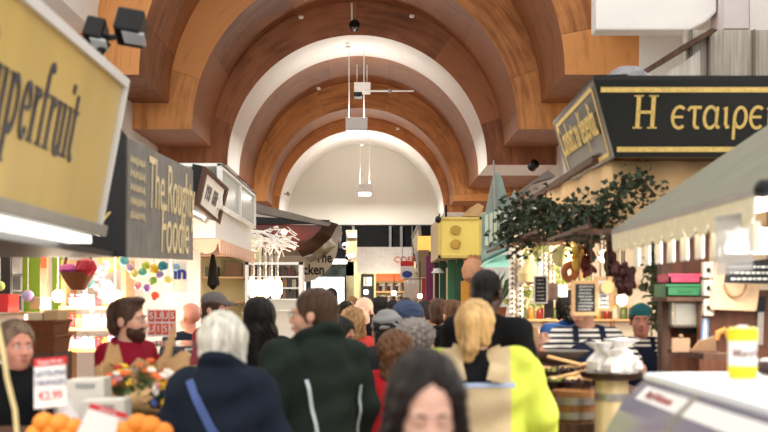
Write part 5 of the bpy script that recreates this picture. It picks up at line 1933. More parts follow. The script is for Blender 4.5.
# --- ivy
def ivy(lab, pts, n, spread, size, name='ivy_garland', m=None, droop=.6, cat='ivy'):
    t = thing(name, lab, cat, pts[0])
    rr = random.Random(len(lab) * 7)
    build(MB().tube(pts, .012, 6), 'stem', M_stem, t)
    mb = MB()
    for i in range(n):
        k = rr.random() * (len(pts) - 1)
        a = Vector(pts[int(k)]).lerp(Vector(pts[min(int(k) + 1, len(pts) - 1)]), k - int(k))
        c = a + Vector((rr.gauss(0, spread), rr.gauss(0, spread * .6), rr.gauss(-spread * .25, spread)))
        d = Vector((rr.uniform(-1, 1), rr.uniform(-1, .4), rr.uniform(-1.2, .5) * droop)).normalized()
        s_ = d.cross(Vector((rr.uniform(-1, 1), rr.uniform(-1, 1), rr.uniform(-1, 1)))).normalized()
        up_ = d.cross(s_) * .15
        z = size * rr.uniform(.6, 1.2)
        mb.add([c, c + d * z * .3 + s_ * z * .42, c + d * z * .62 + s_ * z * .22 + up_ * z, c + d * z, c + d * z * .62 - s_ * z * .22 + up_ * z, c + d * z * .3 - s_ * z * .42], [(0, 1, 2, 3), (0, 3, 4, 5)])
    build(mb, 'leaves', m or M_ivy, t, fix=False)
    return t


ivy('thick dark ivy garland draped from the glass fin to below the sign corner', [P(512, 240, 9.6), P(515, 222, 9.5), P(526, 208, 9.3), P(540, 212, 9.0), P(556, 216, 8.6), P(576, 222, 8.3), P(592, 216, 8.15), P(603, 204, 8.1)], 1250, .08, .058)
ivy('thin ivy sprays trailing over the drape under the black sign', [P(600, 206, 8.05), P(618, 200, 8.0), P(628, 184, 7.98), P(640, 178, 7.98), P(655, 196, 7.98)], 200, .06, .055)
ivy('short ivy sprig dangling at the middle of the drape', [P(588, 212, 8.38), P(588, 216, 8.0), P(590, 232, 8.0), P(596, 240, 8.0)], 110, .05, .052)
ivy('olive green leafy string hanging left of the wooden stall back', [(P(655, 0, 8.2).x, 8.38, 2.14), P(656, 262, 8.2), P(659, 290, 8.15), P(661, 322, 8.15)], 230, .035, .075, 'leaf_string', mat('olive_leaf', rgb(86, 92, 58), .55, var=.35, scale=9), 1.2, 'leaf string')
ivy('pale greenery spray hanging behind the garlic strings', [P(535, 240, 10.4), P(548, 262, 10.4), P(528, 285, 10.4)], 150, .12, .10, 'greenery_spray', mat('sage_leaf', rgb(150, 160, 96), .6, var=.3), 1, 'greenery')

# --- bright back wall of the olive stall
t = thing('stall_back_wall', 'bright cream back wall of the olive stall', 'stall wall', (2.6, 12.4, 0))
build(MB().mm((P(514, 0, 12.4).x, 12.4, 0), (5.0, 12.46, 2.5)), 'panel', mat('stall_cream_white', rgb(236, 226, 208), .7, var=.05, scale=2), t)
mb = MB()
for i, x in enumerate((520, 545, 580, 612)):
    mb.mm((P(x, 0, 12.3).x, 12.3, .9), (P(x + 3, 0, 12.3).x, 12.4, 2.4))
build(mb, 'upright', M_pine, t)
mb = MB()
for z in (1.45, 1.8):
    mb.mm((P(520, 0, 12.2).x, 12.1, z - .025), (P(640, 0, 12.2).x, 12.4, z))
build(mb, 'shelf', M_pine, t)
jc = [('green', (110, 130, 70)), ('amber', (200, 140, 60)), ('red', (150, 50, 40)), ('pale', (214, 206, 180))]
for k in range(14):
    x0 = P(523 + k * 8.4, 0, 12.2).x
    cn, cv = jc[k % 4]
    t = thing('preserve_jar', '%s preserve jar on the shelf at the back of the olive stall' % cn, 'jar', (x0, 12.2, 1.45), group='preserve jars at the back of the olive stall')
    build(MB().lathe([(.03, 0), (.035, .01), (.035, .10), (.028, .115)], (x0, 12.2, 1.45), 10), 'glass', mat('jar_' + cn, rgb(*cv), .2, var=.2), t, smooth=True)
    build(MB().lathe([(.03, .115), (.03, .135)], (x0, 12.2, 1.45), 10), 'lid', M_gold, t)
o = build(MB().mm((1.55, 8.6, 2.63), (5.0, 12.4, 2.68)), 'stall_ceiling', M_dkwood)
tag(o, 'pine ceiling boards of the olive stall', 'ceiling board')
for i, (x, y, Yb, pw) in enumerate([(546, 262, 10.8, 34), (604, 256, 9.6, 28), (622, 300, 10.6, 24)]):  # bulbs added to brighten the back of the olive stall
    t = thing('fill_bulb', ['added fill bulb behind the garlic strings', 'added fill bulb behind the strings of dried peppers', 'added fill bulb beside the woman in the teal kerchief'][i], 'bulb', P(x, y, Yb))
    build(MB().ball(P(x, y, Yb), .05, 12), 'globe', M_warm, t, smooth=True)
    build(MB().tube([P(x, y - 5, Yb), (P(x, y, Yb).x, Yb, 2.63)], .006, 5), 'flex', M_blackm, t)
    bulb('fill_bulb_light', P(x, y + 10, Yb - .1), pw, .07)

# --- strings of produce
def TOPZ(Y):
    return 2.115 if Y > 8.6 else 2.05


t = thing('pole_rack', 'slim dark timber poles overhead carrying the hung boards and strings of the olive stall', 'rack', (1.5, 7.6, 2.05))
for x in (1.21, 1.72):
    build(MB().bar((x, 6.78, 2.065), (x, 8.42, 2.065), .022), 'pole', M_dkwood, t)
for y in (7.0, 7.28, 8.0):
    build(MB().bar((1.19, y, 2.05), (1.78, y, 2.05), .018), 'crossbar', M_dkwood, t)
for x in (1.14, 1.76):
    build(MB().bar((x, 8.42, 2.13), (x, 12.29, 2.13), .022), 'pole', M_dkwood, t)
for y in (8.7, 8.9, 9.0, 9.3, 9.5, 9.6, 9.7, 9.9, 10.0, 10.1, 10.2, 10.3):
    build(MB().bar((1.12, y, 2.115), (1.78, y, 2.115), .014), 'crossbar', M_dkwood, t)


def string(lab, name, cat, x, y0_, y1_, Yb, n, r, m, jit=6, group=None, sq=(1, 1, 1), part='pod', core=None):
    t = thing(name, lab, cat, P(x, y1_, Yb), group=group)
    rr = random.Random(int(x * 10 + y0_))
    build(MB().tube([(P(x, 0, Yb).x, Yb, TOPZ(Yb)), P(x, y1_, Yb)], .006, 5), 'cord', M_stem, t)
    for i in range(n):
        y = y0_ + (y1_ - y0_) * (i + .5) / n
        c = P(x + rr.uniform(-jit, jit) * .6, y, Yb + rr.uniform(-.04, .04))
        M3 = Euler((rr.uniform(-.7, .7), rr.uniform(-.9, .9), rr.uniform(0, 6))).to_matrix()
        build(MB().ball(c, r * rr.uniform(.8, 1.15), 8, sq=sq, M=M3), part, m, t, smooth=True)
    return t


M_chil = mat('dried_pepper', rgb(110, 34, 26), .35, var=.35, scale=12)
M_dkchil = mat('dark_dried_pepper', rgb(66, 24, 24), .4, var=.3, scale=12)
M_yel = mat('yellow_gourd', rgb(226, 178, 70), .5, var=.15)
string('string of red dried peppers right of the yellow pods', 'pepper_string', 'pepper string', 588, 240, 274, 8.9, 22, .034, M_chil, 8, sq=(.7, .7, 1.5))
string('string of yellow pods hanging left of the red peppers', 'pod_string', 'pod string', 578, 247, 266, 8.9, 12, .034, M_yel, 5, sq=(.8, .8, 1.3))
string('string of dark red peppers hanging under the awning corner', 'pepper_string', 'pepper string', 610, 240, 278, 8.7, 22, .034, M_dkchil, 7, sq=(.7, .7, 1.5))
string('low bunch of near-black peppers beside the near awning', 'pepper_string', 'pepper string', 624, 266, 290, 8.0, 22, .034, M_dkchil, 14, sq=(.8, .8, 1.4))
M_garlic = mat('garlic_skin', rgb(236, 230, 220), .6, var=.08, scale=12)
for i, (x, y0_, y1_, Yb, lab) in enumerate([(516, 252, 330, 10.2, 'long white garlic braid hanging beneath the ivy, left end of the stall'), (548, 254, 300, 10.3, 'shorter garlic braid hanging behind the small blackboard')]):
    t = thing('garlic_braid', lab, 'garlic braid', P(x, y1_, Yb))
    build(MB().tube([(P(x, 0, Yb).x, Yb, TOPZ(Yb)), P(x, y0_, Yb), P(x, y1_, Yb)], [.006, .02, .02], 6), 'plait', mat('straw', rgb(196, 170, 120), .8, var=.15), t)
    nn = int((y1_ - y0_) / 5)
    for k in range(nn * 2):
        c = P(x + (4 if k % 2 else -4), y0_ + (k // 2 + (k % 2) * .5) * 5, Yb - .03 + .01 * (k % 3))
        h = build(MB().lathe([(.006, -.03), (.028, -.022), (.034, 0), (.02, .02), (.006, .034)], c, 10, Euler((0, (.5 if k % 2 else -.5), 0)).to_matrix()), 'bulb', M_garlic, t, smooth=True)
        build(MB().ball(c + Vector((.0, -.03, -.012)), .009, 6), 'root', M_stem, h)
t = thing('gourd', 'pale green round gourd hanging above the small blackboard', 'gourd', P(563, 262, 9.6))
build(MB().lathe([(.01, -.09), (.06, -.07), (.085, 0), (.06, .06), (.015, .085)], P(562, 256, 9.6), 14), 'fruit', mat('gourd_skin', rgb(206, 202, 140), .5, var=.12), t, smooth=True)
build(MB().tube([P(562, 247, 9.6), (P(562, 0, 9.6).x, 9.6, 2.115)], .008, 5), 'stalk', M_stem, t)
t = thing('cheese_pear', 'cream pear-shaped cheese hanging right of the garlic braid', 'cheese', P(532, 285, 10))
build(MB().lathe([(.02, -.12), (.09, -.10), (.105, -.03), (.06, .04), (.025, .08), (.03, .12)], P(530, 270, 10), 14), 'cheese', mat('cheese_rind', rgb(240, 218, 160), .5, var=.08), t, smooth=True)
build(MB().tube([P(530, 257, 10), (P(530, 0, 10).x, 10, 2.115)], .005, 5), 'string', M_stem, t)
t = thing('bread_ring', 'brown plaited bread ring hanging left of the framed blackboard', 'bread', P(571, 278, 9))
build(MB().tube([P(570 + 5.5 * cos(k * pi / 8), 272 + 7 * sin(k * pi / 8), 9) for k in range(16)], .028, 8, closed=True), 'crust', mat('crust', rgb(170, 104, 58), .6, var=.25, scale=18, bump=.2), t, smooth=True)
build(MB().tube([P(570, 265, 9), (P(570, 0, 9).x, 9, 2.115)], .005, 5), 'string', M_stem, t)


def blackboard(lab, x0, y0_, x1, y1_, Yb, m_face, m_ink, m_frame, rows, fr=.02, tilt=0, cordtop=236):
    t = thing('chalkboard', lab, 'chalkboard', P((x0 + x1) / 2, y1_, Yb))
    a, b = P(x0, y1_, Yb), P(x1, y0_, Yb)
    build(MB().mm((a.x, Yb, a.z), (b.x, Yb + .012, b.z)), 'slate', m_face, t)
    mb = MB()
    mb.mm((a.x - fr, Yb - .008, a.z - fr), (b.x + fr, Yb + .018, a.z)).mm((a.x - fr, Yb - .008, b.z), (b.x + fr, Yb + .018, b.z + fr))
    mb.mm((a.x - fr, Yb - .008, a.z), (a.x, Yb + .018, b.z)).mm((b.x, Yb - .008, a.z), (b.x + fr, Yb + .018, b.z))
    build(mb, 'frame', m_frame, t)
    rr = random.Random(int(x0 + y0_))
    mb = MB()
    W_, H_ = b.x - a.x, b.z - a.z
    for i in range(rows):
        z = b.z - H_ * (i + .8) / (rows + .6)
        x = a.x + W_ * rr.uniform(.14, .26)
        xe = b.x - W_ * rr.uniform(.14, .26)
        while x < xe:
            l_ = W_ * rr.uniform(.07, .12)
            hh = H_ / rows * .22
            mb.strip([(x, Yb - .001, z - hh), (x + l_ * .3, Yb - .001, z + hh), (x + l_ * .6, Yb - .001, z - hh), (x + l_, Yb - .001, z + hh * .6)], W_ * .028, (0, -1, 0), t=.002)
            x += l_ * 1.25
    build(mb, 'chalk_writing', m_ink, t)
    build(MB().tube([(a.x + W_ * .2, Yb, b.z + fr), (a.x + W_ * .2, Yb, TOPZ(Yb))], .004, 4).tube([(b.x - W_ * .2, Yb, b.z + fr), (b.x - W_ * .2, Yb, TOPZ(Yb))], .004, 4), 'cord', M_stem, t)
    return t


blackboard('pine-framed blackboard with chalk writing hanging in front of the woman in stripes', 575, 284, 595, 312, 6.95, M_board, M_chalkw, M_pine, 8)
blackboard('pine-framed white board with black writing behind the framed blackboard', 598, 280, 609, 308, 7.3, M_card, M_black, M_pine, 6)
blackboard('small grey-framed blackboard left of the bread ring', 535, 277, 546, 302, 9.3, M_board, M_chalkw, M_card, 6, .012)
t = thing('round_tag', 'round yellow cheese tag at the edge of the white board', 'tag', P(607, 293, 7.2))
build(MB().lathe([(0, 0), (.040, 0), (.040, .015), (0, .015)], P(607, 287, 7.25), 16, Matrix.Rotation(pi / 2, 3, 'X')), 'disc', mat('tag_yellow', rgb(232, 196, 130), .5, var=.1), t)
build(MB().tube([P(607, 281, 7.25), (P(607, 0, 7.25).x, 7.25, TOPZ(7.25))], .003, 4), 'cord', M_stem, t)
for i, (x, y0_, y1_, Yb, c, lab) in enumerate([(553, 283, 300, 9.7, (70, 52, 46), 'dark hanging photo print left of the framed blackboard'), (549, 300, 318, 9.5, (60, 48, 44), 'lower dark hanging photo print beside the blue-shirted man'),
                                               (563, 285, 297, 9.9, (190, 206, 220), 'pale hanging print above the blue-shirted man'), (538, 262, 274, 10.1, (150, 170, 200), 'bluish hanging print near the cream cheese')]):
    t = thing('hanging_print', lab, 'print', P(x, y1_, Yb))
    a, b = P(x - 4.5, y1_, Yb), P(x + 4.5, y0_, Yb)
    build(MB().mm((a.x, Yb, a.z), (b.x, Yb + .006, b.z)), 'print', mat('hprint_%d' % i, rgb(*c), .5, var=.5, scale=18), t)
    build(MB().tube([P(x, y0_, Yb), (P(x, 0, Yb).x, Yb, TOPZ(Yb))], .003, 4), 'cord', M_stem, t)
o = build(MB().slab([P(528, 351, 7.3), P(542, 346, 7.3), P(537, 327, 7.3), P(523, 330, 7.3)], (0, .15, .0)), 'cardboard_box', M_kraft)
tag(o, 'tan cardboard box at the left end of the olive counter', 'box')
o.location.z -= .0

# --- olive counter: barrels, bowls, ladles
t = thing('olive_counter', 'dark counter carrying the olive bowls behind the barrels', 'counter', (1.45, 7.0, 0))
zc = P(0, 388, 6.8).z
build(MB().mm((P(536, 0, 6.8).x, 6.55, zc - .05), (P(640, 0, 6.8).x, 7.2, zc)), 'top', M_dkwood, t)
build(MB().mm((P(540, 0, 6.8).x, 6.75, 0), (P(636, 0, 6.8).x, 7.15, zc - .05)), 'base', mat('counter_dark', rgb(44, 34, 30), .7), t)  # dark brown counter base


def barrel(lab, xc, Yb, r, z0, z1, m, hoops, nst=18):
    t = thing('barrel', lab, 'barrel', (xc, Yb, z0))
    h = z1 - z0
    prof = [(r * .90, 0), (r * .97, h * .25), (r, h * .5), (r * .98, h * .75), (r * .93, h), (r * .86, h), (r * .86, h * .95)]
    o = build(MB().lathe(prof, (xc, Yb, z0), 28), 'staves', m, t, smooth=True)
    for v in hoops:
        rr = np.interp(v, [0, .25, .5, .75, 1], [r * .90, r * .97, r, r * .98, r * .93])
        build(MB().lathe([(rr - .004, h * v - .018), (rr + .006, h * v - .018), (rr + .006, h * v + .018), (rr - .004, h * v + .018)], (xc, Yb, z0), 28), 'hoop', M_hoop, t, smooth=True)
    return t


Yb = 6.2
xb = P(573, 0, Yb).x
zt, zb = P(0, 390, Yb).z, P(0, 421, Yb).z
barrel('half barrel of brown oak with bright hoops below the olive bowls', xb, Yb + .0, .115, zb, zt, M_barrel, (.22, .68))
o = build(MB().lathe([(.15, -.06), (.155, 0), (.0, 0)], (xb, Yb, zb), 24).mm((xb - .13, Yb - .13, 0), (xb + .13, Yb + .13, zb - .06)), 'barrel_stand', M_dkwood)
tag(o, 'dark stand carrying the brown half barrel', 'stand')
Yp = 5.9
xp = P(612, 0, Yp).x
barrel('tall pale oak barrel topped by bread bags beside the glass case', xp, Yp, .085, 0.45, P(0, 380, Yp).z, M_paleoak, (.1, .9))
o = build(MB().mm((xp - .1, Yp - .1, 0), (xp + .1, Yp + .1, .45)), 'barrel_plinth', M_dkwood)
tag(o, 'dark plinth under the pale oak barrel', 'plinth')
t = thing('tray', 'round dark tray on the pale oak barrel', 'tray', (xp, Yp, P(0, 380, Yp).z))
build(MB().lathe([(.09, 0), (.15, .012), (.16, .04), (.15, .04), (.14, .02), (0, .02)], (xp, Yp, P(0, 380, Yp).z), 24), 'dish', M_bowl, t, smooth=True)
zt2 = P(0, 380, Yp).z + .025
for i, (dx, dy, s_, lab) in enumerate([(-.05, 0, 1.0, 'clear bag of pale bread on the left of the round tray'), (.05, .02, 1.1, 'clear bag of pale bread on the right of the round tray'), (.0, -.07, .8, 'small front bag of pale bread on the round tray')]):
    t = thing('bread_bag', lab, 'bag', (xp + dx, Yp + dy, zt2), group='bags of bread on the round tray')
    build(MB().lathe([(.055 * s_, 0), (.075 * s_, .03 * s_), (.07 * s_, .07 * s_), (.045 * s_, .10 * s_), (.028 * s_, .12 * s_), (.07 * s_, .16 * s_)], (xp + dx, Yp + dy, zt2), 16, jit=.22), 'plastic', clear('bag_plastic', (.92, .90, .88, 1), .2, .5), t)
    build(MB().ball((xp + dx, Yp + dy, zt2 + .045 * s_), .045 * s_, 10, jit=.08), 'bread', mat('pale_bread', rgb(232, 210, 176), .7, var=.1, scale=12), t, smooth=True)
# bowls with olives and ladles
M_oliv = [mat('olive_%d' % i, c, .3, var=.15) for i, c in enumerate([rgb(118, 120, 56), rgb(50, 34, 40), rgb(190, 150, 80), rgb(196, 92, 60)])]
bw = [(548, 375, 6.9), (563, 371, 7.0), (580, 376, 6.75), (594, 372, 7.0), (552, 384, 6.65), (570, 385, 6.6)]
pos = ['back left', 'back middle', 'front right', 'back right', 'front left', 'front middle']
for i, (x, y, Yb) in enumerate(bw):
    c = P(x, 0, Yb)
    z0 = zc + (.04 if i in (1, 3, 0) else 0)
    c = Vector((c.x, Yb, z0))
    t = thing('olive_bowl', '%s dark bowl of olives on the counter' % pos[i], 'bowl', c, group='olive bowls on the counter')
    build(MB().lathe([(.04, -.04 if i in (0, 1, 3) else 0), (.06, .005), (.078, .05), (.07, .05), (.05, .02), (0, .015)], c, 18), 'bowl', M_bowl, t, smooth=True)
    rr = random.Random(i)
    mb = MB()
    for k in range(26):
        an, q = rr.uniform(0, 6.28), rr.random() ** .5 * .06
        mb.ball(c + Vector((q * cos(an), q * sin(an), .045 + rr.uniform(0, .02))), .011, 6, sq=(1, 1, 1.2))
    ol = build(mb, 'olives', M_oliv[i % 4], t, smooth=True)
    ol['kind'] = 'stuff'
    lt = thing('ladle', 'wooden ladle resting across the %s olive bowl' % pos[i], 'ladle', c + Vector((0, 0, .06)), group='wooden ladles across the olive bowls')
    an = rr.uniform(.1, .55)
    d = Vector((cos(an), -.25, sin(an) * .45)).normalized()
    if i % 3 == 0:
        d.x *= -1
    build(MB().tube([c + Vector((0, 0, .062)), c + Vector((0, 0, .075)) + d * .30], .011, 7), 'handle', M_pine, lt, smooth=True)
    build(MB().ball(c + Vector((0, 0, .062)), .030, 10, sq=(1, 1, .5)), 'scoop', M_pine, lt, smooth=True)
t = thing('steel_pan', 'shallow steel pan behind the ladles under the reaching arm', 'pan', P(556, 362, 7.25))
build(MB().lathe([(.10, 0), (.19, .06), (.20, .07), (.17, .06), (.0, .015)], P(556, 362, 7.28), 24), 'pan', M_steel, t, smooth=True)
build(MB().tube([P(536, 352, 7.25), P(531, 356, 7.25), P(536, 360, 7.25)], .008, 6), 'handle', M_steel, t)
o = build(MB().mm((P(536, 0, 7.3).x, 7.21, 0), (P(580, 0, 7.3).x, 7.40, P(556, 362, 7.28).z)), 'pan_shelf', M_dkwood)
tag(o, 'dark shelf carrying the steel pan', 'shelf')

# --- near awning with lit valance
t = thing('awning', 'grey-green canvas awning with cream scalloped valance, nearest on the right', 'awning', (1.9, 5.5, 2.0))
xa = 1.35
ya, yb = 4.25, 6.8
za = 2.03
roof = [(xa, ya, za), (xa, yb, za), (2.55, yb, 2.84), (2.55, ya, 2.84)]
build(MB().slab(roof, (0, 0, .02)), 'canvas', M_awn, t)
build(MB().bar((xa, ya, za), (xa, yb, za), .03, .03), 'rail', M_grey, t)
mb = MB()
nsc = 13
for i in range(nsc):
    y = ya + (yb - ya) * i / nsc
    w_ = (yb - ya) / nsc
    mb.slab([(xa - .012, y, za), (xa - .012, y + w_, za)] + [(xa - .012, y + w_ / 2 + w_ / 2 * cos(k * pi / 6), za - .07 - .05 * sin(k * pi / 6)) for k in range(7)], (.008, 0, 0))
build(mb, 'valance', M_val, t)
mb = MB()
mb.bar((xa, ya, za), (2.55, ya, 2.84), .03, .03)
build(mb, 'end_rail', M_blackm, t)
build(MB().ball((xa + .02, ya - .01, za + .01), .035, 10), 'corner_cap', M_blackm, t)
for i in range(9):
    y = 4.55 + i * .26
    o = build(MB().mm((xa + .10, y, za - .20), (xa + .108, y + .13, za - .085)), 'clip_card', M_white_l, bevel=.003)
    tag(o, 'blank white card clipped in the row under the awning valance', 'card', 'white cards under the awning valance')
    build(MB().tube([(xa + .104, y + .065, za - .085), (xa + .08, y + .065, za - .03), (xa + .0, y + .065, za)], .004, 4), 'hook', M_grey, o)
for i, (y0_, y1_) in enumerate(((4.4, 5.5), (5.6, 6.7))):
    t = thing('fluorescent_lamp', ['glowing fluorescent tube under the near half of the awning', 'glowing fluorescent tube under the far half of the awning'][i], 'lamp', (xa + .32, (y0_ + y1_) / 2, za))
    build(MB().tube([(xa + .32, y0_, za + .02), (xa + .32, y1_, za + .02)], .02, 10), 'tube', M_tube, t, smooth=True)
    build(MB().mm((xa + .27, y0_ - .03, za + .05), (xa + .37, y1_ + .03, za + .10)), 'housing', M_white_l, t)
    area('fluorescent_light', (xa + .32, (y0_ + y1_) / 2, za - .01), (.1, y1_ - y0_), 13, (1, .96, .88))
t = thing('plastic_curtain', 'hanging sheet of clear plastic at the near end of the awning', 'plastic sheet', P(735, 275, 4.4))
build(MB().slab([P(716, 276, 4.4), P(753, 270, 4.4), P(754, 214, 4.4), P(716, 220, 4.4)], (0, .004, 0)), 'sheet', clear('cloudy_plastic', (.62, .60, .58, 1), .35, .4), t)
build(MB().bar(P(715, 219, 4.4), P(755, 213, 4.4), .012, .012), 'hanging_rail', M_grey, t)
t = thing('strip_lamp', 'bright strip lamp glowing behind the plastic sheet', 'lamp', P(748, 250, 4.75))
build(MB().mm((P(728, 0, 4.8).x, 4.78, P(0, 253, 4.8).z), (2.2, 4.84, P(0, 245, 4.8).z)), 'tube', M_tube, t)
build(MB().mm((P(726, 0, 4.8).x, 4.8, P(0, 245, 4.8).z), (2.2, 4.9, P(0, 228, 4.8).z)), 'reflector', M_white_l, t)
build(MB().tube([(1.9, 4.85, P(0, 228, 4.8).z), (1.9, 4.85, 2.40)], .006, 5), 'hanger', M_grey, t)
area('strip_light', (1.8, 4.78, P(0, 256, 4.8).z), (.7, .06), 5, (1, .97, .92))

# --- dark timber back of the near right stall
t = thing('stall_post', 'dark timber corner post beside the woman in the teal kerchief', 'post', P(672, 432, 7.2))
build(MB().mm((P(662, 0, 7.2).x, 7.2, 0), (P(671, 0, 7.2).x, 7.32, 1.86)), 'post', M_dkwood, t)
build(MB().mm((P(660, 0, 7.2).x, 7.16, 0), (P(673, 0, 7.2).x, 7.36, .12)), 'foot', M_blackm, t)
t = thing('timber_screen', 'dark brown timber screen behind the mustard-yellow jar', 'screen', P(735, 432, 7.0))
build(MB().mm((P(699.5, 0, 7.0).x, 7.0, 0), (P(800, 0, 7.0).x, 7.06, P(0, 290, 7).z)).mm((P(664, 0, 7.35).x, 7.36, 0), (P(712, 0, 7.3).x, 7.40, 2.3)), 'boards', wood('red_brown_board', rgb(84, 48, 32), rgb(124, 74, 48), scale=3, stretch=(7, 7, 1)), t)
build(MB().mm((P(708, 0, 7.0).x, 6.97, P(0, 296, 7).z), (P(800, 0, 7.0).x, 7.0, P(0, 290, 7).z)), 'rail', M_dkwood, t)
build(MB().mm((1.70, 6.22, P(0, 352.5, 6.4).z - .03), (P(722, 0, 6.4).x, 7.0, P(0, 352.5, 6.4).z)), 'ledge', M_dkwood, t)
t = thing('crate_shelf', 'dark wooden shelf holding the green and pink crates', 'shelf', P(680, 300, 7.1))
zsf = P(0, 297, 7.1).z
build(MB().mm((P(661, 0, 7.1).x, 6.95, zsf - .025), (P(701, 0, 7.1).x, 7.36, zsf)), 'board', M_dkwood, t)
for i, (x0, x1, y0_, y1_, c, lab) in enumerate([(662, 698, 284, 297, (40, 110, 66), 'green plastic crate on the dark shelf, under the pink one'), (665, 697, 274, 284, (196, 60, 90), 'pink plastic crate stacked on the green crate')]):
    t = thing('crate', lab, 'crate', P(680, y1_, 7.1), group='plastic crates on the dark shelf')
    a, b = P(x0, y1_, 7.1), P(x1, y0_, 7.1)
    m = mat('crate_%d' % i, rgb(*c), .45, var=.08)
    za_, zb_ = a.z + .001, b.z - .001
    mb = MB().mm((a.x, 7.0, za_), (b.x, 7.30, za_ + .01)).mm((a.x, 7.0, za_), (b.x, 7.012, zb_)).mm((a.x, 7.288, za_), (b.x, 7.30, zb_)).mm((a.x, 7.0, za_), (a.x + .012, 7.3, zb_)).mm((b.x - .012, 7.0, za_), (b.x, 7.3, zb_))
    build(mb, 'shell', m, t)
    build(MB().mm((a.x - .006, 6.99, zb_ - .014), (b.x + .006, 7.012, zb_)).mm((a.x + .07, 6.99, (za_ + zb_) / 2 - .006), (b.x - .07, 7.0, (za_ + zb_) / 2 + .006)), 'rim', m, t)
t = thing('steel_dispenser', 'brushed steel dispenser box on the timber below the crates', 'dispenser', P(686, 328, 7.1))
build(MB().mm((P(672, 0, 7.1).x, 7.08, P(0, 328, 7.1).z), (P(699, 0, 7.1).x, 7.355, P(0, 300, 7.1).z - .0)), 'case', M_steel, t, bevel=.02)
build(MB().hexa([P(678, 334, 7.12), P(696, 334, 7.12), P(696, 334, 7.3), P(678, 334, 7.3)], [P(675, 328, 7.1), P(698, 328, 7.1), P(698, 328, 7.3), P(675, 328, 7.3)]), 'outlet', M_blackm, t)
for i, (y0_, y1_) in enumerate([(262, 278), (280, 296), (299, 316)]):
    t = thing('switch_box', ['topmost grey switch box on the timber', 'middle grey switch box on the timber', 'lowest grey switch box on the timber'][i], 'switch box', P(707, y1_, 6.95))
    build(MB().mm((P(702, 0, 6.98).x, 6.93, P(0, y1_, 6.95).z), (P(712, 0, 6.98).x, 6.998 if i < 5 else 7, P(0, y0_, 6.95).z)), 'case', mat('switch_grey', rgb(200, 192, 180), .5, var=.05), t, bevel=.006)
    build(MB().mm((P(705.5, 0, 6.95).x, 6.915, P(0, (y0_ + y1_) / 2 + 2, 6.95).z), (P(708.5, 0, 6.95).x, 6.93, P(0, (y0_ + y1_) / 2 - 2, 6.95).z)), 'switch', M_blackm, t)
t = thing('tote_bag', 'cream cotton tote bag with looped handle hanging on the timber screen', 'bag', P(738, 310, 6.8))
q = [P(711, 310, 6.88), P(757, 312, 6.88), P(764, 262, 6.92), P(716, 262, 6.92)]
build(MB().hexa([q[0], q[1], q[1] + Vector((0, .07, .02)), q[0] + Vector((0, .07, .02))], [q[3], q[2], q[2] + Vector((0, .04, 0)), q[3] + Vector((0, .04, 0))]), 'sack', mat('tote_cotton', rgb(222, 188, 150), .8, var=.06, bump=.1), t, bevel=.01)
build(MB().tube([P(727 + 11 * cos(pi + k * pi / 10) + 8, 284 - 13 * sin(pi + k * pi / 10), 6.87) for k in range(11)], .008, 6), 'handle', mat('tote_handle', rgb(170, 130, 96), .8), t)
t = thing('menu_board', 'black menu board with white writing over the tote bag', 'sign', P(748, 284, 6.7))
build(MB().slab([P(725, 283, 6.7), P(775, 284, 6.7), P(775, 258, 6.7), P(727, 264, 6.7)], (0, .02, 0)), 'panel', M_board, t)
mb = MB()
rr = random.Random(3)
for i in range(3):
    x = 729 + i
    while x < 770:
        w_ = rr.uniform(2, 5)
        mb.strip([P(x, 267 + i * 6, 6.695), P(x + w_, 266.8 + i * 6, 6.695)], .011, (0, -1, 0), t=.002)
        x += w_ + 1.5
build(mb, 'writing', M_chalkw, t)
build(MB().tube([P(730, 263, 6.71), (P(730, 0, 6.7).x, 6.71, za + (P(730, 0, 6.7).x - xa) * .675)], .005, 5).tube([P(768, 259, 6.71), (P(768, 0, 6.7).x, 6.71, za + (P(768, 0, 6.7).x - xa) * .675)], .005, 5), 'cord', M_stem, t)
t = thing('cutting_board', 'pale wooden board leaning behind the glass case', 'board', P(690, 350, 6.2))
build(MB().slab([P(672, 352, 6.4), P(690, 352, 6.4), P(690, 338, 6.45), P(672, 338, 6.45)], (0, .02, 0)), 'board', mat('tan_board', rgb(112, 82, 56), .7, var=.15), t)
build(MB().tube([P(681, 338, 6.46), P(681, 335, 6.47)], .012, 6), 'handle', MATS['tan_board'], t)
t = thing('wedge_board', 'brown wedge shaped board right of the pale board', 'board', P(703, 350, 6.2))
build(MB().slab([P(692, 352, 6.3), P(716, 352, 6.3), P(716, 336, 6.3), P(700, 341, 6.3)], (0, .04, 0)), 'board', mat('brown_board', rgb(118, 88, 60), .6, var=.15), t)
build(MB().slab([P(692, 352.5, 6.29), P(716, 352.5, 6.29), P(716, 351, 6.29), P(692, 351, 6.29)], (0, .05, 0)), 'edge', M_dkwood, t)
t = thing('pretzel', 'golden pretzel twist hanging left of the yellow jar', 'pretzel', P(722, 342, 6.3))
build(MB().tube([P(717, 340, 6.93), P(718, 333, 6.93), P(724, 330, 6.93), P(728, 334, 6.93), P(726, 337, 6.93)], [.012, .02, .022, .018, .01], 8), 'dough', mat('pretzel_crust', rgb(214, 146, 74), .5, var=.15), t, smooth=True)
build(MB().tube([P(723, 330, 6.94), P(723, 295, 6.97)], .004, 4), 'string', M_stem, t)
t = thing('tea_towel', 'blue and white tea towel hanging right of the steel dispenser', 'towel', P(703, 345, 6.9))
build(MB().slab([P(701, 345, 6.985), P(708, 345, 6.985), P(709, 318, 6.985), P(703, 318, 6.985)], (0, .016, 0)), 'towel', mat('towel_blue', rgb(120, 150, 190), .8, var=.2), t)
build(MB().slab([P(703.5, 345, 6.98), P(705.5, 345, 6.98), P(706.5, 318, 6.98), P(705, 318, 6.98)], (0, .004, 0)), 'stripe', M_card, t)
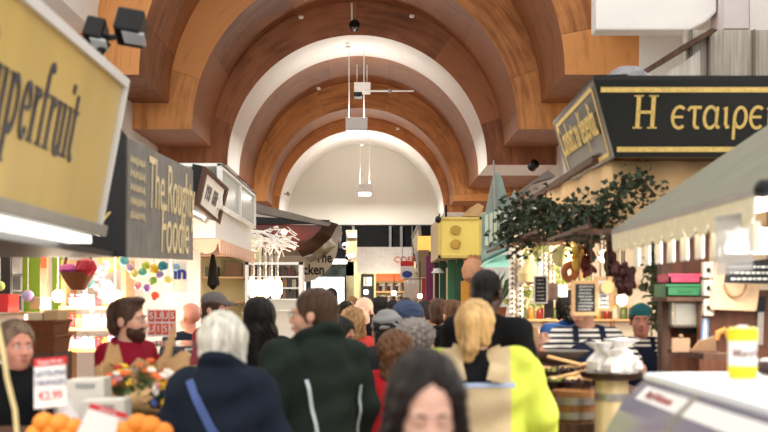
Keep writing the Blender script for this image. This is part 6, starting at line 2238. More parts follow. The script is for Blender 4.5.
t = thing('kitchen_knife', 'grey knife with black handle at the right frame edge above the case', 'knife', P(762, 345, 6.4))
build(MB().slab([P(757, 345, 6.975), P(763, 345, 6.975), P(764, 312, 6.975), P(758, 312, 6.975)], (0, .025, 0)), 'blade', M_steel, t)
build(MB().slab([P(756, 312, 6.96), P(765, 312, 6.96), P(766, 297, 6.96), P(757, 297, 6.96)], (0, .04, 0)), 'handle', M_blackm, t)

# --- deli display case
t = thing('display_case', 'glass fronted deli display case with white top, bottom right', 'display case', (1.7, 3.5, 0))
xe, zt3 = 1.0, 1.375
y0_, y1_ = 2.2, 4.5
build(MB().mm((xe, y0_, zt3 - .03), (2.3, y1_, zt3)), 'top', mat('case_white', rgb(232, 236, 244), .25, var=.02), t, bevel=.01)
gm = clear('case_glass', (.56, .53, .64, 1), .06, .34, (.70, .68, .78, 1))
arc = [(xe, zt3 - .03), (xe - .07, zt3 - .10), (xe - .13, zt3 - .20), (xe - .175, zt3 - .32), (xe - .195, zt3 - .45)]
vs, fs = [], []
for x, z in arc:
    vs += [(x, y0_, z), (x, y1_, z), (x + .006, y1_, z - .002), (x + .006, y0_, z - .002)]
for i in range(len(arc) - 1):
    for k in range(4):
        a = i * 4
        fs.append((a + k, a + (k + 1) % 4, a + 4 + (k + 1) % 4, a + 4 + k))
fs += [(0, 1, 2, 3), tuple(range(len(vs) - 1, len(vs) - 5, -1))]
build(MB().add(vs, fs), 'front_glass', gm, t, smooth=True)
build(MB().slab([(x, y1_ - .006, z) for x, z in arc] + [(2.3, y1_ - .006, zt3 - .45), (2.3, y1_ - .006, zt3 - .03)], (0, .006, 0)), 'end_glass', gm, t)
build(MB().mm((xe - .195, y0_, 0), (2.3, y1_, zt3 - .50)), 'cabinet', M_white_l, t, bevel=.01)
build(MB().mm((xe - .185, y0_, zt3 - .50), (2.3, y1_ - .01, zt3 - .45)), 'floor_tray', mat('case_floor', rgb(70, 62, 76), .3, var=.2), t)
build(MB().mm((xe + .55, y0_, zt3 - .45), (xe + .58, y1_ - .01, zt3 - .03)), 'back_panel', mat('case_back', rgb(96, 86, 100), .4, var=.2), t)
for y in (2.9, 3.7):
    mb = MB()
    for i in range(len(arc) - 1):
        mb.bar((arc[i][0] - .006, y, arc[i][1]), (arc[i + 1][0] - .006, y, arc[i + 1][1]), .03, .012, up=(0, 1, 0))
    build(mb, 'glazing_bar', M_steel, t)
mb = MB()
mb.hexa([(xe - .012, 2.6, zt3 - .045), (xe - .012, 4.35, zt3 - .045), (xe - .055, 4.35, zt3 - .09), (xe - .055, 2.6, zt3 - .09)],
        [(xe - .018, 2.6, zt3 - .04), (xe - .018, 4.35, zt3 - .04), (xe - .061, 4.35, zt3 - .085), (xe - .061, 2.6, zt3 - .085)])
build(mb, 'name_strip', M_card, t)
text("Mary's Delicatessen", 'lettering', mat('brown_ink', rgb(170, 90, 84), .6), .045, Vector((xe - .038, 4.25, zt3 - .064)), (0, -1, 0), (.7, 0, .7), t, shear=.2, off=.0035, ext=.001)
mt = [('ham', (206, 130, 126)), ('salami', (150, 60, 60)), ('pate', (170, 120, 90)), ('cheese', (236, 206, 130))]
for i in range(12):
    nm, c = mt[i % 4]
    x, y = 1.02 + (i % 3) * .22, 2.75 + (i // 3) * .45
    t2 = thing('meat_tray', '%s tray in row %s of the deli case' % ({'ham': 'pink ham', 'salami': 'dark salami', 'pate': 'brown pate', 'cheese': 'yellow cheese'}[nm], ['nearest', 'second', 'third', 'farthest'][i // 3]), 'tray', (x, y, zt3 - .449), group='trays in the deli case')
    build(MB().mm((x - .09, y - .16, zt3 - .449), (x + .09, y + .16, zt3 - .43)), 'dish', M_steel, t2, bevel=.006)
    for k in range(4):
        build(MB().ball((x - .045 + .09 * (k % 2), y - .08 + .16 * (k // 2), zt3 - .395), .04, 10, sq=(1, 1.5, .9)), 'portion', mat('deli_' + nm, rgb(*c), .4, var=.2, scale=20), t2, smooth=True)
for i in range(8):
    x, y = .985 + (i % 2) * .2, 2.65 + (i // 2) * .47
    o = build(MB().slab([(x - .05, y, zt3 - .445), (x + .05, y, zt3 - .445), (x + .05, y + .015, zt3 - .38), (x - .05, y + .015, zt3 - .38)], (0, .004, 0)), 'glint_tag', M_card)  # white tags that also stand in for glints on the case glass
    tag(o, 'blank white price tag, also in place of a glass glint, among the trays in the deli case', 'price tag', 'price tags in the deli case')
# yellow and white tub
Yj = 4.2
c = Vector((P(742.5, 0, Yj).x, Yj, zt3))
k = Yj / F
t = thing('mustard_tub', "white tub with yellow lid and base reading Mary's on the deli case", 'tub', c)
r_ = 14.2 * k
build(MB().lathe([(r_, 0), (r_, .012), (r_ * 1.0, 12 * k), (r_ * .98, 12.2 * k)], c, 28), 'yellow_base', mat('tub_yellow', rgb(244, 222, 40), .35, var=.03), t, smooth=True)
build(MB().lathe([(r_ * .985, 12 * k), (r_ * .985, 37 * k)], c, 28), 'label_band', M_card, t, smooth=True)
build(MB().lathe([(r_ * 1.03, 37 * k), (r_ * 1.05, 38 * k), (r_ * 1.05, 48 * k), (r_ * .95, 50 * k), (0, 50.5 * k)], c, 28), 'lid', mat('tub_yellow', rgb(244, 222, 40), .35), t, smooth=True)
build(MB().lathe([(r_ * .4, 50.3 * k), (r_ * .36, 52 * k), (0, 52.2 * k)], c, 16), 'lid_knob', M_white_l, t, smooth=True)
lt = text("Mary's", 'lettering', mat('tub_ink', rgb(150, 110, 100), .6), 10.5 * k, (0, 0, 0), (1, 0, 0), (0, 0, 1), None, 'CENTER', ext=.0008, bold=.0004)
for v in lt.data.vertices:                          # wrap the word round the tub
    x, y, z = v.co
    an = x / (r_ * .985)
    rr_ = r_ * .985 + .0012 + max(0, -y)
    v.co = (rr_ * sin(an), -rr_ * cos(an), z + 24.5 * k)
lt.parent = t
# small dark ham joint beside
t = thing('ham_joint', 'dark wrapped joint lying right of the yellow-lidded tub', 'joint', (P(764, 0, 4.3).x, 4.3, zt3))
build(MB().ball((P(770, 0, 4.35).x, 4.35, zt3 + .03), .045, 14, sq=(1.5, 1, .67)), 'meat', mat('dark_ham', rgb(60, 30, 40), .4, var=.3), t, smooth=True)
build(MB().tube([(P(770, 0, 4.35).x, 4.35 + .046 * cos(a_ * pi / 8), zt3 + .03 + .031 * sin(a_ * pi / 8)) for a_ in range(16)], .003, 5, closed=True), 'string', M_card, t)
# ------------------------------------------------------------------ middle right stalls and far end
M_ybox = mat('box_yellow', rgb(248, 224, 118), .45, var=.05, scale=2)
M_ypale = mat('box_pale', rgb(224, 206, 160), .5, var=.06)
t = thing('sign_box', 'square yellow sign box with two brown comma marks, high over the right stalls', 'sign', P(460, 260, 18.6))
a, b = P(438, 258, 18), P(482, 217, 18)
build(MB().mm((a.x, 18, a.z), (b.x, 20.4, b.z)), 'box', M_ypale, t, bevel=.01)
build(MB().mm((a.x + .03, 17.985, a.z + .03), (b.x - .02, 18, b.z - .03)), 'face', M_ybox, t)
mb = MB()
w = .04
mb.mm((a.x, 17.96, a.z), (b.x, 18.0, a.z + w)).mm((a.x, 17.96, b.z - w), (b.x, 18.0, b.z)).mm((a.x, 17.96, a.z), (a.x + w, 18.0, b.z)).mm((b.x - w, 17.96, a.z), (b.x, 18.0, b.z))
build(mb, 'rim', mat('rim_yellow', rgb(220, 196, 110), .5), t)
M_comma = mat('comma_brown', rgb(196, 160, 62), .45, var=.15)
for yc in (230, 244):
    pts = [P(455.5 + 5.5 * cos(th), yc - 4.8 * sin(th), 17.98) for th in [radians(k) for k in range(10, 331, 20)]]
    pts += [P(458.5, yc + .6, 17.98)]
    build(MB().slab(pts, (0, -.04, 0)), 'comma_mark', M_comma, t, bevel=.01)
build(MB().tube([P(446, 217, 18.5), P(446, 205, 18.5)], .02, 6).tube([P(474, 217, 18.5), P(474, 205, 18.5)], .02, 6), 'bracket', M_blackm, t)
t = thing('box_spotlight', 'small black spotlight at the left corner of the yellow sign box', 'spotlight', P(438, 220, 17.9))
build(MB().lathe([(.03, 0), (.045, .02), (.045, .09), (.03, .11)], P(438, 221, 17.85), 12, Matrix.Rotation(radians(70), 3, 'X')), 'lamp_head', M_blackm, t, smooth=True)
build(MB().tube([P(438, 219, 17.95), P(440, 214, 18.1)], .012, 5), 'arm', M_blackm, t)
o = build(MB().slab([P(462, 216, 18.4), P(480, 216, 18.4), P(484, 206, 18.4), P(478, 203, 18.4), P(470, 208, 18.4)], (0, .5, 0)), 'cardboard_pile', M_kraft)
tag(o, 'flattened cardboard lying on top of the yellow sign box', 'cardboard')

M_teal = clear('teal_glass', (.42, .58, .54, 1), .12, .45)
t = thing('glass_canopy', 'teal tinted glass canopy with tall pointed fin beside the ivy', 'canopy', P(496, 262, 14.5))
build(MB().slab([P(481, 262, 14.2), P(507, 250, 14.2), P(507, 206, 14.2), P(482, 214, 14.2)], (0, .03, 0)), 'lower_pane', M_teal, t)
build(MB().slab([P(484, 222, 14.6), P(513, 226, 14.6), P(507, 196, 14.6), P(502, 178, 14.6), P(497, 172, 14.6), P(492, 180, 14.6), P(487, 204, 14.6)], (0, .03, 0)), 'fin', M_teal, t)
build(MB().slab([P(507, 250, 14.2), P(514, 248, 15.2), P(514, 190, 15.2), P(507, 206, 14.2)], (.02, 0, 0)), 'side_pane', M_teal, t)
build(MB().tube([P(493.5, 160, 14.55), P(494.5, 186, 14.55), P(497, 240, 14.55)], [.008, .022, .022], 7), 'mast', M_grey, t)
mb = MB()
for i in range(5):
    mb.slab([P(485 + i * 4.4, 246 - i * 1.4, 14.18), P(488.4 + i * 4.4, 245 - i * 1.4, 14.18), P(488.4 + i * 4.4, 214 - i * 1.6, 14.18), P(485 + i * 4.4, 215 - i * 1.6, 14.18)], (0, .006, 0))
build(mb, 'pale_panels', mat('panel_sage', rgb(196, 208, 186), .5, var=.08), t)
build(MB().bar(P(481, 262, 14.18), P(507, 250, 14.18), .03, .03), 'lower_rail', mat('rail_teal', rgb(60, 110, 100), .4), t)
o = build(MB().slab([P(484, 267, 14), P(514, 267, 14), P(512, 254, 14.5), P(494, 257, 14.5)], (0, .6, .02)), 'mint_awning', mat('mint_canvas', rgb(170, 232, 208), .7, var=.04))
tag(o, 'pale mint awning beneath the glass canopy', 'awning')
t = thing('palm_plant', 'spiky palm plant under the mint awning', 'plant', P(497, 300, 14.8))
build(MB().lathe([(.09, 0), (.12, .2), (.11, .2), (.02, .18)], Vector((P(497, 0, 14.8).x, 14.8, 1.35)), 14), 'pot', mat('terracotta', rgb(170, 96, 64), .7), t, smooth=True)
rr = random.Random(8)
mb = MB()
base = Vector((P(497, 0, 14.8).x, 14.8, 1.53))
for i in range(26):
    an = rr.uniform(0, 6.28)
    d = Vector((cos(an) * .3, sin(an) * .2, rr.uniform(.3, .55)))
    mid = base + d * .6 + Vector((0, 0, .05))
    tip = base + d + Vector((cos(an) * .08, 0, -.06))
    mb.strip([base, mid, tip], [.012, .022, .003], (sin(an), -1, .2), t=.002)
build(mb, 'fronds', mat('palm_green', rgb(92, 122, 80), .5, var=.25), t)
o = build(MB().mm((P(485, 0, 15).x, 14.6, 0), (P(512, 0, 15).x, 15.2, 1.35)), 'plant_stand', M_white)
tag(o, 'white stand under the palm plant', 'stand')
o = build(MB().mm((P(484, 0, 16).x, 16, 0), (P(530, 0, 16).x, 16.06, 2.3)), 'stall_screen', mat('screen_white', rgb(232, 232, 226), .7))
tag(o, 'white screen behind the palm plant', 'screen')

M_green = mat('stall_green', rgb(52, 108, 72), .5, var=.1)
for i, (x0, x1, Yp, c, lab, nm, cat) in enumerate([
    (426, 433, 20.8, (112, 34, 84), 'purple painted post left of the green shop fronts', 'purple_post', 'post'),
    (440, 446, 19.5, (34, 82, 58), 'dark green upright left of the yellow box bracket', 'green_post', 'post'),
    (448, 456, 18.8, (60, 120, 80), 'broad green shutter panel under the yellow box', 'shutter', 'shutter'),
    (457, 463, 18.5, (40, 92, 66), 'narrow dark green shutter panel under the yellow box', 'shutter', 'shutter'),
    (435, 439, 20.2, (40, 36, 38), 'slim black post between purple and green posts', 'black_post', 'post'),
]):
    t = thing(nm, lab, cat, P((x0 + x1) / 2, 432, Yp))
    m = mat('post_%d' % i, rgb(*c), .45, var=.08)
    x_0, x_1 = P(x0, 0, Yp).x, P(x1, 0, Yp).x
    build(MB().mm((x_0, Yp, 0), (x_1, Yp + .1, 2.3 + .1 * (i == 0))), 'panel', m, t)
    build(MB().mm((x_0 - .01, Yp - .03, 0), (x_1 + .01, Yp + .13, .18)), 'plinth', m, t)
    build(MB().mm((x_0 + .02, Yp - .012, .4), (x_1 - .02, Yp, 2.15)), 'moulding', m, t)
o = build(MB().mm((P(464, 0, 19).x, 19, 0), (P(486, 0, 19).x, 19.06, 2.3)), 'ochre_screen', mat('ochre_front', rgb(214, 166, 96), .6, var=.1))
tag(o, 'ochre screen behind the tall man in black', 'screen')
o = build(MB().mm((P(461, 0, 18.3).x, 18.3, P(0, 305, 18.3).z), (P(469, 0, 18.3).x, 18.34, P(0, 281, 18.3).z)).mm((P(463, 0, 18.3).x, 18.3, 0), (P(464, 0, 18.3).x, 18.34, P(0, 305, 18.3).z)), 'orange_board', mat('orange_panel', rgb(236, 168, 70), .5, var=.06))
tag(o, 'small orange board at the tall man\'s left shoulder', 'board')
t = thing('terracotta_jar', 'large pink terracotta jar hanging under the yellow box', 'jar', P(473, 284, 17.5))
build(MB().lathe([(.06, 0), (.15, .07), (.17, .2), (.12, .32), (.07, .36), (.09, .40)], P(473, 283, 17.5), 18), 'jar', mat('pink_terracotta', rgb(206, 150, 116), .7, var=.1), t, smooth=True)
build(MB().tube([P(471, 258, 17.5), P(471, 254, 18.2)], .012, 6).tube([P(475, 258, 17.5), P(475, 254, 18.2)], .012, 6), 'rope', M_stem, t)
t = thing('dish_lamp', 'small white lamp dish hanging between the green posts', 'lamp', P(438, 275, 18.9))
build(MB().lathe([(.11, 0), (.07, .05), (.02, .08)], P(438, 273, 18.9), 16), 'shade', M_trim, t, smooth=True)
build(MB().tube([P(438, 270, 18.9), P(438, 258, 18.9)], .008, 5), 'cord', M_blackm, t)

# --- banners and small hanging signs on the right of the far end
t = thing('flag_banner', 'grey folding banner frame jutting over the aisle left of the yellow box', 'banner', P(416, 262, 24))
build(MB().slab([P(412, 238, 23), P(418, 226, 23), P(422, 262, 23), P(419, 277, 23)], (0, .05, 0)), 'panel', mat('banner_grey', rgb(196, 198, 194), .4, var=.12), t)
build(MB().tube([P(412, 238, 23), P(418, 226, 23), P(419.5, 226, 23.4), P(422, 262, 23.4)], .03, 6), 'frame', M_grey, t)
o = build(MB().mm((P(419, 0, 22.6).x, 22.6, P(0, 276, 22.6).z), (P(429, 0, 22.6).x, 23.6, P(0, 250, 22.6).z)).bar((P(424, 0, 22.6).x, 23.5, 2.25), (P(424, 0, 22.6).x, 27.02, 2.25), .05), 'brown_box_sign', mat('brown_sign', rgb(140, 112, 84), .6, var=.15))
tag(o, 'brown box sign between the grey banner and the purple post', 'sign')
o = build(MB().mm((P(418, 0, 22.8).x, 22.8, P(0, 250, 22.6).z), (P(436, 0, 22.8).x, 23.3, P(0, 236, 22.8).z)), 'amber_light_box', mat('amber_box', rgb(240, 176, 84), .5, var=.08, emit=.5))
tag(o, 'amber lit box above the brown box sign', 'light box')
t = thing('hanging_sign', 'small red white and blue hanging sign before the coffee board', 'sign', P(406, 279, 26))
zz = [P(0, y, 26).z for y in (279, 271, 266, 261)]
xa, xb = P(400.5, 0, 26).x, P(414, 0, 26).x
build(MB().mm((xa, 26, zz[0]), (xb, 26.04, zz[3])), 'panel', M_card, t)
build(MB().mm((xa, 25.985, zz[2]), (xb, 26, zz[3])), 'red_band', M_red, t)
build(MB().lathe([(0, 0), (.10, 0), (.10, .015), (0, .015)], Vector(((xa + xb) / 2, 26, (zz[0] + zz[1]) / 2 + .015)), 20, Matrix.Rotation(pi / 2, 3, 'X') @ Matrix.Diagonal((1.1, .75, 1))), 'blue_badge', mat('badge_blue', rgb(40, 60, 150), .4), t)
build(MB().tube([(xa + .04, 26.02, zz[3]), (xa + .04, 26.02, P(0, 225, 26).z)], .008, 5).tube([(xb - .04, 26.02, zz[3]), (xb - .04, 26.02, P(0, 225, 26).z)], .008, 5), 'chain', M_grey, t)
t = thing('white_banner', 'white cloth draped below the hanging red sign', 'banner', P(410, 302, 24.5))
vs, fs = [], []
for i in range(9):
    for j in range(5):
        p = P(405 + i * 2 - j * .6, 280 + j * 5.5, 24.5 + .05 * sin(i * 2.1))
        vs.append(p)
for i in range(8):
    for j in range(4):
        q = i * 5 + j
        fs.append((q, q + 5, q + 6, q + 1))
o = build(MB().add(vs, fs), 'cloth', mat('cloth_white', rgb(240, 236, 226), .8, var=.04), t, smooth=True)
o.modifiers.new('thick', 'SOLIDIFY').thickness = .01
build(MB().tube([P(404, 279, 24.5), P(422, 279, 24.5), P(424, 278.5, 24.05)], .015, 6), 'rod', M_grey, t)
o = build(MB().mm((P(422, 0, 24).x, 24, 0), (P(427, 0, 24).x, 24.08, P(0, 278, 24).z)), 'red_post', mat('post_red', rgb(190, 60, 50), .5))
tag(o, 'red post beside the white draped cloth', 'post')
o = build(MB().mm((P(412, 0, 27).x, 27, 0), (P(450, 0, 27).x, 27.1, 2.35)), 'stall_screen', mat('screen_cream', rgb(226, 214, 178), .7, var=.05))
tag(o, 'cream screen behind the white draped cloth', 'screen')

# --- far shop front
YF = 34.0
struct(MB().mm((X0 - WALL, 36.6, 0), (X0 + WALL, 36.8, 4.0)), 'wall_back', mat('back_dark', rgb(40, 40, 42), .6, var=.2))
o = build(MB().mm((P(220, 0, 35.8).x, 35.8, P(0, 248, 35.8).z), (P(505, 0, 35.8).x, 35.9, P(0, 226, 35.8).z)), 'trim_1', mat('fanlight_black', rgb(14, 15, 16), .7, var=.1, spec=.1))
o['kind'] = 'structure'
for i, x in enumerate((339, 352, 389, 400)):
    o = build(MB().mm((P(x, 0, 35.7).x, 35.66, P(0, 248, 35.7).z), (P(x + 2.5, 0, 35.7).x, 35.8, P(0, 226, 35.7).z)), 'trim_%d' % (i + 2), mat('fanlight_bar', rgb(92, 94, 94), .4))
    o['kind'] = 'structure'
t = thing('wall_panel', 'cream wall panel behind the small white cameras', 'panel', P(346, 300, 35))
build(MB().mm((P(346, 0, 35).x, 35, 0), (P(357, 0, 35).x, 35.2, P(0, 230, 35).z)), 'panel', mat('panel_buff', rgb(150, 136, 106), .7, var=.2), t)
build(MB().mm((P(347, 0, 34.95).x, 34.9, P(0, 238, 35).z), (P(357, 0, 34.95).x, 35, P(0, 233, 35).z)), 'ledge', M_grey, t)
for i, (x, y, lab) in enumerate([(345, 246, 'white dome camera at the left of the cream panel'), (350, 257, 'white bullet camera below the dome camera')]):
    t = thing('security_camera', lab, 'camera', P(x, y, 34.6))
    if i == 0:
        build(MB().ball(P(x, y, 34.55), .10, 12), 'dome', M_trim, t, smooth=True)
        build(MB().ball(P(x - .5, y + .5, 34.46), .05, 10), 'lens', M_blackm, t, smooth=True)
    else:
        build(MB().tube([P(x - 3, y + 1, 34.4), P(x + 4, y - 1, 34.5)], .09, 10), 'housing', M_trim, t, smooth=True)
        build(MB().tube([P(x - 3.2, y + 1, 34.38), P(x - 2.5, y + 1, 34.4)], .06, 10), 'lens', M_blackm, t)
    build(MB().tube([P(x + 1, y, 34.6), P(x + 2, y - 5, 34.98)], .02, 6), 'bracket', M_grey, t)
# bright door
d = [P(311, 0, 35.4).x, P(354, 0, 35.4).x]
mb = MB()
zt4 = P(0, 277, 35.4).z
mb.mm((d[0] - .15, 35.3, 0), (d[0], 35.5, zt4 + .25)).mm((d[1], 35.3, 0), (d[1] + .22, 35.5, zt4 + .25)).mm((d[0], 35.3, zt4), (d[1], 35.5, zt4 + .25)).mm(((d[0] + d[1]) / 2 + .35, 35.32, 0), ((d[0] + d[1]) / 2 + .42, 35.48, zt4))
o = struct(mb, 'door_1', mat('door_black', rgb(26, 28, 28), .4))
gl_ = build(MB().mm((d[0], 35.38, 0), (d[1], 35.42, zt4)), 'door_glass', M_glass, o)
o2 = build(MB().mm((d[0] - .5, 36.3, 0), (d[1] + .5, 36.4, zt4 + .3)), 'window_1', mat('daylit_street', rgb(236, 240, 240), .6, var=.08, scale=1.5, emit=1.4))
o2['kind'] = 'structure'
t = thing('door_sticker', 'purple round sticker with lettering on the far glass door', 'sticker', P(319, 303, 35.3))
build(MB().lathe([(0, 0), (.17, 0), (.17, .01), (0, .01)], P(318, 296, 35.36), 20, Matrix.Rotation(pi / 2, 3, 'X')), 'disc', mat('sticker_purple', rgb(136, 44, 124), .5, var=.1), t)
text('ITNY', 'lettering', mat('sticker_ink', rgb(160, 70, 130), .5), .22, P(312, 282, 35.36), (1, 0, 0), (0, 0, 1), t, ext=.004)
o = build(MB().mm((P(308, 0, 35.2).x, 35.0, P(0, 276, 35.2).z), (P(356, 0, 35.2).x, 35.28, P(0, 262, 35.2).z)), 'door_canopy', mat('canopy_dark_green', rgb(36, 48, 44), .5))
tag(o, 'dark green canopy above the far glass door', 'canopy')
t = thing('strip_lamp', 'thin white lit strip sign over the far door', 'lamp', P(335, 263, 34.9))
build(MB().mm((P(325, 0, 34.9).x, 34.9, P(0, 263, 34.9).z), (P(346, 0, 34.9).x, 34.98, P(0, 260, 34.9).z)), 'diffuser', M_tube, t)
build(MB().mm((P(324, 0, 34.9).x, 34.95, P(0, 264, 34.9).z), (P(347, 0, 34.9).x, 35.0, P(0, 259, 34.9).z)), 'housing', M_trim, t)
# coffee shop
t = thing('fascia_board', 'long pale grey fascia board with faint lines and red COFFEE lettering', 'sign', P(384, 273, 33.5))
a, b = P(357, 273, 33.5), P(413, 247, 33.5)
build(MB().mm((a.x, 33.5, a.z), (b.x, 33.58, b.z)), 'board', mat('fascia_grey', rgb(206, 204, 202), .6, var=.04), t)
text('COFFEE', 'lettering', mat('coffee_red', rgb(200, 84, 60), .5), .24, P(394, 260, 33.5), (1, 0, 0), (0, 0, 1), t, off=.003, bold=.004)
build(MB().bar((a.x + .2, 33.57, a.z + .3), (a.x + .2, 34.335, a.z + .1), .04).bar((b.x - .2, 33.57, a.z + .3), (b.x - .2, 34.335, a.z + .1), .04), 'bracket', M_grey, t)
M_faint = mat('faint_grey', rgb(196, 193, 193), .6)
for i, s_ in enumerate(('THE TRILLA CO', 'THE CENTRAL', 'THE CENTRAL')):
    text(s_, 'faint_lettering', M_faint, .24, P(360, 252 + i * 7.5, 33.5), (1, 0, 0), (0, 0, 1), t, off=.003)
t = thing('shop_shelves', 'tall shelf unit with orange top panel full of jars at the far end', 'shelves', P(392, 330, 33.9))
xa, xb = P(376, 0, 33.8).x, P(408, 0, 33.8).x
build(MB().mm((xa, 33.7, P(0, 281, 33.8).z), (xb, 34.1, P(0, 274, 33.8).z)), 'top_panel', mat('shelf_orange', rgb(206, 96, 40), .5, var=.06), t)
build(MB().mm((xa, 34.1, 0), (xb, 34.15, P(0, 274, 33.8).z)), 'back', M_cream, t)
zs2 = [P(0, y, 33.8).z for y in (291, 303, 315)]
for z in zs2:
    build(MB().mm((xa, 33.75, z - .05), (xb, 34.1, z)), 'shelf', M_pine, t)
build(MB().mm((xa - .06, 33.7, 0), (xa, 34.15, P(0, 274, 33.8).z)).mm((xb, 33.7, 0), (xb + .06, 34.15, P(0, 274, 33.8).z)), 'side', M_cream, t)
kinds = [('tall brown', (110, 76, 60), .058, .22), ('dark', (50, 38, 36), .075, .17), ('pale', (170, 160, 150), .07, .2)]
rr = random.Random(5)
for r_, z in enumerate(zs2):
    for j in range(11):
        nm, c, rad, h = kinds[(j + r_) % 3]
        x = xa + .06 + j * (xb - xa - .1) / 10.6
        t = thing('coffee_jar', '%s coffee jar on the %s shelf under the orange panel' % (nm, ['upper', 'middle', 'lower'][r_]), 'jar', (x, 33.9, z), group='coffee jars on the far shelves')
        build(MB().lathe([(rad * .65, 0), (rad * .68, .02), (rad * .68, h * .8), (rad * .5, h * .86)], (x, 33.9, z), 8), 'jar', mat('cjar_' + nm.replace(' ', '_'), rgb(*c), .3, var=.2), t, smooth=True)
        build(MB().lathe([(rad * .55, h * .86), (rad * .55, h)], (x, 33.9, z), 8), 'lid', M_trim if j % 3 else M_blackm, t)
for i, (x, y, Yl) in enumerate([(366, 292, 33.0), (394, 293, 33.0), (420, 296, 21.0)]):
    t = thing('globe_lamp', ['white globe lamp in front of the black door frame', 'white globe lamp in front of the jars', 'white globe lamp before the cream screen'][i], 'lamp', P(x, y, Yl))
    build(MB().ball(P(x, y, Yl), 2.6 * Yl / F, 14), 'globe', M_tube, t, smooth=True)
    build(MB().tube([P(x, y - 2.5, Yl), P(x, 262 if i == 2 else 274, Yl)], .012, 5), 'cord', M_blackm, t)
t = thing('notice_panel', 'black doorway panel with pale notice left of the jar shelves', 'panel', P(367, 320, 34.2))
xa, xb = P(361, 0, 34.2).x, P(375, 0, 34.2).x
build(MB().mm((xa, 34.2, 0), (xb, 34.3, P(0, 274, 34.2).z)), 'panel', mat('panel_black', rgb(34, 34, 34), .4), t)
build(MB().mm((P(363.5, 0, 34.2).x, 34.17, P(0, 286, 34.2).z), (P(372, 0, 34.2).x, 34.2, P(0, 277, 34.2).z)), 'notice', M_card, t)
o = build(MB().mm((P(354, 0, 34.4).x, 34.35, 0), (P(416, 0, 34.4).x, 34.45, P(0, 262, 34.4).z)), 'shop_wall', M_cream)
tag(o, 'cream wall behind the coffee shelves', 'wall panel')
bulb('coffee_shop_light', P(385, 285, 32.6), 22, .2)

# ------------------------------------------------------------------ things hung from the vault
def pendant(lab, x0, x1, y0_, y1_, Yl, rods, ytop, pw):
    t = thing('pendant_light', lab, 'pendant light', P((x0 + x1) / 2, y1_, Yl), group='rectangular pendant lights')
    a, b = P(x0, y1_, Yl), P(x1, y0_, Yl)
    dz = b.z - a.z
    build(MB().mm((a.x, Yl, a.z + dz * .3), (b.x, Yl + .35, b.z)), 'housing', M_trim, t, bevel=.01)
    build(MB().mm((a.x + .02, Yl + .02, a.z), (b.x - .02, Yl + .33, a.z + dz * .3)), 'diffuser', mat('diffuser_glow', rgb(255, 250, 244), .5, var=.0, emit=1.6), t)
    build(MB().mm((a.x - .01, Yl - .01, a.z + dz * .27), (b.x + .01, Yl + .36, a.z + dz * .34)), 'band', M_grey, t)
    for x in rods:
        build(MB().tube([P(x, y0_, Yl + .15), P(x, ytop, Yl + .15)], .012, 6), 'rod', M_trim, t)
    area('vault_fill', ((a.x + b.x) / 2, Yl + .17, b.z + .02), (b.x - a.x, .33), VAULT_FILL * (1.1 if Yl < 30 else 1.1), (1, .93, .84), (pi, 0, 0))  # upward fill light added on the housing to brighten the vault
    area('pendant_lamp', ((a.x + b.x) / 2, Yl + .17, a.z - .03), (b.x - a.x, .3), pw, (1, .95, .86))


pendant('large white pendant light box hanging nearest under the white arch', 345.5, 367.5, 117, 135, 26.8, (349, 364), 28, 150)
pendant('small white pendant light box hanging lower and farther under the vault', 358, 371.5, 184, 195, 33.5, (360, 369.5), 133, 120)
t = thing('projector', 'white projector box with black base hung under the vault, with long arm', 'projector', P(362, 96, 28.6))
a, b = P(354, 92, 28.6), P(370.5, 82, 28.6)
build(MB().mm((a.x, 28.6, a.z), (b.x, 28.95, b.z)), 'body', M_trim, t, bevel=.01)
build(MB().mm((a.x, 28.58, P(0, 96.5, 28.6).z), (P(362, 0, 28.6).x, 28.95, a.z)), 'base', M_blackm, t)
build(MB().tube([P(354, 91, 28.58), P(414, 91, 28.58)], .022, 8), 'arm', M_trim, t)
build(MB().tube([P(390, 89, 28.58), P(390, 93, 28.58)], .05, 8), 'arm_joint', M_grey, t)
build(MB().tube([P(357, 82, 28.8), P(357, 64, 28.8)], .015, 6).tube([P(367, 82, 28.8), P(367, 64, 28.8)], .015, 6), 'hanger', M_trim, t)
t = thing('ceiling_spotlight', 'black round spotlight on a white stem at the top of the vault', 'spotlight', P(354, 30, 25.0))
build(MB().lathe([(.06, 0), (.11, .02), (.11, .12), (.07, .16)], P(354.5, 27, 24.9), 16, Matrix.Rotation(radians(75), 3, 'X')), 'lamp_head', M_blackm, t, smooth=True)
build(MB().lathe([(0, 0), (.06, 0), (.06, .01), (0, .01)], P(354.5, 27, 24.75), 14, Matrix.Rotation(radians(75), 3, 'X')), 'lens', M_grey, t)
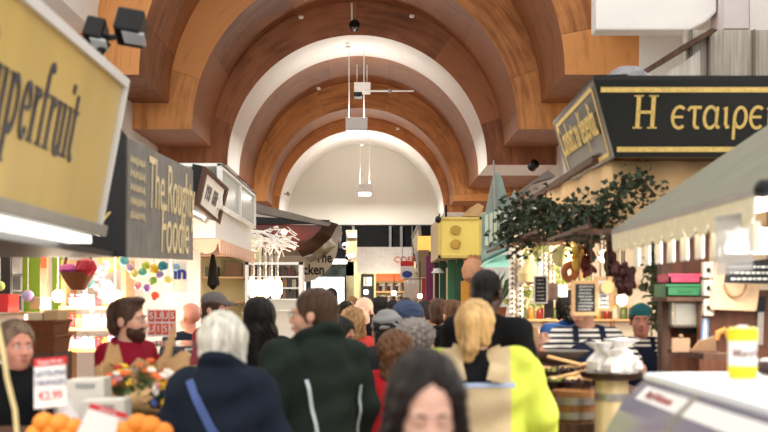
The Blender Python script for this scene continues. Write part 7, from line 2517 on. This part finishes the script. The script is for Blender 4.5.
build(MB().tube([P(352, 20, 25), P(351.5, 3, 25)], .022, 6), 'stem', M_trim, t)
for i, (x, y, Yl, lab) in enumerate([(301, 19, 24.9, 'tiny white detector on the vault left of the spotlight'), (412, 18, 24.9, 'tiny white detector on the vault right of the spotlight'),
                                     (348, 49, 26.4, 'tiny detector by the top of the near pendant rods'), (398, 130, 32.2, 'tiny detector right of the near pendant box'),
                                     (318.5, 90, 29.8, 'tiny detector on the dark band left of the projector'), (361.5, 146, 33.9, 'tiny detector between the small pendant rods')]):
    t = thing('detector', lab, 'detector', P(x, y, Yl))
    build(MB().lathe([(.02, 0), (.055, .02), (.055, .06), (.03, .07)], P(x, y, Yl), 12), 'body', M_trim, t, smooth=True)
    build(MB().tube([P(x, y, Yl), P(x, y - 4, Yl)], .01, 5), 'stem', M_grey, t)
t = thing('beam_spotlight', 'black spotlight fixed to the white arch end at right', 'spotlight', P(529, 170, 25.3))
build(MB().lathe([(.05, 0), (.10, .03), (.10, .2), (.06, .24)], P(531, 168, 25.2), 14, Matrix.Rotation(radians(40), 3, 'Y') @ Matrix.Rotation(radians(60), 3, 'X')), 'lamp_head', M_blackm, t, smooth=True)
build(MB().tube([P(531, 166, 25.4), P(533, 161, 25.5)], .02, 6), 'arm', M_grey, t)
for i, (x, y, Yl, lab) in enumerate([(288, 194, 33.0, 'small spotlight at the left foot of the end arch'), (445, 194, 33.0, 'small spotlight at the right foot of the end arch')]):
    t = thing('arch_spotlight', lab, 'spotlight', P(x, y, Yl))
    build(MB().tube([P(x - 1.2, y + 1.2, Yl), P(x + 1.2, y - 1.2, Yl)], .06, 10), 'lamp_head', M_grey, t, smooth=True)
    build(MB().tube([P(x, y, Yl), P(x + (-4 if i == 0 else 4), y, Yl)], .015, 5), 'arm', M_grey, t)
o = build(MB().slab([P(505, 200, 17), P(512, 196, 17), P(548, 170, 17), P(556, 176, 17), P(534, 182, 17), P(512, 206, 17)], (0, .5, 0)), 'roof_slab', mat('weathered_grey', rgb(112, 104, 98), .6))
tag(o, 'weathered grey roof edge behind the ivy', 'roof edge')
